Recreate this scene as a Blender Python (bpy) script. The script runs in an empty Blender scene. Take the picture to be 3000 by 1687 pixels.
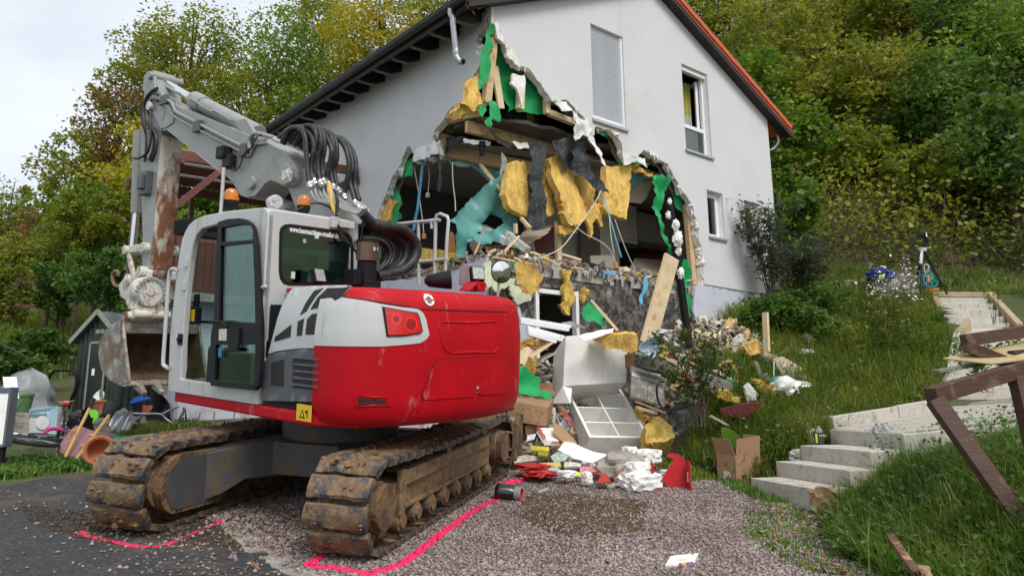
import bpy,bmesh,math,random
import numpy as np
from mathutils import Vector,Matrix,noise
from mathutils.geometry import delaunay_2d_cdt
random.seed(7)
RNG=np.random.default_rng(7)
sc=bpy.context.scene
COL=sc.collection
FOC,PCX,PCY=2240.,1500.,712.
_yaw,_pit,_rol=(math.radians(a)for a in(49.7,11.65,-.5))
fw=np.array([math.cos(_yaw)*math.cos(_pit),math.sin(_yaw)*math.cos(_pit),math.sin(_pit)])
_r0=np.array([math.sin(_yaw),-math.cos(_yaw),0]);_u0=np.cross(_r0,fw)
RT=math.cos(_rol)*_r0+math.sin(_rol)*_u0
UP=-math.sin(_rol)*_r0+math.cos(_rol)*_u0
CAM=np.array([0,0,1.25])
cd=bpy.data.cameras.new('camera');cam=bpy.data.objects.new('camera',cd);COL.objects.link(cam)
cd.sensor_width=36;cd.lens=36*FOC/3000;cd.shift_y=-(843.5-PCY)/3000
cd.clip_start=.1;cd.clip_end=900
cam.matrix_world=Matrix(((RT[0],UP[0],-fw[0],CAM[0]),(RT[1],UP[1],-fw[1],CAM[1]),(RT[2],UP[2],-fw[2],CAM[2]),(0,0,0,1)))
sc.camera=cam
SUN_AZ,SUN_EL=math.radians(-102),math.radians(50)
w=bpy.data.worlds.new('World');sc.world=w;w.use_nodes=True
nt=w.node_tree;nt.nodes.clear()
out=nt.nodes.new('ShaderNodeOutputWorld');bg=nt.nodes.new('ShaderNodeBackground')
sky=nt.nodes.new('ShaderNodeTexSky');sky.sky_type='NISHITA';sky.sun_disc=False
sky.sun_elevation=SUN_EL;sky.sun_rotation=math.pi/2-SUN_AZ;sky.dust_density=6;sky.air_density=1.0;sky.ozone_density=1
tc=nt.nodes.new('ShaderNodeTexCoord');mp=nt.nodes.new('ShaderNodeMapping');mp.inputs['Scale'].default_value=(1.4,1.4,3.2)
nz=nt.nodes.new('ShaderNodeTexNoise');nz.inputs['Scale'].default_value=1.7;nz.inputs['Detail'].default_value=6;nz.inputs['Roughness'].default_value=.55
rp=nt.nodes.new('ShaderNodeValToRGB')
rp.color_ramp.elements[0].position=.34;rp.color_ramp.elements[0].color=(3.8,4.25,4.7,1)
rp.color_ramp.elements[1].position=.62;rp.color_ramp.elements[1].color=(5.3,5.55,5.8,1)
mx=nt.nodes.new('ShaderNodeMix');mx.data_type='RGBA';mx.inputs[0].default_value=.86
L=nt.links.new
L(tc.outputs['Generated'],mp.inputs[0]);L(mp.outputs[0],nz.inputs['Vector']);L(nz.outputs['Fac'],rp.inputs[0])
L(sky.outputs[0],mx.inputs[6]);L(rp.outputs[0],mx.inputs[7]);L(mx.outputs[2],bg.inputs[0]);L(bg.outputs[0],out.inputs[0])
bg.inputs[1].default_value=.13
sd=bpy.data.lights.new('sun','SUN');sd.energy=1.5;sd.angle=math.radians(24);sd.color=(1,.965,.91)
sun=bpy.data.objects.new('sun',sd);COL.objects.link(sun)
_sv=Vector((math.cos(SUN_EL)*math.cos(SUN_AZ),math.cos(SUN_EL)*math.sin(SUN_AZ),math.sin(SUN_EL)))
sun.rotation_euler=_sv.to_track_quat('Z','Y').to_euler();sun.location=_sv*60
vs=sc.view_settings;vs.view_transform='Standard';vs.look='None';vs.exposure=0.58;vs.gamma=1;vs.use_curve_mapping=False
def ray(x,y):return fw+RT*((x-PCX)/FOC)+UP*((PCY-y)/FOC)
def onX(x,y,v):d=ray(x,y);return CAM+d*((v-CAM[0])/d[0])
def onY(x,y,v):d=ray(x,y);return CAM+d*((v-CAM[1])/d[1])
def onZ(x,y,v):d=ray(x,y);return CAM+d*((v-CAM[2])/d[2])
def dep(x,y,D):return CAM+ray(x,y)*D
def proj(p):
 q=np.asarray(p,float)-CAM;z=q@fw
 return np.stack([PCX+FOC*(q@RT)/z,PCY-FOC*(q@UP)/z,z],-1)
def onPl(x,y,p0,nrm):
 d=ray(x,y);return CAM+d*((np.asarray(p0,float)-CAM)@nrm/(d@nrm))
def GP(x,y):return .0355*(x-3.45)+.0954*(y-5.72)
def gpx(px,py):
 d=ray(px,py);return CAM+d*((GP(0,0)-CAM[2])/(d[2]-.0355*d[0]-.0954*d[1]))
V3=lambda p:Vector((float(p[0]),float(p[1]),float(p[2])))
MATS={}
def mat(name,col,rough=.6,metal=0.,var=.12,scale=6.,bump=0.,bscale=None,dirt=None,spec=.5,coord='Object',detail=5,stretch=None,trans=0.,alpha=None,dirt2=None,coat=0.):
 """Principled with noise variation of its colour, optional dirt layers (colour, amount 0..1, scale) and bump."""
 if name in MATS:return MATS[name]
 m=bpy.data.materials.new(name);m.use_nodes=True;MATS[name]=m
 t=m.node_tree;N=t.nodes;L=t.links.new;b=N['Principled BSDF']
 b.inputs['Roughness'].default_value=rough;b.inputs['Metallic'].default_value=metal
 b.inputs['Specular IOR Level'].default_value=spec
 if coat:b.inputs['Coat Weight'].default_value=coat;b.inputs['Coat Roughness'].default_value=.12
 tc=N.new('ShaderNodeTexCoord');src=tc.outputs[coord]
 if stretch:
  mp=N.new('ShaderNodeMapping');mp.inputs['Scale'].default_value=stretch;L(src,mp.inputs[0]);src=mp.outputs[0]
 nz=N.new('ShaderNodeTexNoise');nz.inputs['Scale'].default_value=scale;nz.inputs['Detail'].default_value=detail;nz.inputs['Roughness'].default_value=.6
 L(src,nz.inputs['Vector'])
 r=N.new('ShaderNodeValToRGB');c=col
 r.color_ramp.elements[0].position=.3;r.color_ramp.elements[1].position=.7
 r.color_ramp.elements[0].color=tuple(max(0,k*(1-var))for k in c[:3])+(1,)
 r.color_ramp.elements[1].color=tuple(min(1,k*(1+var))for k in c[:3])+(1,)
 L(nz.outputs['Fac'],r.inputs[0]);cur=r.outputs[0]
 for k,dd in enumerate((dirt,dirt2)):
  if not dd:continue
  dc,amt,dsc=dd[:3]
  n2=N.new('ShaderNodeTexNoise');n2.inputs['Scale'].default_value=dsc;n2.inputs['Detail'].default_value=8;n2.inputs['Roughness'].default_value=.65
  mp2=N.new('ShaderNodeMapping');mp2.inputs['Location'].default_value=(3.1+k*7,1.7,5.3);L(tc.outputs[coord],mp2.inputs[0])
  if len(dd)>3:mp2.inputs['Scale'].default_value=dd[3]
  L(mp2.outputs[0],n2.inputs['Vector'])
  r2=N.new('ShaderNodeValToRGB');ctr=.5+(.5-amt)*.45
  r2.color_ramp.elements[0].position=max(0,ctr-.05);r2.color_ramp.elements[1].position=min(1,ctr+.05)
  L(n2.outputs['Fac'],r2.inputs[0])
  mxx=N.new('ShaderNodeMix');mxx.data_type='RGBA';mxx.inputs[7].default_value=tuple(dc[:3])+(1,)
  L(r2.outputs[0],mxx.inputs[0]);L(cur,mxx.inputs[6]);cur=mxx.outputs[2]
 L(cur,b.inputs['Base Color'])
 if bump:
  bn=N.new('ShaderNodeTexNoise');bn.inputs['Scale'].default_value=bscale or scale*4;bn.inputs['Detail'].default_value=4;L(src,bn.inputs['Vector'])
  bp=N.new('ShaderNodeBump');bp.inputs['Strength'].default_value=bump;bp.inputs['Distance'].default_value=.02
  L(bn.outputs['Fac'],bp.inputs['Height']);L(bp.outputs[0],b.inputs['Normal'])
 if trans:
  tr=N.new('ShaderNodeBsdfTranslucent');L(cur,tr.inputs[0]);mxs=N.new('ShaderNodeMixShader');mxs.inputs[0].default_value=trans
  L(b.outputs[0],mxs.inputs[1]);L(tr.outputs[0],mxs.inputs[2]);L(mxs.outputs[0],N['Material Output'].inputs[0])
 if alpha is not None:
  tr=N.new('ShaderNodeBsdfTransparent');mxs=N.new('ShaderNodeMixShader');mxs.inputs[0].default_value=alpha
  L(tr.outputs[0],mxs.inputs[1]);L(b.outputs[0],mxs.inputs[2]);L(mxs.outputs[0],N['Material Output'].inputs[0])
 return m
def glass(name,tint,refl=.06,fk=.6,gt=(1,1,1)):
 if name in MATS:return MATS[name]
 m=bpy.data.materials.new(name);m.use_nodes=True;MATS[name]=m
 t=m.node_tree;N=t.nodes;L=t.links.new;N.clear()
 o=N.new('ShaderNodeOutputMaterial');tr=N.new('ShaderNodeBsdfTransparent');tr.inputs[0].default_value=tuple(tint)+(1,)
 gl=N.new('ShaderNodeBsdfGlossy');gl.inputs['Roughness'].default_value=.03;gl.inputs[0].default_value=tuple(gt)+(1,)
 fr=N.new('ShaderNodeFresnel');fr.inputs[0].default_value=1.5
 ad=N.new('ShaderNodeMath');ad.operation='MULTIPLY_ADD';ad.inputs[1].default_value=fk;ad.inputs[2].default_value=refl;L(fr.outputs[0],ad.inputs[0])
 mx=N.new('ShaderNodeMixShader');L(ad.outputs[0],mx.inputs[0]);L(tr.outputs[0],mx.inputs[1]);L(gl.outputs[0],mx.inputs[2]);L(mx.outputs[0],o.inputs[0])
 return m
def emis(name,col,s):
 m=bpy.data.materials.new(name);m.use_nodes=True;b=m.node_tree.nodes['Principled BSDF']
 b.inputs['Base Color'].default_value=tuple(col)+(1,);b.inputs['Emission Color'].default_value=tuple(col)+(1,);b.inputs['Emission Strength'].default_value=s
 return m
def leafmat(name,cols,scale=.5,rough=.42,trans=.5,coord='Object'):
 """leaf colours vary from leaf to leaf (random per island) and clump to clump."""
 if name in MATS:return MATS[name]
 m=bpy.data.materials.new(name);m.use_nodes=True;MATS[name]=m
 t=m.node_tree;N=t.nodes;L=t.links.new;b=N['Principled BSDF']
 b.inputs['Roughness'].default_value=rough;b.inputs['Specular IOR Level'].default_value=.5
 geo=N.new('ShaderNodeNewGeometry');tc=N.new('ShaderNodeTexCoord')
 nz=N.new('ShaderNodeTexNoise');nz.inputs['Scale'].default_value=scale;nz.inputs['Detail'].default_value=3;L(tc.outputs[coord],nz.inputs['Vector'])
 a=N.new('ShaderNodeMath');a.operation='MULTIPLY_ADD';a.inputs[1].default_value=1.7;a.inputs[2].default_value=-.6;L(nz.outputs['Fac'],a.inputs[0])
 a2=N.new('ShaderNodeMath');a2.operation='MULTIPLY_ADD';a2.inputs[1].default_value=.55;L(geo.outputs['Random Per Island'],a2.inputs[0]);L(a.outputs[0],a2.inputs[2])
 r=N.new('ShaderNodeValToRGB');n=len(cols)
 while len(r.color_ramp.elements)<n:r.color_ramp.elements.new(.5)
 for k,c in enumerate(cols):
  r.color_ramp.elements[k].position=k/(n-1);r.color_ramp.elements[k].color=tuple(c)+(1,)
 L(a2.outputs[0],r.inputs[0]);L(r.outputs[0],b.inputs['Base Color'])
 tr=N.new('ShaderNodeBsdfTranslucent');L(r.outputs[0],tr.inputs[0]);mx=N.new('ShaderNodeMixShader');mx.inputs[0].default_value=trans
 L(b.outputs[0],mx.inputs[1]);L(tr.outputs[0],mx.inputs[2]);L(mx.outputs[0],N['Material Output'].inputs[0])
 return m
def link(name,me,m=None,parent=None,smooth=False,bevel=0.,seg=2,ang=40):
 o=bpy.data.objects.new(name,me);COL.objects.link(o)
 if m is not None and not me.materials:me.materials.append(m)
 if parent is not None:o.parent=parent
 if smooth:
  me.polygons.foreach_set('use_smooth',[True]*len(me.polygons))
  try:me.set_sharp_from_angle(angle=math.radians(ang))
  except Exception:pass
 if bevel:
  b=o.modifiers.new('bevel','BEVEL');b.width=bevel;b.segments=seg;b.limit_method='ANGLE';b.angle_limit=math.radians(35);b.harden_normals=False
 return o
def np_mesh(name,v,f):
 me=bpy.data.meshes.new(name);v=np.asarray(v,np.float32);f=np.asarray(f,np.int32);k=f.shape[1]
 me.vertices.add(len(v));me.vertices.foreach_set('co',v.ravel())
 me.loops.add(f.size);me.loops.foreach_set('vertex_index',f.ravel())
 me.polygons.add(len(f));me.polygons.foreach_set('loop_start',np.arange(0,f.size,k,dtype=np.int32))
 try:me.polygons.foreach_set('loop_total',np.full(len(f),k,dtype=np.int32))
 except Exception:pass
 me.update(calc_edges=True);me.validate();return me
class MB:
 def __init__(s):s.v=[];s.f=[]
 def add(s,v,f):
  n=len(s.v);s.v+=[tuple(float(c)for c in p)for p in v];s.f+=[tuple(i+n for i in q)for q in f];return s
 def box(s,lo,hi,M=None):
  x0,y0,z0=lo;x1,y1,z1=hi
  v=[(x0,y0,z0),(x1,y0,z0),(x1,y1,z0),(x0,y1,z0),(x0,y0,z1),(x1,y0,z1),(x1,y1,z1),(x0,y1,z1)]
  if M is not None:v=[M@Vector(p)for p in v]
  return s.add(v,[(0,3,2,1),(4,5,6,7),(0,1,5,4),(1,2,6,5),(2,3,7,6),(3,0,4,7)])
 def beam(s,a,b,wd,ht,up=(0,0,1),ext=0.):
  a=V3(a);b=V3(b);d=(b-a).normalized();u=Vector(up)
  sd=d.cross(u)
  if sd.length<1e-3:sd=d.cross(Vector((1,0,0)))
  sd.normalize();u=sd.cross(d).normalized();a=a-d*ext;b=b+d*ext
  v=[p+sd*(wd/2*i)+u*(ht/2*j)for p in(a,b)for i,j in((-1,-1),(1,-1),(1,1),(-1,1))]
  return s.add(v,[(0,1,2,3),(7,6,5,4),(0,4,5,1),(1,5,6,2),(2,6,7,3),(3,7,4,0)])
 def prism(s,poly,o,a,b,h):
  """polygon (2d) in the plane o + x*a + y*b, extruded along vector h; concave polygons are triangulated"""
  o,a,b,h=(np.asarray(q,float)for q in(o,a,b,h));n=len(poly)
  p=[o+a*x+b*y for x,y in poly]
  tri=cdt(poly)
  if np.cross(a,b)@h<0:tri=[t[::-1]for t in tri];ordr=True
  else:ordr=False
  v=p+[q+h for q in p]
  area=sum(poly[i][0]*poly[(i+1)%n][1]-poly[(i+1)%n][0]*poly[i][1]for i in range(n))
  ccw=(area>0)!=ordr
  f=[tuple(t[::-1])for t in tri]+[tuple(i+n for i in t)for t in tri]
  for i in range(n):
   j=(i+1)%n;f.append((i,j,j+n,i+n)if ccw else(j,i,i+n,j+n))
  return s.add(v,f)
 def tube(s,pts,r,seg=8,cap=True):
  pts=[V3(p)for p in pts];n=len(pts);rr=r if hasattr(r,'__len__')else[r]*n
  v=[];f=[];t0=(pts[1]-pts[0]).normalized();nn=t0.orthogonal().normalized()
  for i,p in enumerate(pts):
   t=(pts[min(i+1,n-1)]-pts[max(i-1,0)])
   t=t.normalized()if t.length>1e-9 else t0
   q=t0.rotation_difference(t);nn=(q@nn).normalized();t0=t;bb=t.cross(nn)
   for k in range(seg):
    a=2*math.pi*k/seg;v.append(p+(nn*math.cos(a)+bb*math.sin(a))*rr[i])
  for i in range(n-1):
   for k in range(seg):
    k2=(k+1)%seg;f.append((i*seg+k,i*seg+k2,(i+1)*seg+k2,(i+1)*seg+k))
  if cap:f.append(tuple(range(seg-1,-1,-1)));f.append(tuple((n-1)*seg+k for k in range(seg)))
  return s.add(v,f)
 def cyl(s,a,b,r,seg=16,r2=None):return s.tube([a,b],[r,r if r2 is None else r2],seg)
 def lathe(s,prof,o=(0,0,0),ax=(0,0,1),seg=24,a0=0.,a1=2*math.pi):
  """prof: (radius, height) along the axis"""
  o=V3(o);ax=V3(ax).normalized();u=ax.orthogonal().normalized();wv=ax.cross(u);full=abs(a1-a0-2*math.pi)<1e-6
  m=seg if full else seg+1;v=[];f=[]
  for r,h in prof:
   for k in range(m):
    a=a0+(a1-a0)*k/seg;v.append(o+ax*h+(u*math.cos(a)+wv*math.sin(a))*r)
  for i in range(len(prof)-1):
   for k in range(seg):
    k2=(k+1)%m;f.append((i*m+k,i*m+k2,(i+1)*m+k2,(i+1)*m+k))
  return s.add(v,f)
 def grid(s,G):
  """G: rows of 3d points"""
  n=len(G);m=len(G[0]);v=[p for r in G for p in r]
  return s.add(v,[(i*m+j,i*m+j+1,(i+1)*m+j+1,(i+1)*m+j)for i in range(n-1)for j in range(m-1)])
 def xform(s,M):s.v=[tuple(M@Vector(p))for p in s.v];return s
 def mesh(s,name):
  me=bpy.data.meshes.new(name);me.from_pydata(s.v,[],s.f);me.validate();me.update();return me
 def build(s,name,m,parent=None,**k):return link(name,s.mesh(name),m,parent,**k)
def cdt(poly,holes=(),inner=()):
 """triangles of a simple polygon (indices into poly + holes + inner points)"""
 pts=list(poly);edges=[(i,(i+1)%len(poly))for i in range(len(poly))]
 for h in holes:
  n=len(pts);pts+=list(h);edges+=[(n+i,n+(i+1)%len(h))for i in range(len(h))]
 pts+=list(inner)
 r=delaunay_2d_cdt([Vector((float(a),float(b)))for a,b in pts],edges,[],0,1e-6,True)
 vs_,orig=r[0],r[3]
 idx=[o[0]if o else None for o in orig]
 out_=[]
 for t in r[2]:
  c=sum((vs_[i]for i in t),Vector((0,0)))/len(t)
  if not inpoly(c,poly)or any(inpoly(c,h)for h in holes):continue
  q=[idx[i]for i in t]
  if None in q:continue
  out_.append(tuple(q))
 return out_
def inpoly(c,P):
 x,y=c[0],c[1];k=False;n=len(P)
 for i in range(n):
  x1,y1=P[i];x2,y2=P[i-1]
  if(y1>y)!=(y2>y)and x<(x2-x1)*(y-y1)/(y2-y1)+x1:k=not k
 return k
def rough_line(pts,step,amp,closed=True,seed=0):
 """resample a polyline and jitter it, like a torn edge"""
 rr=random.Random(seed);o=[];n=len(pts)
 for i in range(n if closed else n-1):
  a=np.array(pts[i],float);b=np.array(pts[(i+1)%n],float);d=np.linalg.norm(b-a);k=max(1,int(d/step))
  for j in range(k):
   p=a+(b-a)*j/k
   if j:p=p+np.array([rr.gauss(0,amp),rr.gauss(0,amp)])
   o.append(tuple(p))
 if not closed:o.append(tuple(pts[-1]))
 return o
def slab2d(poly,o,a,b,h,holes=(),step=None,amp=0.,seed=0,wob=0.,wsc=1.5):
 """thick flat piece from a 2d outline (with holes), optional interior grid with wobble along h"""
 o,a,b,h=(np.asarray(q,float)for q in(o,a,b,h));inner=[]
 if step:
  P=np.array(poly);(x0,y0),(x1,y1)=P.min(0),P.max(0);rr=random.Random(seed)
  for i in np.arange(x0+step/2,x1,step):
   for j in np.arange(y0+step/2,y1,step):
    c=(i+rr.uniform(-.3,.3)*step,j+rr.uniform(-.3,.3)*step)
    if inpoly(c,poly)and not any(inpoly(c,q)for q in holes):inner.append(c)
 allp=list(poly)
 for q in holes:allp+=list(q)
 nb=len(allp);allp+=inner
 tri=cdt(poly,holes,inner);hn=h/max(1e-9,np.linalg.norm(h))
 def pt(c):
  p=o+a*c[0]+b*c[1]
  if wob:p=p+hn*wob*(noise.noise(Vector((c[0]*wsc+seed*3.3,c[1]*wsc,seed)))+.5*noise.noise(Vector((c[0]*wsc*2.7,c[1]*wsc*2.7+seed,4.))))
  return p
 v=[pt(c)for c in allp];n=len(v)
 flip=np.cross(a,b)@h<0
 if flip:tri=[t[::-1]for t in tri]
 f=[t[::-1]for t in tri]+[tuple(i+n for i in t)for t in tri]
 v=v+[p+h for p in v]
 st=0
 for lp in[poly]+list(holes):
  m_=len(lp);area=sum(lp[i][0]*lp[(i+1)%m_][1]-lp[(i+1)%m_][0]*lp[i][1]for i in range(m_))
  ccw=((area>0)!=flip)==(lp is poly)
  for i in range(m_):
   x,y=st+i,st+(i+1)%m_
   f.append((x,y,y+n,x+n)if ccw else(y,x,x+n,y+n))
  st+=m_
 return MB().add(v,f)
def tag(o,label=None,cat=None,group=None,kind=None):
 if label:o['label']=label
 if cat:o['category']=cat
 if group:o['group']=group
 if kind:o['kind']=kind
 return o
def thing(name,label,cat,loc=(0,0,0),M=None,group=None,rz=0.):
 o=bpy.data.objects.new(name,None);COL.objects.link(o);o.empty_display_size=.2
 if M is not None:o.matrix_world=M
 else:o.location=V3(loc);o.rotation_euler=(0,0,rz)
 return tag(o,label,cat,group)
def mcol(x,y,z,o):
 return Matrix(((x[0],y[0],z[0],o[0]),(x[1],y[1],z[1],o[1]),(x[2],y[2],z[2],o[2]),(0,0,0,1)))
def copytree(o,parent=None):
 c=o.copy();COL.objects.link(c);c.parent=parent
 for ch in list(o.children):copytree(ch,c)
 return c
def spline(pts,n=8):
 """Catmull-Rom through points"""
 P=[np.asarray(p,float)for p in pts];P=[2*P[0]-P[1]]+P+[2*P[-1]-P[-2]];o=[]
 for i in range(1,len(P)-2):
  for j in range(n):
   t=j/n;a,b,c,d=P[i-1],P[i],P[i+1],P[i+2]
   o.append(.5*((2*b)+(c-a)*t+(2*a-5*b+4*c-d)*t*t+(3*b-a-3*c+d)*t**3))
 o.append(P[-2]);return o
def textobj(txt,size,m,M,parent=None,name='lettering',ext=.001,bold=0.,sx=1.):
 cu=bpy.data.curves.new('t','FONT');cu.body=txt;cu.size=size;cu.extrude=ext;cu.offset=bold;cu.resolution_u=2
 to=bpy.data.objects.new('t',cu);COL.objects.link(to);bpy.context.view_layer.update()
 me=bpy.data.meshes.new_from_object(to.evaluated_get(bpy.context.evaluated_depsgraph_get()))
 bpy.data.objects.remove(to);bpy.data.curves.remove(cu)
 me.materials.clear()
 if sx!=1:
  for v in me.vertices:v.co.x*=sx
 me.transform(M);return link(name,me,m,parent)
#   terrain
YARD=[(-14,-14),(5.2,-14),(5.6,1.2),(6.5,3.2),(7.1,3.9),(8.3,4.62),(9.0,5.95),(9.3,7.2),(10.0,8.3),(10.2,9.2),(7.6,13.5),(5.5,19),(-2,17),(-14,17)]
def dist_poly(x,y,P):
 """distance outside a polygon, zero inside (arrays)"""
 d=np.full(x.shape,1e9);ins=np.zeros(x.shape,bool);n=len(P)
 for i in range(n):
  (x1,y1),(x2,y2)=P[i],P[i-1];dx,dy=x2-x1,y2-y1
  t=np.clip(((x-x1)*dx+(y-y1)*dy)/(dx*dx+dy*dy),0,1)
  d=np.minimum(d,np.hypot(x-x1-t*dx,y-y1-t*dy))
  if dy!=0:
   c=((y1>y)!=(y2>y))&(x<dx*(y-y1)/dy+x1);ins^=c
 return np.where(ins,0,d)
CPT=[dep(*p)for p in[(2600,1560,6.7),(2700,1400,7.9),(2900,1420,6.9),(3000,1620,5.3),(2800,1680,5.3),(3000,1300,8.2),(2660,1320,9.3),(2900,1215,11.2),(2800,1250,10.4),(2300,1250,11.2),(2150,1235,11.0),(2020,1262,10.7),(2400,1150,12.6),(2600,1120,13.0),(2700,1010,14.4),(2450,1000,14.6),(2650,930,15.6),(2300,1000,14.2),(2190,1060,13.0),(2110,1090,12.2),(2270,900,16.2),(2400,855,17.4),(2560,850,17.4),(2700,855,18.0),(2960,870,17.6),(3000,820,19.4),(2400,790,19.3),(2700,740,20.8),(2900,640,22.5),(2500,600,24),(2700,300,31),(2400,400,29),(2900,0,40),(2300,0,42),(2850,1140,13.1),(2900,1085,13.8),(2900,1010,14.8),(2790,1000,14.7),(2850,950,16.2),(2850,905,17.3),(3000,925,16.1),(3000,1100,13.6),(3000,980,15.4),(3300,900,14),(3300,1500,5)]]
CPT+=[np.array(p,float)for p in[(12,26,4.5),(5,27,2.6),(16,24,7.0),(21,21,9.0),(1,27,2.5),(-5,30,1.2),(5,45,8),(-12,60,3),(20,45,15),(45,40,22),(45,10,18),(32,0,12),(20,-6,6.5),(14,-9,3),(9,-10,.6),(-20,30,-1),(-30,0,-2),(0,-30,-2),(60,80,30),(-10,120,18),(-60,120,8),(30,120,32),(-80,30,-3),(60,-50,20),(0,70,12),(-60,-60,-6)]]
CPT=np.array(CPT);_res=CPT[:,2]-GP(CPT[:,0],CPT[:,1])
def _phi(r):return np.sqrt(r*r+.6)
NCP=len(CPT);_A=np.zeros((NCP+3,NCP+3));_d=np.hypot(CPT[:,None,0]-CPT[None,:,0],CPT[:,None,1]-CPT[None,:,1])
_A[:NCP,:NCP]=_phi(_d)+np.eye(NCP)*-.02;_A[:NCP,NCP]=1;_A[:NCP,NCP+1:]=CPT[:,:2];_A[NCP:,:NCP]=_A[:NCP,NCP:].T
WCP=np.linalg.solve(_A,np.r_[_res,0,0,0])
def H(x,y):
 x=np.asarray(x,float);y=np.asarray(y,float);s=x.shape;x=x.ravel();y=y.ravel()
 k=WCP[NCP]+WCP[NCP+1]*x+WCP[NCP+2]*y
 for i in range(NCP):k=k+WCP[i]*_phi(np.hypot(x-CPT[i,0],y-CPT[i,1]))
 d=dist_poly(x,y,YARD);t=np.clip(d/1.1,0,1);t=t*t*(3-2*t)
 return(GP(x,y)+k*t).reshape(s)
def gnd(px,py,lo=3.,hi=60.):
 """where the line of sight through (px, py) meets the terrain"""
 D=np.linspace(lo,hi,700);p=CAM+ray(px,py)*D[:,None];dz=p[:,2]-H(p[:,0],p[:,1]);i=np.argmax(dz<0)
 if dz[i]>=0:return p[-1]
 t=dz[i-1]/(dz[i-1]-dz[i]);return p[i-1]*(1-t)+p[i]*t
xs=np.unique(np.concatenate([np.linspace(-110,-14,22),np.linspace(-14,1,32),np.linspace(1,17,108),np.linspace(17,32,40),np.linspace(32,110,22)]))
ys=np.unique(np.concatenate([np.linspace(-80,-4,16),np.linspace(-4,1,12),np.linspace(1,14,90),np.linspace(14,32,50),np.linspace(32,160,30)]))
XX,YY=np.meshgrid(xs,ys);ZZ=H(XX,YY)
ZZ=ZZ+np.where(dist_poly(XX,YY,YARD)>.3,.05*np.sin(XX*2.1+YY*1.3)*np.cos(YY*1.7-XX*.6),0)
_in=(XX>7.35)&(XX<15.3)&(YY>9.2)&(YY<17.3);ZZ=np.where(_in,np.minimum(ZZ,.35),ZZ)
def gridmesh(name,X,Y,Z):
 n,m=X.shape;i,j=np.meshgrid(np.arange(n-1),np.arange(m-1),indexing='ij');a=(i*m+j).ravel()
 return np_mesh(name,np.stack([X.ravel(),Y.ravel(),Z.ravel()],1),np.stack([a,a+1,a+m+1,a+m],1))
m_ground=mat('ground soil and turf',(.075,.075,.032),.95,var=.5,scale=2.2,dirt=((.085,.058,.034),.5,1.1),dirt2=((.05,.085,.02),.5,3.),bump=.8,bscale=30)
tag(link('ground',gridmesh('ground',XX,YY,ZZ),m_ground,smooth=True),kind='structure')
def sheet(name,poly,m,off,step=.5):
 inner=[];P=np.array(poly);(x0,y0),(x1,y1)=P.min(0),P.max(0)
 o=MB();pl=rough_line(poly,.25,.05,seed=3)
 tri=cdt(pl);o.add([(x,y,GP(x,y)+off)for x,y in pl],[t if(np.cross(np.subtract(pl[t[1]],pl[t[0]]),np.subtract(pl[t[2]],pl[t[0]])))>0 else t[::-1]for t in tri])
 return tag(o.build(name,m),kind='structure')
def asphalt_mat():
 m=mat('asphalt',(.042,.043,.046),.85,var=.3,scale=60,dirt=((.11,.085,.06),.30,1.4),dirt2=((.10,.095,.10),.34,22.),bump=.9,bscale=130)
 return m
KL=[gpx(560,1490),gpx(690,1572),gpx(885,1687),gpx(1040,1800)]
sheet('asphalt_drive',[(-10,-8),(KL[3][0]+1.2,KL[3][1]-3.5)]+[tuple(p[:2])for p in KL[::-1]]+[(3.4,9.6),(2.75,10.2),tuple(gpx(300,1392)[:2]),tuple(gpx(130,1400)[:2]),tuple(gpx(0,1425)[:2]),(-3,11.5),(-10,12)],asphalt_mat(),.006)
m_gravel=mat('gravel bed',(.17,.128,.112),.95,var=.45,scale=85,dirt=((.11,.072,.042),.36,.9),dirt2=((.33,.29,.285),.4,50.),bump=1.,bscale=110)
sheet('gravel_yard',[tuple(p[:2])for p in KL]+[(KL[3][0]+1.2,KL[3][1]-3.5),(5.0,-6),(5.45,1.2),(6.3,3.2),(6.85,3.9),(8.0,4.75),(8.7,6.0),(9.0,7.2),(9.6,8.3),(9.8,8.95),(7.2,8.97),(6.9,12),(5.4,17),(3.0,16),(2.4,13.6),(2.2,12.2),(3.4,10.0)],m_gravel,.004)
OCT=np.array([(1,0,0),(-1,0,0),(0,1,0),(0,-1,0),(0,0,1),(0,0,-1)],float)
OCF=np.array([(0,2,4),(2,1,4),(1,3,4),(3,0,4),(2,0,5),(1,2,5),(3,1,5),(0,3,5)])
def stones(name,pts,size,m,seed=0,flat=.62):
 r=np.random.default_rng(seed);n=len(pts)
 sz=size*(.55+.9*r.random(n)**1.6)
 a=r.random(n)*6.283;v=OCT[None]*(1+.35*(r.random((n,6,1))-.5));v[:,:,2]*=flat
 v=v+(r.random((n,6,3))-.5)*.45
 x=v[:,:,0]*np.cos(a)[:,None]-v[:,:,1]*np.sin(a)[:,None];y=v[:,:,0]*np.sin(a)[:,None]+v[:,:,1]*np.cos(a)[:,None]
 v=np.stack([x,y,v[:,:,2]],2)*sz[:,None,None]*.5+pts[:,None,:]
 v[:,:,2]+=(sz*.14)[:,None]
 f=(OCF[None]+6*np.arange(n)[:,None,None]).reshape(-1,3)
 return link(name,np_mesh(name,v.reshape(-1,3),f),m)
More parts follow.
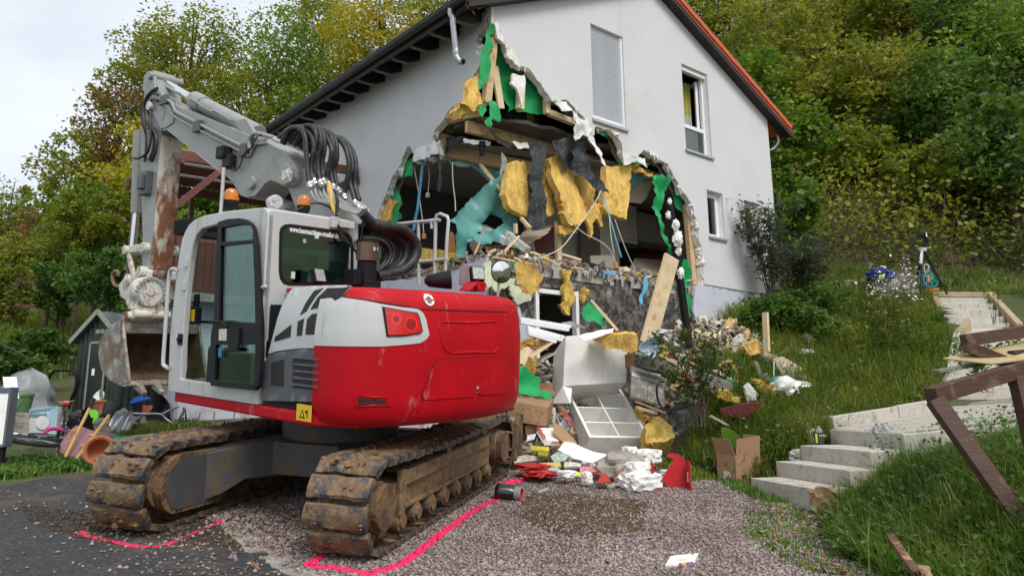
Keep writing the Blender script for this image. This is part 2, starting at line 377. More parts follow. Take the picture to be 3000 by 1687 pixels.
def islemat(name,cols,rough=.85,scale=1.2,mixn=.6):
 if name in MATS:return MATS[name]
 m=bpy.data.materials.new(name);m.use_nodes=True;MATS[name]=m
 t=m.node_tree;N=t.nodes;L=t.links.new;b=N['Principled BSDF'];b.inputs['Roughness'].default_value=rough;b.inputs['Specular IOR Level'].default_value=.3
 g=N.new('ShaderNodeNewGeometry');tc=N.new('ShaderNodeTexCoord');nz=N.new('ShaderNodeTexNoise');nz.inputs['Scale'].default_value=scale;nz.inputs['Detail'].default_value=4;L(tc.outputs['Object'],nz.inputs['Vector'])
 a=N.new('ShaderNodeMath');a.operation='MULTIPLY_ADD';a.inputs[1].default_value=mixn*1.6;a.inputs[2].default_value=-mixn*.55;L(nz.outputs['Fac'],a.inputs[0])
 a2=N.new('ShaderNodeMath');a2.operation='MULTIPLY_ADD';a2.inputs[1].default_value=1-mixn*.5;L(g.outputs['Random Per Island'],a2.inputs[0]);L(a.outputs[0],a2.inputs[2])
 r=N.new('ShaderNodeValToRGB');n=len(cols)
 while len(r.color_ramp.elements)<n:r.color_ramp.elements.new(.5)
 for k,c in enumerate(cols):r.color_ramp.elements[k].position=k/(n-1);r.color_ramp.elements[k].color=tuple(c)+(1,)
 L(a2.outputs[0],r.inputs[0]);L(r.outputs[0],b.inputs['Base Color']);return m
m_stone=islemat('gravel stones',[(.075,.052,.04),(.17,.13,.117),(.25,.197,.183),(.33,.27,.255),(.50,.43,.41)],mixn=.5,scale=1.4)
GR=[tuple(p[:2])for p in KL]+[(5.0,2.6),(6.4,3.0),(6.95,3.85),(8.3,4.65),(8.75,5.9),(9.0,7.2),(8.8,8.2),(7.4,8.9),(6.4,10.2),(3.4,10.2)]
def scatter(poly,n,seed,inv=True,fn=None):
 """points in a polygon, denser toward the camera"""
 r=np.random.default_rng(seed);P=np.array(poly);lo,hi=P.min(0),P.max(0);o=[];c=0
 while c<n:
  q=lo+(hi-lo)*r.random((n,2));k=dist_poly(q[:,0],q[:,1],poly)==0
  if inv:k&=r.random(n)<np.clip(5.6/np.maximum(2,q@fw[:2]),0,1)**1.6
  q=q[k];o.append(q);c+=len(q)
 q=np.concatenate(o)[:n];return q
q=scatter(GR,78000,5)
def onplane(q,off=.004):return np.column_stack([q,GP(q[:,0],q[:,1])+off])
PINK=[[(252,1552),(242,1567),(330,1588),(430,1604),(520,1585),(640,1530)],[(951,1624),(905,1660),(985,1668),(1080,1684),(1180,1655),(1300,1560),(1400,1490),(1462,1462)],[(1480,1418),(1545,1405)]]
PINKW=[np.array([gpx(*p)[:2]for p in l])for l in PINK]
def dseg(q,l):
 d=np.full(len(q),9.)
 for a,b in zip(l[:-1],l[1:]):
  ab=b-a;t=np.clip(((q-a)@ab)/(ab@ab),0,1);d=np.minimum(d,np.linalg.norm(q-a-t[:,None]*ab,axis=1))
 return d
dl=[dseg(q,l)for l in PINKW];dm=np.min(dl,0)
tag(stones('gravel',onplane(q[dm>.045]),.031,m_stone,1),'loose reddish grey gravel covering the yard','gravel',kind='stuff')
m_pink=mat('pink marking paint',(.80,.025,.13),.6,var=.25,scale=30)
lab=['pink sprayed corner mark on the asphalt behind the far crawler track','long pink sprayed line on the gravel along the near crawler track','short wide pink spray patch on the gravel beside the black pipe']
for k,l in enumerate(PINKW):
 wd=(.034,.038,.09)[k];r=np.random.default_rng(k);pts=[]
 sp=spline(np.column_stack([l,l[:,0]*0]),10);sp=np.array([p[:2]for p in sp]);
 mb=MB();t=np.gradient(sp,axis=0);t/=np.linalg.norm(t,axis=1)[:,None];nn=np.column_stack([-t[:,1],t[:,0]])
 ww=wd*(.6+.6*r.random(len(sp)))
 rows=[[(p[0]+s*n_[0]*w_,p[1]+s*n_[1]*w_,GP(p[0]+s*n_[0]*w_,p[1]+s*n_[1]*w_)+.009)for s in(-1,1)]for p,n_,w_ in zip(sp,nn,ww)]
 root=mb.grid(rows).build('paint_mark',m_pink);tag(root,lab[k],'paint mark')
 sel=q[(dl[k]<wd+.012*r.random(len(q)))&(dl[k]==dm)]
 if len(sel):
  c=stones('painted_stone',onplane(sel),.036,m_pink,30+k);c.parent=root;c['kind']='stuff'
q2=scatter([tuple(gpx(0,1687)[:2]),tuple(gpx(900,1687)[:2]),tuple(gpx(640,1490)[:2]),tuple(gpx(200,1420)[:2]),tuple(gpx(0,1430)[:2])],1500,9)
dk=dseg(q2,np.array([p[:2]for p in KL]));q2=q2[np.random.default_rng(4).random(len(q2))<np.clip(1.1-dk*.75,.10,1)]
tag(stones('scattered_grit',onplane(q2,.007),.036,m_stone,2),'loose stones strewn over the asphalt','gravel',kind='stuff')
m_conc=mat('weathered concrete',(.36,.34,.31),.9,var=.18,scale=9,dirt=((.13,.115,.09),.38,5.),bump=.35,bscale=60,dirt2=((.22,.20,.17),.42,26.))
for k,(a,b,wd)in enumerate([((690,1552),(762,1618),.2),((800,1630),(905,1700),.22)]):
 A,B=gpx(*a),gpx(*b);d=(B-A)/np.linalg.norm(B-A);s=np.cross((0,0,1),d)
 pl=rough_line([(0,-wd/2),(np.linalg.norm(B-A),-wd/2*.8),(np.linalg.norm(B-A),wd/2),(0,wd/2*.7)],.07,.014,seed=k)
 o=slab2d(pl,A-np.array((0,0,.06)),d,s,(0,0,.072),step=.08,wob=.008,seed=k).build('kerb_stone',m_conc)
 tag(o,['pale flat kerb stone half buried in gravel between the tracks','broken flat kerb stone at the bottom edge by the near track'][k],'kerb stone','flat kerb stones at the end of the asphalt')
m_soil=islemat('churned soil',[(.05,.034,.02),(.09,.06,.034),(.14,.098,.058)])
qs=scatter([tuple(gpx(*p)[:2])for p in[(1560,1440),(1900,1470),(1880,1560),(1640,1575),(1500,1510)]],6500,12)
qs2=scatter([tuple(gpx(*p)[:2])for p in[(330,1560),(640,1480),(1000,1500),(900,1610),(560,1600)]],1500,13)
qs3=scatter([tuple(gpx(*p)[:2])for p in[(60,1480),(300,1500),(330,1600),(90,1540)]],500,14)
tag(stones('soil_crumbs',onplane(np.concatenate([qs,qs2,qs3]),.006),.032,m_soil,5),'dark crumbs of churned soil lying on the gravel','soil',kind='stuff')
#   house
X0,X1,Y0,Y1=7.23,15.45,9.0,16.9
RIDX,SL=11.34,.464
ZP,ZS,ZF1,ZF2=3.45,3.42,5.72,5.98
def zroof(x):return 7.48+SL*(16.12-x)if x>RIDX else 7.48+SL*(x-6.56)
def R2(l,ox=1000,oy=0,s=.41408):return[(ox+a*s,oy+b*s)for a,b in l]
def R5(l):return R2(l,1000,550)
def gy(l,y=Y0):return[tuple(onY(a,b,y)[[0,2]])for a,b in l]
def gx(l,x=X0):return[tuple(onX(a,b,x)[[1,2]])for a,b in l]
m_render=mat('white render',(.625,.63,.645),.9,var=.035,scale=1.5,bump=.35,bscale=70,dirt=((.585,.58,.575),.3,.5),dirt2=((.59,.585,.575),.16,2.,(1.5,1.5,.1)),coord='Object')
m_eps=mat('white foam insulation',(.86,.85,.82),.9,var=.12,scale=14,bump=.8,bscale=45)
m_edge=mat('torn plaster edge',(.80,.78,.74),.95,var=.2,scale=11,bump=.9,bscale=40,dirt=((.45,.36,.27),.3,7.))
m_plinth=mat('lavender grey plinth paint',(.52,.54,.62),.85,var=.05,scale=2,bump=.15,bscale=80,dirt=((.36,.36,.40),.28,1.5))
m_bitumen=mat('bitumen coated wall',(.035,.034,.034),.7,var=.5,scale=5,bump=.9,bscale=22,dirt=((.30,.27,.23),.33,4.2),dirt2=((.14,.12,.10),.42,9.))
m_wood=mat('raw construction timber',(.60,.42,.235),.75,var=.18,scale=3,stretch=(1,1,12),bump=.2,bscale=18,dirt=((.40,.25,.12),.26,5.))
m_woodl=mat('pale fresh timber',(.72,.56,.36),.75,var=.12,scale=4,stretch=(1,6,1),bump=.2,bscale=20,dirt=((.5,.33,.17),.24,6.))
m_wool=mat('yellow mineral wool',(.80,.52,.15),.95,var=.28,scale=9,stretch=(1,1,.4),bump=1.,bscale=55,dirt=((.56,.34,.08),.36,3.2),spec=.1)
m_wooll=mat('pale yellow mineral wool',(.74,.52,.15),.95,var=.35,scale=9,stretch=(1,1,.4),bump=1.,bscale=55,dirt=((.5,.33,.08),.34,4),spec=.1)
m_green=mat('green membrane film',(.025,.47,.15),.35,var=.22,scale=2.5,bump=.5,bscale=7,trans=.35)
m_aqua=mat('aqua vapour film',(.20,.52,.49),.3,var=.2,scale=2,bump=.4,bscale=6,trans=.45)
m_black=mat('black felt',(.028,.030,.036),.6,var=.5,scale=9,bump=1.,bscale=22,dirt=((.09,.09,.095),.3,12))
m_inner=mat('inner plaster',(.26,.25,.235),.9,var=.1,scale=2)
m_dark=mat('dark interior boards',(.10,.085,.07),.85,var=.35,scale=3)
m_anth=mat('anthracite roof metal',(.055,.058,.062),.45,metal=.3,var=.15,scale=6)
m_soff=mat('black brown soffit board',(.022,.017,.015),.6,var=.3,scale=5,bump=.2)
m_tile=mat('red roof tile',(.52,.115,.045),.6,var=.16,scale=5,bump=.2,bscale=20)
m_pvc=mat('white window plastic',(.80,.81,.83),.35,var=.02)
m_alu=mat('grey aluminium',(.46,.46,.47),.45,metal=.4,var=.08,scale=8)
m_slat=mat('shutter slat plastic',(.56,.58,.63),.45,var=.05,scale=3)
house=thing('house','white rendered house with its corner torn open and a red tiled roof','house',(X0,Y0,GP(X0,Y0)))
house.matrix_world=Matrix.Identity(4)
GB=[(1445,58),(1456,64),(1462,83),(1468,110),(1482,128),(1491,157),(1503,174),(1515,195),(1538,197),(1551,203),(1565,221),(1584,244),(1594,265),(1604,275),(1617,296),(1665,297),(1690,325),(1716,352),(1728,392),(1741,398),(1743,372),(1787,381),(1797,391),(1822,422),(1826,447),(1838,470),(1869,460),(1886,439),(1907,451),(1932,468),(1956,480),(1965,497),(1977,522),(1998,559),(2010,572),(2025,595),(2033,619),(2039,640),(2043,660),(2046,690),(2047,706),(2055,720),(2057,756),(2059,789),(2063,832)]
gb=rough_line(gy(GB),.07,.014,closed=False,seed=1)
gb=[(X0,gb[0][1]+.02)]+gb
def win(a,b,c,d):return[(a,b),(c,b),(c,d),(a,d)]
W1=(9.585,6.20,10.475,8.09);W2=(12.285,6.20,13.17,8.08);W3=(12.90,4.48,13.45,5.475);W4=(14.24,4.47,14.78,5.475)
_top=[(X1,ZP),(X1,7.62),(RIDX,7.62+(X1-RIDX)*.472),(X0,7.62)]
holes=[win(*k)for k in(W1,W2,W3,W4)]
EX,EY,EZ=np.eye(3)
gw=slab2d(gb+_top,(0,Y0,0),EX,EZ,(0,.025,0),holes=holes,step=.6).build('gable_wall',m_render,house)
gb2=[(x+random.uniform(-.05,.02),z+random.uniform(-.03,.045))for x,z in rough_line(gb,.05,.01,closed=False,seed=4)]
gb2[0]=(X0+.03,gb2[0][1]);gb2[-1]=(gb2[-1][0],ZP)
slab2d(gb2+_top,(0,Y0+.027,0),EX,EZ,(0,.115,0),holes=holes).build('insulation_layer',m_eps,gw)
inn=[(x+.06+random.uniform(-.02,.05),z+random.uniform(0,.06))for x,z in gb];inn[0]=(X0+.2,gb[0][1]);inn[-1]=(inn[-1][0],ZP)
slab2d(inn+_top,(0,Y0+.26,0),EX,EZ,(0,.06,0),holes=holes).build('inner_lining',m_inner,gw)
SB=[(1430,32),(1428,39),(1418,83),(1398,105),(1393,128),(1406,157),(1404,195),(1389,219),(1371,244),(1368,282),(1356,298),(1331,310),(1315,323),(1290,364),(1273,381),(1265,414),(1286,447),(1273,460),(1240,466),(1215,474),(1206,440),(1195,428),(1178,464),(1166,493),(1145,526),(1132,567),(1116,600),(1108,624),(1096,660),(1085,720),(1078,785)]
sb=rough_line(gx(SB),.08,.015,closed=False,seed=2);sb[-1]=(sb[-1][0],ZP)
_ts=[(Y1,ZP),(Y1,7.58),(Y0+.14,7.58)]
ew=slab2d(sb+_ts,(X0,0,0),EY,EZ,(.025,0,0),step=.7).build('eaves_wall',m_render,house)
sb2=[(y+random.uniform(-.02,.05),z+random.uniform(-.03,.04))for y,z in rough_line(sb,.05,.01,closed=False,seed=6)];sb2[-1]=(sb2[-1][0],ZP)
slab2d(sb2+_ts,(X0+.027,0,0),EY,EZ,(.115,0,0)).build('insulation_layer',m_eps,ew)
si=[(y+.07+random.uniform(-.02,.06),z)for y,z in sb];si[-1]=(si[-1][0],ZP)
slab2d(si+_ts,(X0+.26,0,0),EY,EZ,(.06,0,0)).build('inner_lining',m_inner,ew)
MB().box((X0-.002,Y0-.002,7.30),(X0+.05,Y0+.05,7.60)).build('corner_bead',m_eps,house)
def lumps(name,pts,m,parent,r0,r1,seed,dx):
 rr=random.Random(seed);mb=MB()
 for p in pts:
  if rr.random()<.5:continue
  c=V3(p)+Vector((rr.uniform(-.03,.03),rr.uniform(-.03,.03),rr.uniform(-.03,.03)))+Vector(dx)*rr.random();r=r0+(r1*1.7-r0)*rr.random()**2.6
  v=[c+Vector((rr.uniform(.3,1.3)*r*a,rr.uniform(.3,1.2)*r*b,rr.uniform(.4,1.9)*r*c_))for a,b,c_ in OCT]
  mb.add(v,[tuple(f)for f in OCF])
 o=mb.build(name,m,parent,smooth=False);o['kind']='stuff';return o
lumps('torn_edge',[(x,Y0-.01,z)for x,z in rough_line(gb[1:-1],.035,.01,closed=False,seed=8)],m_edge,gw,.012,.045,3,(0,.1,0))
lumps('torn_edge',[(X0+.01,y,z)for y,z in rough_line(sb[1:-1],.035,.01,closed=False,seed=9)],m_edge,ew,.012,.045,4,(.1,0,0))
def flap(px,plane,m,name,label,cat,wob=.05,th=.02,seed=0,lean=(0,0,0),step=.09,parent=None,group=None,jit=.012):
 """a torn piece traced on a plane: ('y', 9.0) or ('x', 7.23) or (point, normal)"""
 if plane[0]=='y':pl=gy(px,plane[1]);o,a,b,h=(0,plane[1],0),EX,EZ,np.array((0,th,0))
 elif plane[0]=='x':pl=gx(px,plane[1]);o,a,b,h=(plane[1],0,0),EY,EZ,np.array((th,0,0))
 else:
  p0,nr=np.asarray(plane[0],float),np.asarray(plane[1],float);nr=nr/np.linalg.norm(nr);a=np.cross((0,0,1),nr);a/=np.linalg.norm(a);b=np.cross(nr,a)
  w_=[onPl(x,y,p0,nr)-p0 for x,y in px];pl=[(q_@a,q_@b)for q_ in w_];o=p0;h=-nr*th
 pl=rough_line(pl,.06,jit,seed=seed)
 mb=slab2d(pl,o,a,b,h,step=step,wob=wob,wsc=3.2,seed=seed)
 P=np.array(mb.v);ctr=P.mean(0)
 if parent is None:P=P-ctr
 if any(lean):
  zt=P[:,2].max();P=P+np.outer((zt-P[:,2])/max(.1,zt-P[:,2].min()),lean)
 mb.v=[tuple(p)for p in P]
 ob=mb.build(name,m,parent,smooth=True,ang=50)
 if parent is None:ob.location=V3(ctr);tag(ob,label,cat,group)
 if cat=='insulation':fibres(ob,seed)
 return ob
def fibres(ob,seed,n=260):
 """loose fibres standing off the wool"""
 r=np.random.default_rng(seed+900);V=np.array([v.co[:]for v in ob.data.vertices]);p=V[r.integers(0,len(V),n)];d=r.normal(size=(n,3));d[:,2]-=.4;d/=np.linalg.norm(d,axis=1)[:,None];s=np.cross(d,r.normal(size=(n,3)));s/=np.linalg.norm(s,axis=1)[:,None];L_=.02+.07*r.random((n,1))**2
 v=np.stack([p-s*.006,p+s*.006,p+d*L_],1).reshape(-1,3);o=link('fibres',np_mesh('fibres',v,np.arange(3*n).reshape(-1,3)),ob.data.materials[0],ob);o['kind']='stuff'
m_flap=mat('bent render skin',(.77,.77,.76),.85,var=.06,scale=4,bump=.5,bscale=30,dirt=((.52,.50,.47),.3,4))
flap(R2([(1500,715),(1600,715),(1625,760),(1650,800),(1700,850),(1740,840),(1750,900),(1775,960),(1800,1010),(1830,1100),(1845,1200),(1800,1140),(1765,1060),(1735,980),(1710,960),(1650,1010),(1640,900),(1640,790),(1560,790)]),('y',8.96),m_flap,'render_flap','long curled white render strip hanging left of the roller shutter','wall flap',wob=.12,lean=(-.06,-.12,0),seed=2,group='hanging scraps of the torn wall')
flap(R2([(1995,1060),(2040,1100),(2100,1110),(2150,1120),(2160,1190),(2130,1160),(2090,1140),(2000,1165)]),('y',8.97),m_flap,'render_flap','small white torn flap above the green film on the right of the hole','wall flap',wob=.05,seed=3,group='hanging scraps of the torn wall')
flap(R2([(640,980),(700,1060),(690,1090),(520,1145),(500,1140),(520,1060),(600,1010)]),('x',7.2),m_flap,'render_flap','white curled render piece on the left edge of the hole above the blue strap','wall flap',wob=.06,seed=4,group='hanging scraps of the torn wall')
flap(R2([(1215,520),(1300,530),(1296,640),(1285,755),(1268,690),(1240,625),(1200,590)]),('y',9.05),m_eps,'foam_scrap','white foam scrap stuck between two green membrane strips under the gable','foam',wob=.04,th=.05,seed=5)
flap(R2([(1075,150),(1110,150),(1130,240),(1150,300),(1195,340),(1250,430),(1255,490),(1210,425),(1170,400),(1160,320),(1105,270)]),('y',8.98),m_edge,'foam_scrap','ragged pale insulation edge running down from the top of the hole','foam',wob=.05,th=.06,seed=6)
def stud(px0,px1,y,wd,th,name='stud',m=None,parent=None,ax='y'):
 a=onY(*px0,y)if ax=='y' else onX(*px0,y);b=onY(*px1,y)if ax=='y' else onX(*px1,y)
 return MB().beam(a,b,wd,th,up=(0,1,0)).build(name,m or m_wood,parent or house,bevel=.004)
stud(R2([(1085,180)])[0],R2([(1025,735)])[0],9.13,.13,.12,'corner_post')
stud(R2([(1085,470)])[0],R2([(1130,770)])[0],9.24,.13,.04,'stud',m_woodl)
stud(R2([(1270,600)])[0],R2([(1262,775)])[0],9.16,.12,.1,'stud',m_woodl)
stud(R2([(1448,640)])[0],R2([(1455,808)])[0],9.16,.1,.1,'stud',m_woodl)
stud(R2([(1470,800)])[0],R2([(1640,868)])[0],9.16,.1,.1,'sole_plate',m_woodl)
stud(R2([(705,875)])[0],R2([(965,800)])[0],7.40,.1,.1,'sole_plate',m_woodl,ax='x')
GR_='green membrane pieces in the broken wall'
flap(R2([(1095,320),(1130,305),(1175,330),(1172,400),(1212,440),(1245,490),(1236,560),(1232,772),(1180,792),(1150,700),(1120,600),(1096,480)]),('y',9.27),m_green,'membrane_sheet','bright green membrane panel directly right of the corner post','membrane',wob=.06,th=.004,seed=11,group=GR_)
flap(R2([(1296,528),(1340,525),(1380,600),(1430,662),(1432,810),(1380,812),(1248,782),(1288,700)]),('y',9.27),m_green,'membrane_sheet','green membrane panel below the foam edge left of the roller shutter','membrane',wob=.06,th=.004,seed=12,group=GR_)
flap(R2([(1050,152),(1088,180),(1098,232),(1046,252),(1082,335),(1046,370),(1062,470),(1042,560),(1000,600),(968,645),(976,480),(986,380),(1020,300),(1028,230)]),('y',9.03),m_green,'membrane_sheet','torn green membrane wrapped round the top of the corner post','membrane',wob=.05,th=.004,seed=13,group=GR_)
flap(R2([(970,742),(1025,732),(1030,780),(1000,830),(985,800)]),('y',8.98),m_green,'membrane_sheet','small green membrane tatter at the foot of the corner post, left one','membrane',wob=.05,th=.004,seed=14,group=GR_)
flap(R2([(1048,705),(1092,715),(1120,770),(1132,852),(1075,842),(1052,860),(1062,880),(1048,908),(1020,890),(1012,860),(1040,830),(1045,790)]),('y',8.97),m_green,'membrane_sheet','hanging green membrane tatter with a ragged tail below the corner post','membrane',wob=.07,th=.004,seed=15,group=GR_)
flap(R2([(690,925),(700,890),(780,872),(770,890),(720,915)]),('x',7.4),m_green,'membrane_sheet','green membrane sliver left of the dark upper opening','membrane',wob=.03,th=.004,seed=16,group=GR_)
flap(R2([(415,1180),(495,1120),(512,1190),(495,1255),(440,1250),(400,1275),(402,1220)]),('x',7.36),m_green,'membrane_sheet','green membrane square on the left edge of the hole beside the blue strap','membrane',wob=.05,th=.004,seed=17,group=GR_)
flap(R2([(330,1375),(360,1320),(385,1310),(400,1360),(425,1420),(412,1470),(425,1530),(390,1572),(325,1578),(345,1500),(360,1430)]),('x',7.36),m_green,'membrane_sheet','long torn green membrane low on the left edge of the hole','membrane',wob=.08,th=.004,seed=18,group=GR_)
flap(R2([(1793,905),(1880,918),(1900,955),(1850,965),(1795,940)]),('y',9.1),m_green,'membrane_sheet','green membrane strip right under the sill of the roller shutter','membrane',wob=.03,th=.004,seed=19,group=GR_)
flap(R2([(1960,1120),(1990,1110),(2010,1150),(2150,1150),(2180,1165),(2100,1170),(1965,1165)]),('y',9.1),m_green,'membrane_sheet','thin green membrane strip above the hanging wool batt on the right','membrane',wob=.03,th=.004,seed=20,group=GR_)
flap(R2([(2200,1250),(2240,1240),(2315,1265),(2310,1340),(2270,1430),(2235,1530),(2260,1640),(2310,1740),(2335,1800),(2310,1790),(2255,1710),(2225,1620),(2205,1450)]),('y',9.05),m_green,'membrane_sheet','long twisted green membrane ribbon hanging at the right of the hole','membrane',wob=.12,th=.004,seed=21,lean=(0,-.1,0),group=GR_)
flap(R2([(2345,1265),(2365,1290),(2395,1340),(2410,1420),(2412,1500),(2380,1480),(2350,1400)]),('y',9.2),m_green,'membrane_sheet','dark green membrane piece tucked behind the right torn edge','membrane',wob=.05,th=.004,seed=22,group=GR_)
flap([(1996,758),(2012,762),(2026,800),(2020,850),(2030,878),(2022,905),(2028,935),(2020,990),(2030,1020),(2014,1035),(2004,960),(2008,900),(1998,830)],('y',8.95),m_green,'membrane_sheet','long green membrane strip hanging down the lower right edge of the hole','membrane',wob=.1,th=.004,seed=23,group=GR_)
WG='yellow insulation in the broken wall'
def wool(px,plane,label,th=.14,seed=0,lean=(0,0,0),m=None,step=.05,jit=.02,wob=.022):
 return flap(px,plane,m or m_wool,'insulation_batt',label,'insulation',wob=wob,th=th,seed=seed,lean=lean,group=WG,step=step,jit=jit)
wool(R2([(932,545),(975,530),(972,640),(990,700),(1010,760),(930,790),(870,740),(800,790),(805,765),(890,690),(896,600)]),('y',9.02),'crumpled yellow wool left of the corner post under the eaves',seed=31)
wool(R2([(705,880),(760,800),(800,770),(880,745),(960,780),(940,800),(800,850)]),('x',7.32),'yellow wool wedge along the sloping left edge of the upper hole',seed=32)
wool(R2([(310,1450),(330,1400),(385,1420),(360,1480),(340,1560),(300,1575),(262,1560)]),('x',7.3),'yellow wool block on the lower left edge of the hole',seed=33)
B5=R2
wool(R2([(1200,1150),(1245,1135),(1290,1140),(1310,1200),(1318,1330),(1314,1480),(1304,1543),(1270,1532),(1240,1518),(1192,1496),(1165,1420),(1150,1370),(1172,1260)]),('y',9.35),'wide yellow wool batt hanging left of the black felt',seed=34,lean=(-.05,-.1,0))
wool(R2([(1460,1130),(1500,1105),(1560,1120),(1600,1190),(1625,1270),(1655,1360),(1685,1470),(1702,1545),(1650,1590),(1600,1595),(1550,1580),(1538,1480),(1500,1330),(1470,1230)]),('y',9.28),'long yellow wool batt hanging right of the black felt',seed=35,lean=(.03,-.15,0))
wool(R2([(1440,1180),(1480,1230),(1500,1350),(1500,1515),(1472,1532),(1450,1510),(1445,1350)]),('y',9.45),'narrow shaded wool batt between the black felt and the long batt',seed=36)
wool(R2([(1680,1240),(1750,1260),(1808,1340),(1780,1400),(1775,1450),(1765,1515),(1735,1510),(1698,1430)]),('y',9.3),'torn yellow wool behind the hanging grey board',seed=37)
wool(R2([(1880,1170),(1900,1180),(2040,1165),(2050,1200),(2035,1350),(2018,1470),(2003,1562),(1960,1545),(1900,1525),(1868,1515),(1838,1470),(1850,1350),(1870,1250)]),('y',9.12),'tall rectangular yellow wool batt hanging on the right of the hole',seed=38,lean=(-.03,-.08,0))
wool(R2([(1738,1530),(1765,1500),(1795,1440),(1848,1452),(1842,1540),(1852,1605),(1805,1540),(1778,1580),(1786,1650),(1768,1682),(1755,1640),(1736,1570)]),('y',9.15),'stringy wool tatter hanging between the two big batts',seed=39,th=.06)
wool(R2([(1540,1600),(1600,1605),(1640,1605),(1680,1590),(1670,1625),(1600,1660),(1545,1650)]),('y',9.25),'bunched wool under the long hanging batt',seed=40,th=.08)
wool(R2([(2050,1170),(2100,1170),(2210,1240),(2190,1250),(2110,1215),(2045,1200)]),('y',9.15),'thin wool strip along the top edge right of the tall batt',seed=41,th=.06)
flap(R2([(1335,1000),(1420,1000),(1455,1010),(1440,1150),(1420,1250),(1445,1400),(1455,1530),(1448,1600),(1400,1626),(1365,1632),(1330,1615),(1335,1500),(1340,1300),(1345,1150)]),('y',9.1),m_black,'felt_strip','long grey black felt strip hanging in the middle of the hole','felt',wob=.06,th=.008,seed=50,group='black felt scraps')
flap(R2([(1490,1000),(1550,990),(1640,960),(1655,1060),(1640,1130),(1580,1215),(1550,1120),(1500,1060)]),('y',9.15),m_black,'felt_strip','pointed black felt scrap under the upper floor right of centre','felt',wob=.08,th=.006,seed=51,group='black felt scraps')
flap(R2([(1650,1000),(1720,1000),(1740,1080),(1790,1230),(1850,1280),(1890,1370),(1780,1320),(1690,1220),(1640,1170)]),('y',9.0),m_black,'felt_strip','dark sheet draped towards the tall wool batt','felt',wob=.1,th=.006,seed=52,group='black felt scraps')
flap(R2([(690,960),(780,970),(880,970),(830,1010),(780,1050),(745,1085),(720,1050)]),('x',7.5),m_black,'felt_strip','triangular black felt scrap at the left end of the upper floor','felt',wob=.05,th=.006,seed=53,group='black felt scraps')
flap(R2([(640,1090),(690,1085),(700,1150),(708,1290),(690,1360),(678,1340),(690,1220),(670,1120)]),('x',7.22),m_black,'felt_strip','narrow black felt strip dangling below the left render flap','felt',wob=.05,th=.006,seed=54,group='black felt scraps')
flap(R2([(1135,1075),(1165,1110),(1170,1160),(1140,1220),(1130,1258),(1120,1230),(1135,1150)]),('y',9.3),mat('clear torn film',(.45,.5,.48),.2,var=.2,trans=.5),'film_scrap','small pale film scrap dangling under the timber beam','film',wob=.04,th=.003,seed=55)
AQ='aqua film sheets in the open room'
flap(R5([(980,25),(1060,-60),(1160,-80),(1170,140),(1150,250),(1120,195),(1060,188),(1010,235),(960,340),(910,370),(880,400),(870,490),(840,490),(820,400),(790,290),(755,235),(850,160)]),('y',9.75),m_aqua,'film_sheet','big aqua plastic sheet sagging across the open room','film',wob=.15,th=.004,seed=60,step=.12,group=AQ)
flap(R5([(1160,150),(1230,180),(1260,235),(1230,300),(1180,350),(1110,390),(960,405),(900,370),(960,335),(1100,290),(1150,250)]),('y',9.5),m_aqua,'film_sheet','aqua plastic sheet folded over the rubble below the wool batts','film',wob=.15,th=.004,seed=61,step=.12,group=AQ)
flap(R2([(700,1120),(800,1140),(1000,1190),(1160,1215),(1165,1330),(1040,1290),(960,1210),(820,1165)]),('y',10.3),m_aqua,'film_sheet','aqua film stretched below the timber beam','film',wob=.08,th=.004,seed=62,step=.12,group=AQ)
flap(R2([(2050,1215),(2190,1240),(2100,1300),(2040,1320)]),('y',9.6),m_aqua,'film_sheet','aqua film corner behind the tall wool batt','film',wob=.05,th=.004,seed=63,group=AQ)
flap(R2([(1785,1370),(1830,1380),(1850,1410),(1790,1440),(1775,1420)]),('y',9.4),m_aqua,'film_sheet','small aqua film patch between the wool batts','film',wob=.05,th=.004,seed=64,group=AQ)
m_strap=mat('sky blue tape',(.13,.42,.66),.5,var=.1)
def ribbon(px,plane,wd,label,name='tape_strip',cat='tape',m=None,th=.003):
 P=[onX(a,b,plane[1])if plane[0]=='x' else onY(a,b,plane[1])for a,b in px];mb=MB()
 for a,b in zip(P[:-1],P[1:]):mb.beam(a,b,wd,th,up=(0,1,.3),ext=.01)
 c=np.mean(P,0);mb.xform(Matrix.Translation(-V3(c)));o=mb.build(name,m or m_strap);o.location=V3(c);return tag(o,label,cat,group='blue tape strips' if cat=='tape' else None)
ribbon(R2([(580,1120),(560,1300),(540,1480),(520,1560),(512,1625)]),('x',7.25),.055,'sky blue tape strip hanging down the left of the open room')
ribbon(R2([(1850,1370),(1900,1540),(1940,1680),(1980,1815)]),('y',9.0),.03,'thin sky blue tape strip hanging over the kitchen')
m_cable=mat('pale grey cable',(.62,.60,.55),.6)
def cable(pts,label,r=.009,m=None,name='cable',cat='cable',n=6,plug=None):
 P=spline(pts,n);c=np.mean(P,0);o=MB().tube([p-c for p in P],r,6).build(name,m or m_cable,smooth=True);o.location=V3(c);tag(o,label,cat,'loose cables of the house')
 if plug is not None:MB().box((-.03,-.03,-.05),(.03,.03,.04),Matrix.Translation(V3(P[-1]-c))).build('plug',plug,o,bevel=.01)
 return o
m_orange=mat('orange plug',(.75,.24,.06),.5)
cable([onX(*p,7.6)for p in R2([(615,1115),(622,1250),(612,1380)])],'pale cable dangling right of the blue tape',plug=m_cable)
cable([onX(*p,7.4)for p in R2([(515,1180),(545,1350),(575,1560),(585,1670)])],'pale cable with an orange plug hanging behind the excavator railing',plug=m_orange)
cable([onY(*p,9.9)for p in R2([(785,1150),(790,1290),(805,1420),(808,1495)])],'pale cable hanging in the middle of the dark room')
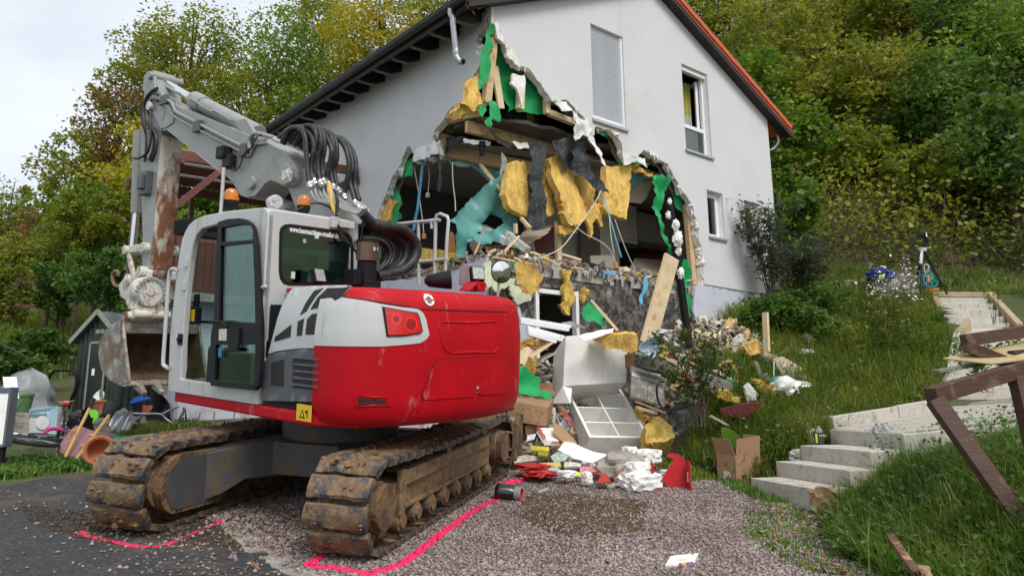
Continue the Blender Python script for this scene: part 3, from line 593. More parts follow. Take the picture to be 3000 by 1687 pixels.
cable([onY(*p,8.9)for p in R5([(1840,20),(1780,130),(1650,310),(1550,430),(1420,490),(1380,495)])],'pale cable swinging down across the rubble to the left')
cable([onY(*p,8.9)for p in R5([(1560,170),(1700,310),(1830,380),(1900,440),(1940,540)])],'pale cable ending in an orange plug above the slab',plug=m_orange)
cable([onY(*p,8.9)for p in R5([(1935,225),(1990,380),(2040,500),(2095,610)])],'pale cable hanging straight in front of the kitchen cupboards')
cable([onY(*p,9.0)for p in R5([(1895,200),(1910,360),(1930,470)])],'short pale cable left of the thin blue tape')
def part(name,m,lo,hi,bevel=0,parent=None):return MB().box(lo,hi).build(name,m,parent or house,bevel=bevel)
m_concd=mat('raw floor concrete',(.42,.40,.37),.9,var=.2,scale=6,bump=.6,bscale=25,dirt=((.2,.18,.16),.4,4))
slab=slab2d(rough_line([(7.3,9.05),(9.2,9.04),(12.3,9.05),(15.2,9.3),(15.2,16.7),(7.4,16.7),(7.33,12.5)],.15,.02,seed=5),(0,0,ZS-.2),EX,EY,(0,0,.2)).build('ground_floor_slab',m_concd,house)
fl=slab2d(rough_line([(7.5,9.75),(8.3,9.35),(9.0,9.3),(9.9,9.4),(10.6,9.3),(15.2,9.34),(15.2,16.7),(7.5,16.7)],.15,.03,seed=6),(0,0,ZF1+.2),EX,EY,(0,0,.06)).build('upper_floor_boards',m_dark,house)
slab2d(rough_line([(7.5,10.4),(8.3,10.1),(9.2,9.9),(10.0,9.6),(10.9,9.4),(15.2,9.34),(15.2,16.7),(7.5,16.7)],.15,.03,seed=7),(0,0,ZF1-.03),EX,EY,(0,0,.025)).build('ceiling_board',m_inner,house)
for k in range(9):
 y=9.85+k*.8
 part('joist',m_wood,(7.4,y,ZF1),(15.2,y+.09,ZF1+.2))
MB().beam(onX(*R2([(700,1060)])[0],7.45),onX(*R2([(700,1060)])[0],7.45)+np.array([3.2,-.9,-.25]),.12,.24).build('ceiling_beam',m_wood,house,bevel=.005)
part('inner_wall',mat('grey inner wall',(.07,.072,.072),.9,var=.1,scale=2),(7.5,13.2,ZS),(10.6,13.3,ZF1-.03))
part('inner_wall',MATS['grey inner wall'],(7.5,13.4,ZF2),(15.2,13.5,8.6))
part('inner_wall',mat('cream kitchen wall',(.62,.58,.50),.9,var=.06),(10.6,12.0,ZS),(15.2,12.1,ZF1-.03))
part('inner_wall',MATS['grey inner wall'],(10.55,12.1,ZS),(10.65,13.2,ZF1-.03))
bw=MB()
cdoor=(8.13,.55,9.12,3.0)
bl=rough_line([(X0+.05,.2),(8.13,.2),(8.13,3.03),(9.12,3.08),(9.12,.2),(11.05,.2),(11.05,2.55),(12.05,2.55),(12.05,.2),(12.4,.2),(12.4,3.38),(11.2,3.3),(10.3,3.36),(9.6,3.24),(8.9,3.33),(8.3,3.2),(7.6,3.3),(X0+.05,3.25)],.12,.012,seed=8)
cw=slab2d(bl,(0,Y0+.05,0),EX,EZ,(0,.22,0),step=.4,wob=.012,seed=2).build('cellar_wall',m_bitumen,house)
slab2d(rough_line([(12.36,3.44),(12.30,3.2),(12.24,2.9),(12.33,2.6),(12.28,2.2),(12.4,1.5),(12.4,.2),(X1,.2),(X1,3.443)],.1,.01,seed=3),(0,Y0+.015,0),EX,EZ,(0,.05,0)).build('plinth',m_plinth,house)
slab2d(rough_line([(9.16,3.44),(10.4,3.30),(11.2,3.36),(11.6,3.40),(12.2,3.44),(Y1,3.44),(Y1,.2),(9.16,.2)],.15,.015,seed=4),(X0+.015,0,0),EY,EZ,(.05,0,0)).build('plinth',m_plinth,house)
slab2d(rough_line([(7.27,2.3),(7.5,2.55),(7.75,2.75),(7.85,2.4),(8.0,2.5),(8.05,1.9),(8.0,1.2),(7.9,.3),(7.27,.3)],.08,.02,seed=14),(0,Y0+.0,0),EX,EZ,(0,.045,0)).build('plinth',m_plinth,house)
m_foamg=mat('pale green foam board',(.62,.66,.48),.9,var=.15,scale=9,bump=.8,bscale=30)
for k,(pl,lb)in enumerate([([(1000,530),(1045,520),(1050,690),(1010,720),(985,640)],0),([(1060,640),(1130,640),(1220,640),(1210,690),(1340,770),(1330,800),(1240,830),(1190,760),(1180,690),(1090,740),(1060,700)],1)]):
 slab2d(rough_line(gy(R5(pl),8.99),.05,.012,seed=k),(0,8.93+.03*k,0),EX,EZ,(0,.05,0),step=.08,wob=.03,seed=k).build('foam_board',m_foamg,cw)
part('cellar_back_wall',m_inner,(7.4,12.6,.2),(15.2,12.7,ZS-.2));part('cellar_partition',m_inner,(9.9,9.3,.2),(10.0,12.6,ZS-.2));part('cellar_floor',m_concd,(7.3,9.05,.38),(15.2,16.8,.5))
f=part('door_frame',m_pvc,(8.14,9.02,.5),(8.21,9.12,3.01));part('door_frame',m_pvc,(9.04,9.02,.5),(9.11,9.12,3.04));part('door_frame',m_pvc,(8.21,9.02,2.95),(9.04,9.12,3.02))
cwn=part('cellar_window',m_pvc,(11.07,9.04,1.1),(12.03,9.1,2.53))
part('pane',glass('cellar glass',(.5,.55,.55),.1),(11.14,9.028,1.2),(11.96,9.036,2.45),parent=cwn);part('mullion',m_pvc,(11.53,9.015,1.1),(11.58,9.027,2.5),parent=cwn)
def frame_mb(x0,z0,x1,z1,y,t,d):
 return MB().box((x0,y,z0),(x0+t,y+d,z1)).box((x1-t,y,z0),(x1,y+d,z1)).box((x0+t,y,z0),(x1-t,y+d,z0+t)).box((x0+t,y,z1-t),(x1-t,y+d,z1))
def sill(p,x0,x1,z):
 mb=MB();mb.prism([(0,0),(.21,.03),(.21,.0),(.015,-.03),(.012,-.05),(0,-.05)],(x0-.035,Y0-.045,z),(0,1,0),(0,0,1),(x1-x0+.07,0,0));return mb.build('sill',m_alu,p)
m_gl=glass('window glass',(.30,.34,.34),.10)
m_glo=glass('window glass clear',(.62,.68,.68),.10)
def window(W,kind):
 x0,z0,x1,z1=W;g=frame_mb(x0+.002,z0+.002,x1-.002,z1-.002,Y0+.13,.055,.07).build('window',m_pvc,house,bevel=.006)
 sill(g,x0,x1,z0+.012)
 rv=MB().box((x0-.001,Y0+.02,z0),(x0+.001,Y0+.14,z1)).build('reveal',m_render,g)
 if kind=='shutter':
  n=50;zz=z0+.12;dz=(z1-zz)/n;me=None
  MB().box((x0+.0,Y0+.055,zz-.05),(x1-.04,Y0+.085,zz)).build('bottom_rail',m_pvc,g,bevel=.004)
  MB().box((x1-.045,Y0+.03,z0+.01),(x1-.004,Y0+.09,z1-.004)).build('guide_rail',m_pvc,g)
  mb=MB();mb.grid([[(x,Y0+.07-.012*math.sin(math.pi*t),dz*.96*t)for x in(x0+.004,x1-.045)][::-1]for t in(0,.2,.5,.8,1)]);me=mb.mesh('slat');me.materials.append(m_slat)
  for k in range(n):o=link('slat',me,None,g,smooth=True);o.location.z=zz+k*dz
  part('backing',m_dark,(x0+.05,Y0+.14,z0+.05),(x1-.05,Y0+.15,z1-.05),parent=g)
 elif kind=='tall':
  zt=z0+.60
  MB().box((x0+.057,Y0+.125,zt-.04),(x1-.057,Y0+.195,zt+.04)).build('transom',m_pvc,g,bevel=.005)
  MB().box((x0+.06,Y0+.16,z0+.06),(x1-.06,Y0+.168,zt-.05)).build('pane',m_gl,g)
  MB().box((x0+.0,Y0+.05,z1-.10),(x1-.0,Y0+.12,z1-.005)).build('shutter_box',m_pvc,g,bevel=.004)
  s=frame_mb(0,zt+.05,x1-x0-.13,z1-.12,0,.06,.06).build('sash',m_pvc,g,bevel=.005);s.location=(x1-.065,Y0+.21,0);s.rotation_euler=(0,0,math.radians(180-118));s.location.x=x1-.07
  MB().box((.06,.02,zt+.11),(x1-x0-.19,.03,z1-.18)).build('pane',m_glo,s)
  for c,col,a,b in((0,(.55,.52,.13),.55,1.0),(1,(.62,.62,.60),.0,.55)):
   zc0,zc1=z0+.1,z1-.12;q0,q1=zc0+(zc1-zc0)*a,zc0+(zc1-zc0)*b
   rows=[[(x0+.34+.48*t,Y0+.42+.035*math.sin(t*26),z)for t in np.linspace(0,1,40)]for z in(q0,q1)]
   MB().grid(rows).build('curtain',mat('curtain %d'%c,col,.9,var=.12,scale=8,trans=.3),g,smooth=True)
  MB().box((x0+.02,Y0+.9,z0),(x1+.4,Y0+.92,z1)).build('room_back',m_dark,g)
 else:
  MB().box((x0+.06,Y0+.15,z0+.06),(x1-.06,Y0+.158,z1-.06)).build('pane',m_gl,g)
  ss=frame_mb(x0+.058,z0+.058,x1-.058,z1-.058,Y0+.12,.05,.05).build('sash',m_pvc,g,bevel=.005)
  rows=[[(x0+.1+(x1-x0-.2)*t,Y0+.24+.015*math.sin(t*40),z)for t in np.linspace(0,1,40)]for z in(z0+.08,z1-.08)]
  MB().grid(rows).build('curtain',mat('grey blind',(.20,.21,.23),.9,var=.1),g,smooth=True)
 return g
window(W1,'shutter');window(W2,'tall');window(W3,'small');window(W4,'small')
roof=MB()
def rz(x):return zroof(x)
for s_ in(-1,1):
 xe=6.56 if s_<0 else 16.12
 roof.prism([(xe,rz(xe)),(RIDX,rz(RIDX)),(RIDX,rz(RIDX)-.10),(xe,rz(xe)-.10)],(0,Y0-.21,0),EX,EZ,(0,Y1-Y0+.45,0))
roof=roof.build('roof',m_tile,house)
nv=22;mv=MB().box((0,-.006,-.055),(.268,.10,.055)).mesh('verge_tile');mv.materials.append(m_tile)
for s_ in(-1,1):
 for k in range(nv-4 if s_<0 else nv-3):
  x=(16.12-.235*k)if s_>0 else(6.56+.235*k)
  o=link('verge_tile',mv,None,roof,bevel=.008);o.location=(x,Y0-.235,rz(x)+.012);o.rotation_euler=(0,-math.radians(180-24.9)if s_>0 else-math.radians(24.9),0)
  if s_>0:o.rotation_euler=(math.radians(0),math.radians(24.9)+math.pi,0)
  o.location.z+=.004*(k%3)
for s_ in(-1,1):
 xe=6.56 if s_<0 else 16.12
 MB().prism([(xe,rz(xe)-.06),(RIDX,rz(RIDX)-.06),(RIDX,rz(RIDX)-.20),(xe,rz(xe)-.20)],(0,Y0-.20,0),EX,EZ,(0,.03,0)).build('barge_board',m_soff,roof)
 n=42;L_=(RIDX-6.56)
 for k in range(n):
  xa=16.12-L_*k/n if s_>0 else 6.56+L_*k/n;xb=xa-(s_*L_/n*.93)
  MB().prism([(xa,rz(xa)-.185),(xb,rz(xb)-.185),(xb,rz(xb)-.20),(xa,rz(xa)-.20)],(0,Y0-.168,0),EX,EZ,(0,.18,0)).build('soffit_board',m_soff,roof)
MB().box((6.585,Y0-.2,7.27),(6.615,Y1+.2,7.44)).build('fascia',m_soff,roof)
MB().prism([(6.62,rz(6.62)-.13),(X0+.02,rz(X0+.02)-.13),(X0+.02,rz(X0+.02)-.15),(6.62,rz(6.62)-.15)],(0,Y0-.15,0),EX,EZ,(0,Y1-Y0+.3,0)).build('eaves_boarding',m_soff,roof)
m_tail=mat('weathered rafter edge',(.16,.15,.145),.7,var=.2)
for k in range(13):
 y=Y0+.25+k*.62
 t_=MB().prism([(6.63,rz(6.63)-.155),(X0-.001,rz(X0)-.155),(X0-.001,rz(X0)-.36),(7.0,rz(6.9)-.33),(6.72,7.30),(6.63,7.32)],(0,y,0),EX,EZ,(0,.07,0)).build('rafter_tail',m_soff,roof)
 MB().prism([(6.63,7.318),(6.72,7.298),(7.0,rz(6.9)-.332),(X0-.002,rz(X0)-.362),(X0-.002,rz(X0)-.380),(7.0,rz(6.9)-.352),(6.715,7.278),(6.63,7.298)],(0,y-.004,0),EX,EZ,(0,.078,0)).build('lower_edge',m_tail,t_)
gut=MB()
prof=[(.075*math.cos(a),.075*math.sin(a))for a in np.linspace(math.pi,2*math.pi,13)]+[(.068*math.cos(a),.068*math.sin(a))for a in np.linspace(2*math.pi,math.pi,13)]
gut.prism(prof,(6.51,Y0-.25,7.43),EX,EZ,(0,Y1-Y0+.45,0))
gut=gut.build('gutter',m_anth,roof,smooth=True)
MB().tube([(6.435,Y0-.25,7.435),(6.435,Y1+.2,7.435)],.012,8).build('bead',m_anth,gut,smooth=True)
for k in range(12):
 y=Y0+.35+k*.68
 MB().prism([(.080*math.cos(a),.080*math.sin(a))for a in np.linspace(math.pi,2*math.pi,13)]+[(.0752*math.cos(a),.0752*math.sin(a))for a in np.linspace(2*math.pi,math.pi,13)],(6.51,y,7.43),EX,EZ,(0,.03,0)).build('gutter_bracket',m_anth,gut,smooth=True)
m_zinc=mat('zinc pipe',(.40,.41,.43),.38,metal=.7,var=.12,scale=6)
pp=spline([(6.51,Y0+.14,7.37),(6.51,Y0+.14,7.28),(6.53,Y0+.10,7.20),(6.53,Y0+.10,7.10),(6.60,Y0+.12,6.70),(6.62,Y0+.12,6.58),(6.66,Y0+.07,6.48),(6.66,Y0-.01,6.46)],6)
dp=MB().tube(pp,.045,14,cap=False).build('downpipe',m_zinc,roof,smooth=True)
MB().lathe([(.047,0),(.05,.02),(.05,.06),(.047,.08)],(6.605,Y0+.12,6.62),(0,0,1),14).build('collar',m_zinc,dp,smooth=True)
MB().tube(spline([(16.02,Y0+.1,7.37),(16.02,Y0+.1,7.2),(15.9,Y0+.2,7.02),(15.6,Y0+.3,6.95),(15.52,Y0+.3,6.8),(15.52,Y0+.3,3.2)],6),.045,12).build('downpipe',m_zinc,roof,smooth=True)
MB().prism(prof,(16.17,Y0-.2,7.43),EX,EZ,(0,Y1-Y0+.4,0)).build('gutter',m_anth,roof,smooth=True)
part('eaves_wall',m_render,(X1-.12,Y0+.14,.3),(X1-.002,Y1,7.6));
slab2d([(X0,.3),(X1,.3),(X1,7.6),(RIDX,9.5),(X0,7.6)],(0,Y1-.12,0),EX,EZ,(0,.12,0)).build('back_wall',m_render,house)
for k,(a,b)in enumerate([(R2([(780,135)])[0],R2([(980,5)])[0]),(R2([(890,70)])[0],R2([(985,60)])[0]),(R2([(925,75)])[0],R2([(945,105)])[0])]):
 o=MB().beam(onX(*a,6.9),onX(*b,6.95),.02,.015).build('wood_splinter',m_wood);tag(o,['long thin splinter under the eaves beside the bent downpipe','short splinter under the eaves at the house corner','tiny dangling splinter under the eaves'][k],'splinter','splinters under the eaves')
#   excavator
_A=np.array([3.45,5.72,0.]);_t=np.array([2.96,2.01,.3])/3.6;_nn=np.array([-1.24,1.81,.13])/2.2
EO=_A+1.8*_t+1.375*_nn;EN=np.cross(_t,_nn);EN/=np.linalg.norm(EN)
def _fr(a):
 h=np.array([math.cos(a),math.sin(a),0]);u=h-EN*(h@EN);u/=np.linalg.norm(u);return u,np.cross(EN,u)
EU,EV=_fr(math.radians(99.1));TU,TV=_fr(math.radians(34.2));EO1=EO-.03*EU+.03*EV
EM=mcol(EU,EV,EN,EO1);TM=mcol(TU,TV,EN,EO)
def eloc(p):q=p-EO1;return np.array([q@EU,q@EV,q@EN])
def exv(x,y,v):d=ray(x,y);return eloc(CAM+d*((v-(CAM-EO1)@EV)/(d@EV)))
def exu(x,y,u):d=ray(x,y);return eloc(CAM+d*((u-(CAM-EO1)@EU)/(d@EU)))
def tlv(x,y,v):d=ray(x,y);q=CAM+d*((v-(CAM-EO)@TV)/(d@TV))-EO;return np.array([q@TU,q@TV,q@EN])
K=.41408
def A1(l,v):return[tuple(exv(a*K,b*K,v)[[0,2]])for a,b in l]
def A4(l,v):return[tuple(exv(a*K,550+b*K,v)[[0,2]])for a,b in l]
def A5(l,v):return[tuple(exv(480+a*K,560+b*K,v)[[0,2]])for a,b in l]
def C5(l,u):return[tuple(exu(480+a*K,560+b*K,u)[[1,2]])for a,b in l]
mud=(.16,.098,.048)
m_exg=mat('excavator light grey paint',(.27,.275,.265),.42,var=.05,scale=5,dirt=((.24,.235,.22),.26,6.),coat=.1)
m_exw=mat('excavator white grey paint',(.52,.53,.53),.38,var=.03,scale=3,dirt=((.42,.42,.40),.24,3.),dirt2=((.38,.36,.32),.2,3.,(2,2,.2)),coat=.15)
m_exr=mat('excavator red paint',(.45,.003,.010),.5,var=.12,scale=2.2,spec=.2,dirt=((.52,.10,.10),.17,7.,(1,1,.35)))
m_exd=mat('excavator dark grey plastic',(.085,.09,.10),.5,var=.1,scale=5,dirt=((.14,.135,.13),.28,4))
m_exk=mat('excavator black plastic',(.010,.011,.013),.5,var=.2,spec=.22)
m_mesh=mat('black vent mesh',(.02,.018,.018),.55,var=.6,scale=140,bump=.6,bscale=160)
m_rub=mat('black hose rubber',(.018,.018,.02),.5,var=.3,scale=20,dirt=((.06,.055,.05),.3,10))
m_trk=mat('muddy track steel',(.045,.047,.055),.6,var=.4,scale=9,dirt=(mud,.56,4.5),dirt2=((.22,.14,.07),.42,10.),bump=.9,bscale=16)
m_frm=mat('muddy track frame',(.085,.085,.092),.6,var=.3,scale=6,dirt=((.19,.118,.055),.60,5.,(1,1,2.)),dirt2=((.26,.17,.085),.42,9.),bump=.6,bscale=22)
m_mud=mat('clay mud',(.175,.108,.052),.9,var=.35,scale=9,bump=1.,bscale=18,dirt=((.085,.052,.028),.45,7.))
m_xfr=mat('undercarriage grey steel',(.075,.078,.085),.55,var=.2,scale=5,dirt=((.125,.083,.045),.32,4.5))
m_rust=mat('rusty arm plate',(.21,.085,.042),.75,var=.35,scale=7,dirt=((.66,.62,.53),.52,3.2,(1,1,.45)),bump=.4,bscale=30)
m_cream=mat('scratched cream paint',(.64,.61,.55),.6,var=.1,scale=5,dirt=((.22,.10,.05),.30,6.),dirt2=((.36,.33,.29),.33,9.))
m_bkt=mat('worn bucket steel',(.25,.225,.20),.6,metal=.25,var=.35,scale=4,dirt=((.19,.125,.075),.45,3.5),dirt2=((.42,.40,.37),.36,6.),bump=.5,bscale=24)
m_bkin=mat('muddy bucket inside',(.12,.075,.042),.85,var=.4,scale=5,bump=.7,bscale=18,dirt=((.18,.12,.07),.4,4))
m_chr=mat('chrome rod',(.75,.77,.80),.12,metal=1.,var=.03)
m_steel=mat('galvanised fittings',(.55,.55,.53),.4,metal=.6,var=.15,scale=20)
m_exgl=glass('cab glass green',(.50,.66,.61),.0)
m_exgl2=glass('rear cab glass',(.36,.50,.47),.22,1.,(.75,.92,.9))
exc=thing('excavator','red, white and grey tracked excavator parked before the torn house','excavator',M=EM)
def sub(mb,name,m,parent=exc,**k):return mb.build(name,m,parent,**k)
uc=MB().cyl((0,0,.62),(0,0,1.02),.62,36).box((-.75,-.62,.36),(.75,.62,.68)).build('undercarriage',m_xfr,exc,bevel=.01)
uc.matrix_local=EM.inverted()@TM
for sx in(-1,1):
 for sy in(-1,1):
  p0=np.array((sx*.55,sy*.4));p1=np.array((sx*1.28,sy*.90));d=p1-p0;L_=np.linalg.norm(d);d/=L_
  mb=MB().prism([(0,.34),(L_*.45,.34),(L_*.72,.22),(L_+.1,.14),(L_+.1,.60),(L_*.8,.64),(0,.70)],(p0[0]-d[1]*-.15,p0[1]+d[0]*-.15,0),(d[0],d[1],0),EZ,(-d[1]*.3,d[0]*.3,0))
  mb.build('leg_arm',m_xfr,uc,bevel=.012)
RL,ZL,XL=.335,.40,1.74
def loop_pts(n):
 """evenly spaced stations round the track: position x, z, angle of the outward normal"""
 st=2*XL;arc=math.pi*RL;tot=2*st+2*arc;o=[]
 for k in range(n):
  s=(k+.35)/n*tot
  if s<st:x,z,a=-XL+s,ZL+RL-.03*math.sin(math.pi*s/st)*1.5,math.pi/2
  elif s<st+arc:t=(s-st)/RL;x,z,a=XL+RL*math.sin(t),ZL+RL*math.cos(t),math.pi/2-t
  elif s<2*st+arc:x,z,a=XL-(s-st-arc),ZL-RL,-math.pi/2
  else:t=(s-2*st-arc)/RL;x,z,a=-XL-RL*math.sin(t),ZL-RL*math.cos(t),-math.pi/2-t
  o.append((x,z,a))
 return o
shoes=[]
for k in range(4):
 rr=random.Random(k);hw=.275
 prof_=[(-.088,.0),(-.098,.035),(-.075,.062),(-.02,.07),(.04,.066),(.088,.05),(.098,.02),(.09,0)]
 rows=[]
 for y in np.linspace(-hw,hw,9):
  row=[]
  for(a,b)in prof_:
   n_=noise.noise(Vector((a*9+k*5,y*7,b*9)))*.022;row.append((a+n_*.5,y+n_*.5,b+n_+(.008 if rr.random()<.15 else 0)-(.014 if abs(y)>hw*.95 else 0)))
  rows.append(row)
 mb=MB().grid(rows);m_=len(prof_)
 for r_,flip in((0,False),(8,True)):
  f_=tuple(r_*m_+i for i in range(m_));mb.f.append(f_ if flip else f_[::-1])
 mb.f.append((0,8*m_,9*m_-1,m_-1))if False else None
 mb.box((-.07,-.09,-.05),(.07,-.03,.005)).box((-.07,.03,-.05),(.07,.09,.005))
 me=mb.mesh('track_shoe');me.materials.append(m_trk);me.polygons.foreach_set('use_smooth',[True]*len(me.polygons));me.set_sharp_from_angle(angle=math.radians(38));shoes.append(me)
for yc in(-1.1,1.02):
 so=-1 if yc<0 else 1
 fr=MB()
 y0_,y1_=(yc-.17,yc+.17)
 fr.prism([(-1.35,.24),(1.35,.24),(1.42,.36),(1.36,.50),(1.1,.56),(-1.1,.56),(-1.36,.50),(-1.42,.36)],(0,y0_,0),EX,EZ,(0,y1_-y0_,0))
 yo=yc+so*.17
 for s2 in(-1,1):
  yy=yc+s2*.17
  if s2==so:fr.box((-1.25,min(yy,yy+s2*.045),.47),(1.25,max(yy,yy+s2*.045),.60)).box((-1.3,min(yy,yy+s2*.03),.26),(1.3,max(yy,yy+s2*.03),.30)).box((-1.34,min(yy,yy+s2*.05),.22),(-1.22,max(yy,yy+s2*.05),.62))
 tr=fr.build('crawler_track',m_frm,exc,bevel=.01);tr.matrix_local=EM.inverted()@TM
 for k,(x,z,a)in enumerate(loop_pts(44)):
  o=link('track_shoe',shoes[k%4],None,tr)
  t_=Vector((math.sin(a),0,-math.cos(a)));n_=Vector((math.cos(a),0,math.sin(a)))
  rr=random.Random(k+100*so);wob_=rr.uniform(-.05,.05)
  o.matrix_local=mcol(t_,(0,1,0),n_ if t_.cross(Vector((0,1,0))).dot(n_)>0 else n_,(x,yc+rr.uniform(-.004,.004),z))@Matrix.Rotation(wob_,4,'Y')
 for sx in(-1,1):
  yi=yc+so*.20;
  wh=MB().cyl((sx*XL,yc-.2,ZL),(sx*XL,yc+.2,ZL),.20,28).cyl((sx*XL,yc-.06,ZL),(sx*XL,yc+.06,ZL),.29,28).build('idler',m_frm,tr,bevel=.01)
  MB().cyl((sx*XL,yc-.275,ZL+.0),(sx*XL,yc-.20,ZL+.0),.19,30).build('hub_cover',m_mud,wh,bevel=.006)if so<0 else None
 for k in range(8):
  x=-1.26+k*.36
  MB().cyl((x,yc-.225,.175),(x,yc+.225,.175),.062,14).cyl((x,yc-.20,.175),(x,yc-.13,.175),.09,14).cyl((x,yc+.13,.175),(x,yc+.20,.175),.09,14).build('track_roller',m_frm,tr)
 for x in(-.1,):
  MB().cyl((x,yc-.20,.64),(x,yc+.20,.64),.055,14).build('carrier_roller',m_frm,tr)
 for sx in(-1,1):
  yy=yc-so*.17
  d_=[(sx*(1.02),.64),(sx*1.02,.12)]+[(sx*(1.62+.27*math.cos(a)),.40+.27*math.sin(a))for a in np.linspace(-1.25,math.pi/2,14)]
  g=MB().prism(d_,(0,yy,0),EX,EZ,(0,-so*.12,0)).build('guard',m_mud,tr,bevel=.012)
  d2=[(1.345*sx+(x_-1.345*sx)*.88,.39+(z_-.39)*.86)for x_,z_ in d_]
  MB().prism(d2,(0,yy-so*.12,0),EX,EZ,(0,-so*.006,0)).build('guard_plate',m_xfr,g)
 rows=[]
 for x in np.linspace(-1.3,1.32,46):
  row=[]
  for t in np.linspace(0,1,9):
   y=y0_-.03+(y1_-y0_+.06)*t;hh=math.sin(math.pi*t)**.5*(.045+.05*noise.noise(Vector((x*3,y*5,yc)))+.03*noise.noise(Vector((x*11,y*13,yc))))
   row.append((x,y,.55+hh-(.06 if t in(0,1)else 0)))
  rows.append(row)
 MB().grid(rows).build('mud_heap',m_mud,tr,smooth=True,ang=180)
rr=random.Random(4);mb=MB()
for k in range(1500):
 x,z,a=rr.choice(loop_pts(44));yc=rr.choice((-1.1,1.02));r=.006+.034*rr.random()**2
 c=Vector((x+math.cos(a)*.062+rr.uniform(-.08,.08)*abs(math.sin(a)),yc+rr.uniform(-.26,.26),z+math.sin(a)*.062+rr.uniform(-.08,.08)*abs(math.cos(a))))
 mb.add([c+Vector((p[0]*r*rr.uniform(.7,1.3),p[1]*r*rr.uniform(.7,1.3),p[2]*r*rr.uniform(.6,1.1)))for p in OCT],[tuple(f)for f in OCF])
cl=mb.build('mud_clods',m_mud,uc);cl['kind']='stuff'
bl=[]
for t in np.linspace(0,1,9):
 bl.append((2.42+.10*(2*t-1)**2,.06+.62*t))
pr_=bl+[(x-.05,z)for x,z in bl[::-1]]
bd=MB().prism(pr_,(0,-1.34,0),EX,EZ,(0,2.68,0)).build('dozer_blade',m_cream,uc,bevel=.006)
for y in(-1.37,1.33):MB().prism([(2.30,.05),(2.58,.03),(2.60,.70),(2.44,.74),(2.32,.6)],(0,y,0),EX,EZ,(0,.05,0)).build('end_plate',m_mud,bd,bevel=.006)
for y in(-.45,.45):MB().beam((.7,y,.35),(2.35,y,.33),.14,.16).build('blade_arm',m_xfr,bd)
deck=MB().prism([(1.30,1.24),(1.38,1.18),(1.41,1.05),(1.41,-.2),(1.1,-1.15),(.6,-1.36),(-.8,-1.38),(-1.5,-1.15),(-1.8,0),(-1.6,1.05),(-1.2,1.26)],(0,0,1.0),EX,EY,(0,0,.11)).build('deck',m_exr,exc,bevel=.02,seg=3)
MB().prism([(1.25,1.2),(1.36,1.1),(1.36,-.2),(.6,-1.3),(-.8,-1.3),(-1.7,0),(-1.2,1.2)],(0,0,1.112),EX,EY,(0,0,.05)).build('floor_plate',m_exd,deck)
PL=spline([(-1.24,1.268,0),(-1.42,1.25,0),(-1.60,1.17,0),(-1.76,.98,0),(-1.85,.62,0),(-1.90,.2,0),(-1.89,-.2,0),(-1.82,-.62,0),(-1.68,-.98,0),(-1.46,-1.24,0),(-1.15,-1.38,0),(-.7,-1.41,0)],12)
PL=np.array(PL)[:,:2];SS=np.r_[0,np.cumsum(np.linalg.norm(np.diff(PL,axis=0),axis=1))];SMAX=SS[-1]
_tg=np.gradient(PL,axis=0);_tg/=np.linalg.norm(_tg,axis=1)[:,None];PNn=np.column_stack([_tg[:,1],-_tg[:,0]])
if PNn[len(PNn)//2][0]>0:PNn=-PNn
WK=[1.0,1.015,1.05,1.10,1.2,1.5,1.8,2.02,2.10,2.16,2.20,2.215];WF=[.16,.11,.06,.03,.005,0,.0,.025,.045,.08,.14,.22]
def cwp(s,w_,off=0.):
 x=np.interp(s,SS,PL[:,0]);y=np.interp(s,SS,PL[:,1]);nx=np.interp(s,SS,PNn[:,0]);ny=np.interp(s,SS,PNn[:,1]);f=np.interp(w_,WK,WF)-off
 return np.stack([x-nx*f,y-ny*f,np.asarray(w_)+0*x],-1)
_sg,_wg=np.meshgrid(np.linspace(0,SMAX,360),np.linspace(1.0,2.21,200));_cg=cwp(_sg.ravel(),_wg.ravel())
_px=proj(EO1+_cg[:,:1]*EU+_cg[:,1:2]*EV+_cg[:,2:]*EN)
def cwpix(x,y):
 k=np.argmin((_px[:,0]-x)**2+(_px[:,1]-y)**2+_px[:,2]*.3);return _sg.ravel()[k],_wg.ravel()[k]
def CW(l,s=.34503):return[cwpix(920+a*s,780+b*s)for a,b in l]
cw=MB().grid([[cwp(s,w_)for s in np.linspace(0,SMAX,90)]for w_ in np.unique(np.r_[WK,np.linspace(1.2,2.0,7)])])
cw=cw.build('counterweight',m_exr,exc,smooth=True,ang=60)
MB().prism([tuple(cwp(s,2.215)[:2])for s in np.linspace(0,SMAX,50)]+[(-.42,-1.2),(-.42,1.05)],(0,0,2.17),EX,EY,(0,0,.044)).build('hood_top',m_exr,cw,bevel=.01)
MB().prism([tuple(cwp(s,1.0)[:2])for s in np.linspace(0,SMAX,50)]+[(-.5,-1.2),(-.5,1.2)],(0,0,1.002),EX,EY,(0,0,.02)).build('underside',m_exd,cw)
def patch(lo,hi,off,name,m,parent=cw,n=40,nw=5,round0=0.,**kw):
 """panel on the counterweight between two traced curves (pixel lists already mapped to s, w)"""
 lo=sorted(lo);hi=sorted(hi);a=max(lo[0][0],hi[0][0]);b=min(lo[-1][0],hi[-1][0]);rows=[]
 for s in np.linspace(a,b,n):
  l_=np.interp(s,*zip(*lo));h_=np.interp(s,*zip(*hi));rows.append([cwp(s,l_+(h_-l_)*t,off)for t in np.linspace(0,1,nw)])
 return MB().grid(rows).build(name,m,parent,smooth=True,ang=60,**kw)
wl=[(0,cwpix(946,1013)[1])]+CW([(300,682),(600,680),(800,662),(900,650),(950,625),(975,585)])
wh_=[(0,2.02)]+CW([(60,215),(300,262),(560,315),(750,345),(880,360),(930,400),(960,470),(975,580)])
sc_=patch(wl,wh_,.006,'white_side_cover',m_exw,nw=8)
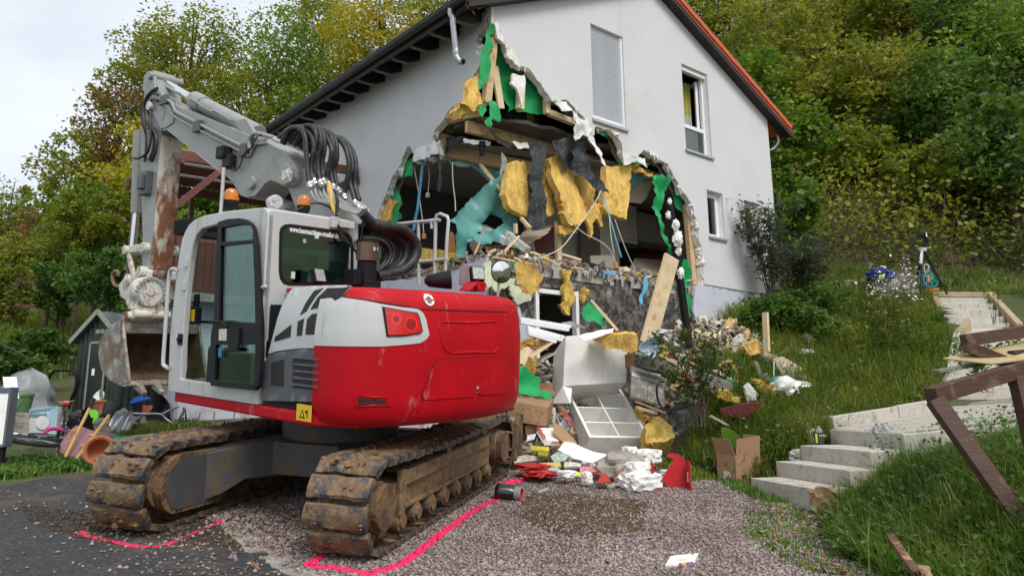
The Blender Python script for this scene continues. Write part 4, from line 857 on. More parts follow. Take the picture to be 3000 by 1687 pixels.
patch(CW([(590,590),(750,590),(910,575),(925,545)]),CW([(580,345),(740,372),(880,395),(925,535)]),.004,'tail_light',mat('red lens',(.62,.008,.008),.15,var=.3,scale=10,stretch=(.3,.3,9),coat=.6),sc_)if False else None
def sw_poly(l,off,name,m,parent=cw,h=.004):
 """flat-ish patch from a polygon given in (s, w)"""
 inner=[];P=np.array(l);(a0,b0),(a1,b1)=P.min(0),P.max(0)
 for i in np.arange(a0,a1,.05):
  for j in np.arange(b0,b1,.05):
   if inpoly((i,j),l):inner.append((i,j))
 lp=rough_line(l,.04,0);tri=cdt(lp,(),inner);allp=lp+inner;n=len(allp);nb=len(lp)
 v=[cwp(s,w_,off-h)for s,w_ in allp]+[cwp(s,w_,off)for s,w_ in allp]
 c0=[np.cross(v[t[1]]-v[t[0]],v[t[2]]-v[t[0]])for t in tri[:1]];nr=cwp(*allp[tri[0][0]],1.)-cwp(*allp[tri[0][0]])
 if c0[0]@nr<0:tri=[t[::-1]for t in tri]
 f=[tuple(i+n for i in t)for t in tri]+[(i,(i+1)%nb,(i+1)%nb+n,i+n)for i in range(nb)]
 return MB().add(v,f).build(name,m,parent,smooth=True,ang=40)
m_lens=mat('red lens',(.55,.006,.006),.12,var=.45,scale=14,stretch=(.2,.2,12),coat=.6)
lt=sw_poly(CW([(578,342),(740,370),(870,395),(890,430),(918,545),(905,572),(760,590),(615,595)]),.016,'tail_light',m_exk,h=.012)
lens=sw_poly(CW([(592,352),(740,380),(865,402),(882,435),(908,545),(898,562),(760,578),(622,583)]),.021,'lens',m_lens,lt)
m_lensd=mat('dark red lens ring',(.30,.004,.004),.15,coat=.5,var=.1);m_lensb=mat('bright red lens ring',(.80,.02,.012),.15,coat=.5,var=.1)
for(c,r,mm)in(((685,445),.055,m_lensb),((685,445),.028,m_lensd),((815,490),.07,m_lensb),((815,490),.052,m_lensd)):
 s0,w0=CW([c])[0];sw_poly([(s0+r*math.cos(a),w0+r*math.sin(a))for a in np.linspace(0,6.283,21)[:-1]],.0225+.0015*(.07-r)*20,'lens_ring',mm,lens,h=.001)
lt2=sw_poly([(cwpix(1480,920)[0],1.93),(cwpix(1480,920)[0]+.06,1.93),(cwpix(1480,920)[0]+.08,1.62),(cwpix(1480,920)[0]+.02,1.62)],.012,'tail_light',m_lens,h=.012)
m_seam=mat('seam shadow gap',(.05,.004,.005),.8)
def strip(pts,wd,off,name,m,parent=cw):
 rows=[]
 for(s,w_)in pts:rows.append([cwp(s,w_-wd/2,off),cwp(s,w_+wd/2,off)])
 return MB().grid(rows).build(name,m,parent,smooth=True)
hs=CW([(180,240),(560,308),(900,358),(1200,375),(1500,382),(1640,385)]);strip([(s,np.interp(s,*zip(*sorted(hs))))for s in np.linspace(sorted(hs)[0][0],sorted(hs)[-1][0],50)],.010,.0085,'hood_seam',m_seam)
dr=CW([(1055,792),(1300,782),(1590,772),(1625,860),(1638,1075),(1420,1095),(1400,1078),(1355,1085),(1340,1105),(935,1130),(918,1100),(925,1070),(1020,830)])
dcx=np.mean([p[0]for p in dr]);dcw=np.mean([p[1]for p in dr])
sw_poly([(dcx+(s-dcx)*1.02+.0,dcw+(w_-dcw)*1.035)for s,w_ in dr],.0035,'access_door_gap',m_seam,h=.002)
ad=sw_poly(dr,.008,'access_door',m_exr,h=.006)
s0,w0=CW([(1378,1028)])[0];q0=cwp(s0,w0,.005);q1=cwp(s0,w0,.02);MB().cyl(q0,q1,.016,14).build('lock',m_steel,ad,bevel=.002)
m_exr2=m_exr
eb=CW([(1060,470),(1540,460),(1560,500),(1570,700),(1540,735),(1150,745),(1090,700),(1050,520)])
ebi=[(np.mean([p[0]for p in eb])+(s-np.mean([p[0]for p in eb]))*.88,np.mean([p[1]for p in eb])+(w_-np.mean([p[1]for p in eb]))*.80)for s,w_ in eb]
def rim(l,k,off,name,m,parent=cw,wd=.028):
 cs,cww=np.mean([p[0]for p in l]),np.mean([p[1]for p in l]);l=rough_line(l,.03,0);rows=[]
 for s,w_ in l+[l[0]]:
  dx,dy=s-cs,w_-cww;q=math.hypot(dx,dy);ux,uy=dx/q,dy/q
  rows.append([cwp(s-ux*wd*t,w_-uy*wd*t,o_)for t,o_ in((0,.001),(.3,off),(.7,off),(1,.001))])
 return MB().grid(rows).build(name,m,parent,smooth=True,ang=80)
rim(eb,0,.009,'embossed_rim',m_exr);
sl=CW([(355,1090),(650,1110),(655,1180),(345,1190)]);rim(sl,0,.008,'slot_rim',m_exr,wd=.02)
sw_poly(CW([(372,1112),(600,1130),(622,1172),(365,1178)]),.002,'slot',m_seam,h=.001)
s0,w0=CW([(972,283)])[0];bdg=sw_poly([(s0+.055*math.cos(a),w0+.055*math.sin(a))for a in np.linspace(0,6.283,25)[:-1]],.010,'badge',mat('white sticker',(.78,.77,.72),.5,var=.04),h=.006)
sw_poly([(s0+.032*math.cos(a),w0+.032*math.sin(a))for a in np.linspace(0,6.283,21)[:-1]],.012,'badge_globe',mat('badge globe',(.14,.17,.22),.5,var=.8,scale=30),bdg,h=.001)
strip([(s0-.05,w0+.002),(s0-.02,w0+.006),(s0+.02,w0-.002),(s0+.05,w0)],.014,.0135,'badge_lettering',mat('badge red',(.5,.06,.04),.5),bdg)
stk=sw_poly([(s_,w_)for s_,w_ in[(.015,1.03),(.11,1.03),(.11,1.125),(.015,1.125)]],.012,'warning_sticker',mat('yellow sticker',(.75,.50,.02),.5,var=.05),h=.003)if False else None
v_=1.262
cov=[(880,682),(1000,668),(1235,660),(1205,735),(1155,790),(1135,900),(1128,1030),(1122,1110),(960,1110),(800,1130),(738,1150),(755,1085),(790,950),(830,780),(862,700)]
def sidepl(l,v,th,name,m,parent,bevel=.01,bend=True,seg=3):
 pl=A5(l,v);mb=slab2d(rough_line(pl,.06,0),(0,v-th,0),EX,EZ,(0,th,0),step=.07)
 if bend:mb.v=[(x,y-.30*max(0,z-1.88)**1.5-.10*max(0,-1.15-x),z)for x,y,z in mb.v]
 return mb.build(name,m,parent,bevel=bevel,seg=seg,smooth=True,ang=50)
ec=sidepl(cov,v_,.05,'engine_cover',m_exw,exc,bevel=.018)
sidepl([(738,1158),(800,1138),(960,1116),(1120,1118),(1116,1445),(1100,1475),(1060,1490),(700,1480),(705,1200)],v_,.05,'lower_cover',m_exd,ec,bevel=.015)
MB().box((-1.3,-.3,1.1),(-.40,1.20,2.05)).build('engine_block',m_exk,exc)
for l in([(955,880),(985,790),(1030,700),(1090,680),(1050,740),(1000,850)],[(1025,838),(1060,750),(1110,682),(1236,676),(1200,740),(1150,800)],[(1000,1015),(1010,905),(1040,868),(1145,852),(1130,1010)],[(938,1025),(945,920),(990,898),(975,1020)],[(780,1065),(785,1030),(900,942),(895,1030)],[(757,1370),(760,1210),(850,1187),(848,1380)],[(908,1390),(912,1182),(1105,1167),(1103,1407)]):
 P_=np.array(l);big=l[0][1]>1300
 sidepl(l,v_+.004,.01,'vent',m_mesh,ec,bevel=.004)
 rm=A5(l,v_+.004)
 if big:
  us=[p[0]for p in rm];ws=[p[1]for p in rm]
  for k in range(5):
   z=min(ws)+.03+(max(ws)-min(ws)-.06)*k/4
   if max(us)-min(us)>.3:MB().box((min(us)+.03,v_+.004,z-.005),(max(us)-.03,v_+.012,z+.012)).build('louvre',m_exd,ec)
UC,VL,VR,WR=-.38,1.27,.24,2.97
S_=lambda l:[tuple(exv(a,b,VL)[[0,2]])for a,b in l]
outl=S_([(491,1146),(494,1060),(497,985),(506,900),(515,819),(526,736),(533,700),(542,678),(553,658),(567,645),(600,631),(667,618),(774,608)])+[(UC+.04,WR),(UC,WR-.05),(UC,1.11)]
opn=S_([(531,1080),(533,1000),(548,830),(557,760),(566,712),(576,688),(592,670),(640,656),(700,645)])+[(-.12,2.80),(-.2,2.7),(-.22,1.35),(-.18,1.25),(1.15,1.25)]
cab=slab2d(outl,(0,VL-.07,0),EX,EZ,(0,.07,0),holes=[opn]).build('cab',m_exw,exc,bevel=.022,seg=3,smooth=True)
topc=[p for p in outl if p[1]>2.80 or p[0]>1.2][6:]
roofl=[p for p in outl[7:14]]
rows=[]
for v in np.linspace(VL-.06,VR+.02,8):rows.append([(u,v,w_+.0)for u,w_ in roofl]+[(UC,v,WR-.03)])
rf=MB().grid(rows);
rf=rf.build('roof',m_exw,cab,smooth=True);sm=rf.modifiers.new('s','SOLIDIFY');sm.thickness=.05
rw_op=[(1.20,1.30),(1.24,2.0),(1.12,2.62),(.95,2.80),(-.2,2.80),(-.25,1.95),(.2,1.80),(.35,1.30)]
rw=slab2d([(u,w_-.01)for u,w_ in outl],(0,VR,0),EX,EZ,(0,.05,0),holes=[rw_op]).build('right_wall',m_exw,cab,bevel=.012)
MB().box((-.2,VR+.01,1.78),(1.25,VR+.045,1.84)).build('window_bar',m_exk,rw)
MB().prism(rw_op,(0,VR+.02,0),EX,EZ,(0,.006,0)).build('pane',m_exgl,rw)
rear_o=[(VL-.005,1.7),(VL-.005,WR-.03),(VL-.03,WR-.005),(VR+.03,WR-.005),(VR,WR-.03),(VR,1.7)]
rwin=C5([(828,290),(845,250),(880,235),(1270,285),(1305,305),(1330,350),(1332,440),(1270,640),(1240,655),(900,662),(860,655),(835,620),(815,560)],UC)
rwin=C5([(822,300),(832,262),(860,242),(900,238),(1270,288),(1305,305),(1328,345),(1335,400),(1335,600),(1325,645),(1290,655),(890,662),(850,650),(825,612),(818,560)],UC)
rear=slab2d(rear_o,(UC,0,0),EY,EZ,(.05,0,0),holes=[rwin]).build('rear_wall',m_exw,cab,bevel=.012)
cx_,cz_=np.mean([p[0]for p in rwin]),np.mean([p[1]for p in rwin])
slab2d([(cx_+(a-cx_)*1.02,cz_+(b-cz_)*1.02)for a,b in rwin],(UC-.006,0,0),EY,EZ,(.01,0,0),holes=[[(cx_+(a-cx_)*.945,cz_+(b-cz_)*.93)for a,b in rwin]]).build('window_seal',m_exk,rear)
pn=MB().prism([(cx_+(a-cx_)*.98,cz_+(b-cz_)*.98)for a,b in rwin],(UC+.004,0,0),EY,EZ,(.006,0,0)).build('pane',m_exgl2,rear)
q=exu(849,669,UC-.004);TMx=mcol((0,-1,0),(0,0,1),(-1,0,0),(UC-.003,q[1],q[2]-.03))
textobj('www.baumaschinen-mueller.de',.075,mat('white lettering',(.82,.84,.84),.6,var=.01),TMx@Matrix.Rotation(math.radians(-1),4,'Z'),pn,'lettering',bold=.002,sx=.62)
for(a,b,w2,h2,c)in((1082,318,.05,.05,(.45,.62,.58)),(996,352,.035,.04,(.42,.40,.36)),(914,594,.045,.07,(.50,.66,.52))):
 q=exu(480+a*K,560+b*K,UC-.002);MB().box((UC-.003,q[1]-w2/2,q[2]-h2/2),(UC-.001,q[1]+w2/2,q[2]+h2/2)).build('window_sticker',mat('pale sticker %d'%a,c,.6),pn)
fr_=MB().box((1.36,VR,1.11),(1.41,VR+.06,2.5)).box((1.36,VR+.06,1.11),(1.41,VL-.07,1.2)).build('front_frame',m_exw,cab)
MB().add([(1.40,VR+.06,1.2),(1.40,VL-.07,1.2),(1.43,VL-.07,1.9),(1.43,VR+.06,1.9)],[(0,1,2,3)]).add([(1.43,VR+.06,1.9),(1.43,VL-.07,1.9),(1.30,VL-.07,2.75),(1.30,VR+.06,2.75)],[(0,1,2,3)]).build('windscreen',m_exgl,fr_)
MB().beam((1.42,VR+.05,1.86),(1.42,VL-.08,1.86),.04,.03).build('windscreen_bar',m_exk,fr_)
seat=MB().box((.05,.5,1.16),(.55,1.02,1.55)).box((-.1,.5,1.5),(.12,1.0,2.25)).box((-.06,.62,2.25),(.08,.88,2.5)).build('seat',mat('seat fabric',(.03,.032,.036),.8,var=.3,scale=20),cab,bevel=.06,seg=3)
for v in(.38,1.08):MB().box((.1,v,1.2),(.75,v+.12,1.62)).build('console',m_exk,cab,bevel=.03);
for v in(.44,1.13):MB().tube([(.7,v,1.6),(.74,v,1.72),(.72,v,1.86)],[.015,.012,.03],10).build('control_lever',m_exk,cab)
for v in(.62,.82):MB().tube([(1.1,v,1.2),(1.05,v,1.5),(1.0,v+.04,1.75)],.012,8).build('travel_lever',m_exk,cab)
rows=[[(u,v,w_-.06)for u,w_ in roofl]for v in(VL-.08,VR+.06)]
MB().grid(rows).build('head_lining',m_exd,cab)
MB().box((.3,.26,2.50),(.95,.33,2.62)).build('air_duct',m_exw,cab,bevel=.02)
MB().box((-.36,.28,1.15),(-.30,1.2,2.1)).build('rear_panel',m_exk,cab)
rows=[[(u,v,1.165+.035*max(0,noise.noise(Vector((u*5,v*5,0)))+.4))for u in np.linspace(.1,1.25,24)]for v in np.linspace(.9,1.255,8)]
MB().grid(rows).build('step_mud',m_mud,cab,smooth=True)
MB().box((-.2,1.2,1.115),(1.3,1.268,1.245)).build('door_sill',m_exg,cab,bevel=.01)
vd=1.335
dpo=A4([(1540,242),(1600,222),(1690,215),(1730,225),(1765,250),(1790,290),(1810,400),(1826,700),(1842,950),(1845,1150),(1838,1300),(1825,1400),(1800,1432),(1490,1400),(1484,1360),(1490,1050),(1510,930),(1525,500)],vd)
pan=[A4(l,vd)for l in([(1565,285),(1680,262),(1770,262),(1788,300),(1786,366),(1563,385)],[(1560,412),(1788,388),(1800,700),(1805,955),(1548,942)],[(1525,1112),(1805,1108),(1800,1388),(1516,1356)])]
door=slab2d(dpo,(0,vd-.045,0),EX,EZ,(0,.045,0),holes=pan).build('door',m_exk,exc,bevel=.012,seg=2)
for l in pan:MB().prism(l,(0,vd-.03,0),EX,EZ,(0,.008,0)).build('pane',m_exgl,door)
hd=A4([(1515,955),(1530,945),(1600,948),(1640,985)],vd);MB().tube([(u,vd+.05,w_)for u,w_ in hd],.014,8).build('grab_handle',m_exk,door,smooth=True)
for l,c,nm in(([(1550,1000),(1603,997),(1602,1080),(1549,1080)],(.70,.66,.52),'warning_sticker'),([(1632,1005),(1672,1003),(1671,1088),(1632,1090)],(.60,.03,.02),'warning_sticker'),([(1545,1130),(1567,1130),(1567,1197),(1545,1197)],(.04,.16,.48),'warning_sticker')):
 MB().prism(A4(l,vd+.002),(0,vd+.001,0),EX,EZ,(0,.003,0)).build(nm,mat('door sticker %.2f'%c[0],c,.5,var=.25,scale=40),door)
MB().box((A4([(1770,0)],vd)[0][0],vd,A4([(1700,1160)],vd)[0][1]),(A4([(1700,0)],vd)[0][0],vd+.03,A4([(1700,990)],vd)[0][1])).build('latch_box',m_exk,door,bevel=.01)
gr_=[exv(a*K,550+b*K,1.30)for a,b in[(1245,575),(1215,578),(1200,610),(1190,700),(1170,1000),(1155,1220),(1160,1255),(1190,1275)]]
MB().tube(spline(gr_,4),.022,10).build('grab_rail',m_exw,cab,smooth=True)
q=exv(1375*K,550+880*K,1.15);bx_=MB().box((q[0]-.06,q[1]-.06,q[2]-.13),(q[0]+.1,q[1]+.02,q[2]+.06)).box((q[0]-.02,q[1]-.05,q[2]+.06),(q[0]+.05,q[1]+.0,q[2]+.2)).build('control_box',m_exk,cab,bevel=.015)
MB().box((q[0]-.05,q[1]+.021,q[2]-.1),(q[0]+.05,q[1]+.024,q[2]+.03)).build('warning_sticker',mat('yellow sticker',(.75,.50,.02),.5,var=.05),bx_)
for(a,b)in((1325,530),(1308,695)):
 q=exv(a*K,550+b*K,VL);MB().box((q[0]-.03,VL,q[2]-.05),(q[0]+.03,VL+.02,q[2]+.05)).build('hinge',m_exw,cab,bevel=.006)
q=exv(1280*K,550+1072*K,VL);MB().box((q[0]-.04,VL,q[2]-.06),(q[0]+.05,VL+.012,q[2]+.06)).cyl((q[0],VL,q[2]),(q[0],VL+.035,q[2]),.03,14).build('latch',m_exk,cab)
q=exv(920,560+1030*K,1.27)
for(a,b)in((705,678),(692,1195)):
 q=exv(480+a*K,560+b*K,1.29);MB().cyl((q[0],1.26,q[2]),(q[0],1.30,q[2]),.025,14).cyl((q[0],1.30,q[2]),(q[0],1.315,q[2]),.014,10).build('door_stop',m_steel,cab)
ws=exv(2150*K,1087+298*K,1.268)
st_=MB().box((ws[0]-.105,1.262,ws[2]-.065),(ws[0]+.105,1.274,ws[2]+.075)).build('warning_sticker',MATS['yellow sticker'],cov_ if False else ec)
MB().prism([(-.08,-.04),(.0,-.04),(-.04,.035)],(ws[0]+.055,1.2745,ws[2]),EX,EZ,(0,.002,0)).prism([(-.055,-.035),(-.065,-.035),(-.065,.03),(-.03,.03),(-.03,.005),(-.055,.005)],(ws[0]-.0,1.2745,ws[2]),EX,EZ,(0,.002,0)).build('warning_symbol',m_exk,st_)
MB().prism([(-.02,-.03),(.02,-.03),(.0,.015)],(ws[0]+.015,1.2767,ws[2]),EX,EZ,(0,.001,0)).build('warning_symbol',MATS['yellow sticker'],st_)
m_amb=mat('amber beacon',(.55,.17,.008),.12,var=.2,scale=14,coat=.6)
def beacon(u,v,w_,s=1.):
 o=MB().cyl((u,v,w_),(u,v,w_+.12*s),.035*s,12).lathe([(.035*s,.10*s),(.075*s,.14*s),(.085*s,.19*s),(.085*s,.22*s)],(u,v,w_),EZ,24).build('beacon',m_exk,exc,smooth=True)
 MB().lathe([(.088*s,.215*s),(.088*s,.25*s),(.078*s,.255*s),(.078*s,.30*s),(.06*s,.335*s),(.03*s,.352*s),(0,.356*s)],(u,v,w_),EZ,24).build('amber_lens',m_amb,o,smooth=True)
b1=exu(2146*K,550+168*K,.1);beacon(.1,b1[1],2.95,.85)
b2=exv(1632*K,550+130*K,1.05);beacon(b2[0],1.05,2.97,.95)
q=exv(1565*K,550+140*K,1.15);MB().tube([(q[0],1.15,2.97),(q[0],1.15,3.52)],.02,10).build('roof_pole',m_steel,exc,smooth=True)
MB().beam((q[0]-.2,1.15,2.985),(q[0]+.45,1.15,2.985),.05,.03).build('roof_bracket',m_exw,exc,bevel=.004)
q=exu(1950*K,550+105*K,.25);wl_=MB().cyl((.25-.06,q[1]+.03,q[2]),(.25+.06,q[1]-.0,q[2]),.075,20).cyl((.25,q[1],q[2]-.2),(.25,q[1],q[2]),.03,10).build('work_light',m_exw,exc,bevel=.01)
for k in range(4):a=k*math.pi/2+.6;MB().cyl((.25-.065,q[1]+.03+.035*math.cos(a),q[2]+.045*math.sin(a)),(.25-.07,q[1]+.032+.035*math.cos(a),q[2]+.045*math.sin(a)),.022,12).build('lamp',m_steel,wl_)
q=exv(1290*K,550+272*K,1.2);lf=MB()
for k in range(9):lf.box((q[0]-.17+k*.04,1.05,q[2]-.09),(q[0]-.15+k*.04,1.22,q[2]+.08))
lf.box((q[0]-.17,1.08,q[2]-.07),(q[0]+.18,1.19,q[2]+.06)).build('work_light',m_exk,exc,bevel=.008)
def hoodlamp(px,u,tilt,name='work_light'):
 q=exu(*px,u);M_=Matrix.Translation(V3(q))@Matrix.Rotation(tilt[0],4,'Z')@Matrix.Rotation(tilt[1],4,'Y')
 o=MB().box((-.04,-.075,-.075),(.02,.075,.075),M_).box((-.02,-.02,-.14),(.02,.02,-.07),M_).build(name,m_exk,exc,bevel=.01)
 MB().box((-.046,-.062,-.062),(-.04,.062,.062),M_).build('lamp_glass',mat('led lamp glass',(.42,.42,.38),.3,metal=.4,var=.5,scale=60),o)
hoodlamp((480+1085*K,560+605*K),-.52,(.2,.35));hoodlamp((920+1380*.345,780+70*.345),-1.55,(-.35,.3))
q=exu(920+1350*.345,780+180*.345,-1.55);MB().prism([(-.14,-.02),(.10,-.02),(.12,.075),(-.02,.085)],(q[0]-.08,q[1],q[2]-.02),(0,-1,0),EZ,(.16,0,0)).build('camera_housing',m_exr,exc,bevel=.012)
q=exu(920+1370*.345,780+185*.345,-1.63);MB().box((q[0]-.008,q[1]-.02,q[2]-.02),(q[0]+.0,q[1]+.02,q[2]+.02)).build('camera_lens',m_exk,exc)
q=exu(920+1120*.345,780+115*.345,-1.3);MB().lathe([(.02,-.22),(.06,-.18),(.085,-.05),(.10,.05),(.09,.05),(.07,-.03)],(q[0],q[1],q[2]),(-.6,-.75,.1),22).build('exhaust',m_exk,exc,smooth=True)
q=exu(1000+1130*K,550+595*K,-1.0);mr=MB().lathe([(0,-.02),(.12,-.02),(.135,0),(.135,.012)],(q[0],q[1],q[2]),(-1,.35,0),28).build('mirror',m_exk,exc,smooth=True)
MB().lathe([(.126,.012),(.08,.022),(.04,.028),(0,.03)],(q[0],q[1],q[2]),(-1,.35,0),28).build('mirror_glass',mat('mirror silver',(.8,.82,.83),.04,metal=1.,var=.01),mr,smooth=True)
MB().tube([(q[0]+.03,q[1],q[2]-.1),(q[0]+.05,q[1],2.05)],.016,8).build('mirror_stalk',m_steel,mr)
def rl(l):return[exv(1000+a*K,550+b*K,-1.2)for a,b in l]
rail=MB()
for l in([(548,690),(548,560),(545,240),(640,232),(700,228)],[(658,690),(662,500),(668,230),(675,195),(700,185),(750,205),(758,230),(745,400),(735,600)],[(340,262),(430,255),(545,242),(660,236)],[(545,525),(660,515),(735,505),(752,505)],[(430,255),(436,290)],[(640,240),(640,290)]):
 rail.tube(rl(l),.022,10)
rail.build('railing',mat('pale grey rail paint',(.50,.51,.52),.45,var=.05),exc,smooth=True)
q=exu(760+880*.3589,340+1150*.3589,-.62);gp_=MB().cyl((q[0],q[1],q[2]-.32),(q[0],q[1],q[2]-.04),.10,20).box((q[0]-.11,q[1]-.11,q[2]-.40),(q[0]+.11,q[1]+.11,q[2]-.25)).box((q[0]-.08,q[1]+.12,q[2]-.3),(q[0]+.08,q[1]+.22,q[2]-.14)).build('grease_pump',m_exk,exc,bevel=.008)
MB().cyl((q[0],q[1],q[2]-.04),(q[0],q[1],q[2]+.15),.115,24).build('grease_tank',mat('brown grease tank',(.10,.055,.025),.25,var=.3,coat=.5),gp_)
MB().cyl((q[0],q[1],q[2]+.15),(q[0],q[1],q[2]+.175),.12,24).build('tank_lid',m_exk,gp_)
lp_=MB().add([(q[0]-.118,q[1]+.03,q[2]+.05),(q[0]-.095,q[1]-.07,q[2]+.05),(q[0]-.095,q[1]-.07,q[2]+.11),(q[0]-.118,q[1]+.03,q[2]+.11)],[(0,1,2,3)]).build('label_plate',mat('blue label',(.02,.10,.36),.5),gp_)
_d=np.array([.023,-.1,0]);_d/=np.linalg.norm(_d)
textobj('SKF',.05,MATS['white lettering'],mcol(_d,(0,0,1),(-.97,-.22,0),(q[0]-.120,q[1]+.022,q[2]+.062)),lp_,'lettering',bold=.0015)
q=exu(760+690*.3589,340+880*.3589,UC-.03);MB().box((q[0]-.06,q[1]-.1,q[2]-.05),(q[0]+.03,q[1]+.08,q[2]+.03)).box((q[0]-.02,q[1]+.08,q[2]-.06),(q[0]+.03,q[1]+.16,q[2]+.06)).build('camera_box',m_exw,cab,bevel=.01)
def plate(l,v0,v1,name,m,parent=exc,**k):return MB().prism(l,(0,v0,0),EX,EZ,(0,v1-v0,0)).build(name,m,parent,**k)
bo=A1([(1062,742),(1082,712),(1115,690),(1250,745),(1500,850),(1700,930),(1870,1000),(1960,1050),(2030,1095),(2075,1150),(2100,1215),(2098,1270),(2060,1310),(2005,1320),(1960,1295),(1915,1280),(1875,1300),(1840,1345),(1800,1390),(1745,1402),(1700,1385),(1668,1335),(1640,1290),(1600,1252),(1380,1075),(1180,915),(1160,932),(1135,915),(1100,850),(1075,800)],.2)
boom=plate(bo,-.2,.2,'boom',m_exg,exc,bevel=.012)
MB().tube([(u,.205,w_)for u,w_ in A1([(1178,912),(1380,1073),(1598,1250)],.205)],.012,8).build('lower_flange',m_exg,boom)
for l in([(1068,760),(1100,712),(1190,735),(1235,790),(1225,870),(1175,905),(1140,912),(1100,840)],[(1940,1130),(1990,1115),(2040,1130),(2085,1190),(2095,1260),(2050,1300),(2000,1270),(1990,1200)]):
 plate(A1(l,.21),.2,.215,'doubler_plate',m_exg,boom,bevel=.006)
plate(A1([(1115,770),(1160,765),(1170,790),(1150,850),(1140,845)],.216),.215,.222,'doubler_plate',m_exg,boom,bevel=.004)
def pin(px,v,r,name='pin',m=None,ln=.06,parent=boom):
 u,w_=A1([px],v)[0];return MB().cyl((u,v-.45,w_),(u,v+ln,w_),r,22).build(name,m or m_exg,parent,bevel=.008)
p1=pin((2035,1240),.22,.13,ln=.05);p2=pin((1790,1295),.2,.085,ln=.05);pin((1075,755),.22,.07,m=m_cream)
u,w_=A1([(2025,1245)],.3)[0];MB().cyl((u,.27,w_),(u,.30,w_),.09,6).cyl((u,.3,w_),(u,.34,w_),.06,12).build('pin_nut',m_cream,p1)
lb=A1([(1985,1215),(2035,1150),(2110,1185),(2190,1205),(2260,1340),(2345,1449),(2420,1580),(2460,1700),(2230,1760),(2140,1600),(2080,1449),(2040,1340),(1990,1290)],.12)
low=plate(lb,-.17,.12,'lower_boom',m_exg,exc,bevel=.012)
plate(A1([(2330,1449),(2420,1580),(2440,1640),(2300,1660),(2180,1500),(2150,1400)],.13),.12,.128,'doubler_plate',m_exg,low)
MB().tube([exv(1960*K,1449*K,0.),exv(2040*K,1500*K,0),exv(2060*K,1640*K,0)],.12,18).build('boom_cylinder',m_exg,exc,smooth=True)
c0=np.array(exv(1150*K,575*K,.0));c1=np.array(exv(1385*K,715*K,.0));c2=np.array(exv(1830*K,945*K,0.))
cy_=MB().cyl(c1,c2,.115,22).cyl(c1-(c2-c1)*.02,c1+(c2-c1)*.16,.135,22).build('arm_cylinder',m_exg,exc,bevel=.01,smooth=True)
MB().cyl(c0,c1,.06,18).build('piston_rod',m_chr,cy_,smooth=True)
MB().cyl(c0+np.array((0,-.17,.03)),c0+np.array((0,.17,.03)),.10,20).build('rod_eye',m_exg,cy_,bevel=.008)
for v in(-.17,.12):
 plate(A1([(1700,910),(1720,850),(1760,845),(1800,905),(1830,960),(1760,960)],v),v,v+.05,'cylinder_lug',m_exg,boom,bevel=.006)
for k,v in enumerate((.14,.17,.2)):MB().tube([(a[0],v,a[1])for a in A1([(1340+k*8,700),(1440,760),(1500,790),(1520,785),(1600,830),(1640,855)],v)],.012,8).build('pipe',m_exg,cy_,smooth=True)
ao=A1([(1048,540),(1062,520),(1085,512),(1100,530),(1115,600),(1180,640),(1215,700),(1225,800),(1220,960),(1210,1200),(1196,1449),(1185,1620),(1172,1800),(1165,1900),(1150,1960),(1110,1968),(1040,1960),(1010,1900),(1000,1800),(990,1500),(985,1170),(1000,900),(1015,720),(1025,620)],.0)
ar=A1([(1045,540),(1062,518),(1085,514),(1105,560),(1130,650),(1140,760),(1138,950),(1115,1200),(1098,1449),(1078,1700),(1050,1900),(1040,1930),(1015,1925),(1002,1880),(1008,1700),(1000,1449),(990,1200),(1000,900),(1012,720),(1022,620)],.17)
arm=plate(ar,-.17,.17,'arm',m_exg,exc,bevel=.01)
us=A1([(1140,960),(1115,1200),(1098,1449),(1078,1700),(1052,1895)],.17)
rows=[[(u-.006,v,w_)for v in(.165,.06,-.06,-.165)]for u,w_ in us]
mbp=MB().grid(rows);arp=mbp.build('underside_plate',m_rust,arm)
for vv in(.17,-.22):plate(A1([(1040,545),(1062,515),(1095,515),(1112,560),(1118,620),(1180,680),(1195,720),(1150,740),(1080,700),(1030,640)],vv),vv,vv+.05,'arm_lug',m_exg,arm,bevel=.006)
u,w_=A1([(1072,538)],.22)[0];MB().cyl((u,-.26,w_),(u,.27,w_),.065,20).build('pin',m_exg,arm,bevel=.006)
u,w_=A4([(1005,600)],.19)[0]
k0=exv(985*K,930*K,.0);k1=exv(965*K,550+180*K,.0);k2=exv(940*K,550+440*K,0.)
bc=MB().cyl(k0,k1,.085,18).build('bucket_cylinder',m_exg,exc,smooth=True);MB().cyl(k1,k2,.05,16).build('piston_rod',m_chr,bc,smooth=True)
for v in(-.2,.2):
 l1=exv(885*K,550+440*K,v);l2=exv(1010*K,550+425*K,v);l3=exv(950*K,550+640*K,v)
 MB().beam(l1,l2,.05,.12,up=(0,0,1),ext=.06).build('link',m_cream,bc,bevel=.015);MB().beam(l1+np.array((-.1,0,0)),l3,.05,.1,up=(1,0,0),ext=.03).build('link',m_cream,bc,bevel=.015)
for(a,b,r)in((885,440,.07),(1010,425,.08)):
 q=exv(a*K,550+b*K,.25);MB().cyl((q[0],-.27,q[2]),(q[0],.27,q[2]),r,18).build('pin',m_cream,bc,bevel=.006)
tl=A4([(985,590),(1010,560),(1045,590),(1040,640),(1000,660),(985,740),(1000,800),(960,850),(905,860),(880,790),(850,770),(835,690),(880,630)],.22)
cp=plate(tl,.14,.22,'coupler',m_cream,exc,bevel=.012)
plate([(u,w_)for u,w_ in tl],-.22,-.14,'coupler_plate',m_cream,cp,bevel=.012)
plate([(u-.02,w_*.98+.03)for u,w_ in tl[6:]+tl[:2]],-.14,.14,'coupler_body',m_exg,cp,bevel=.012)
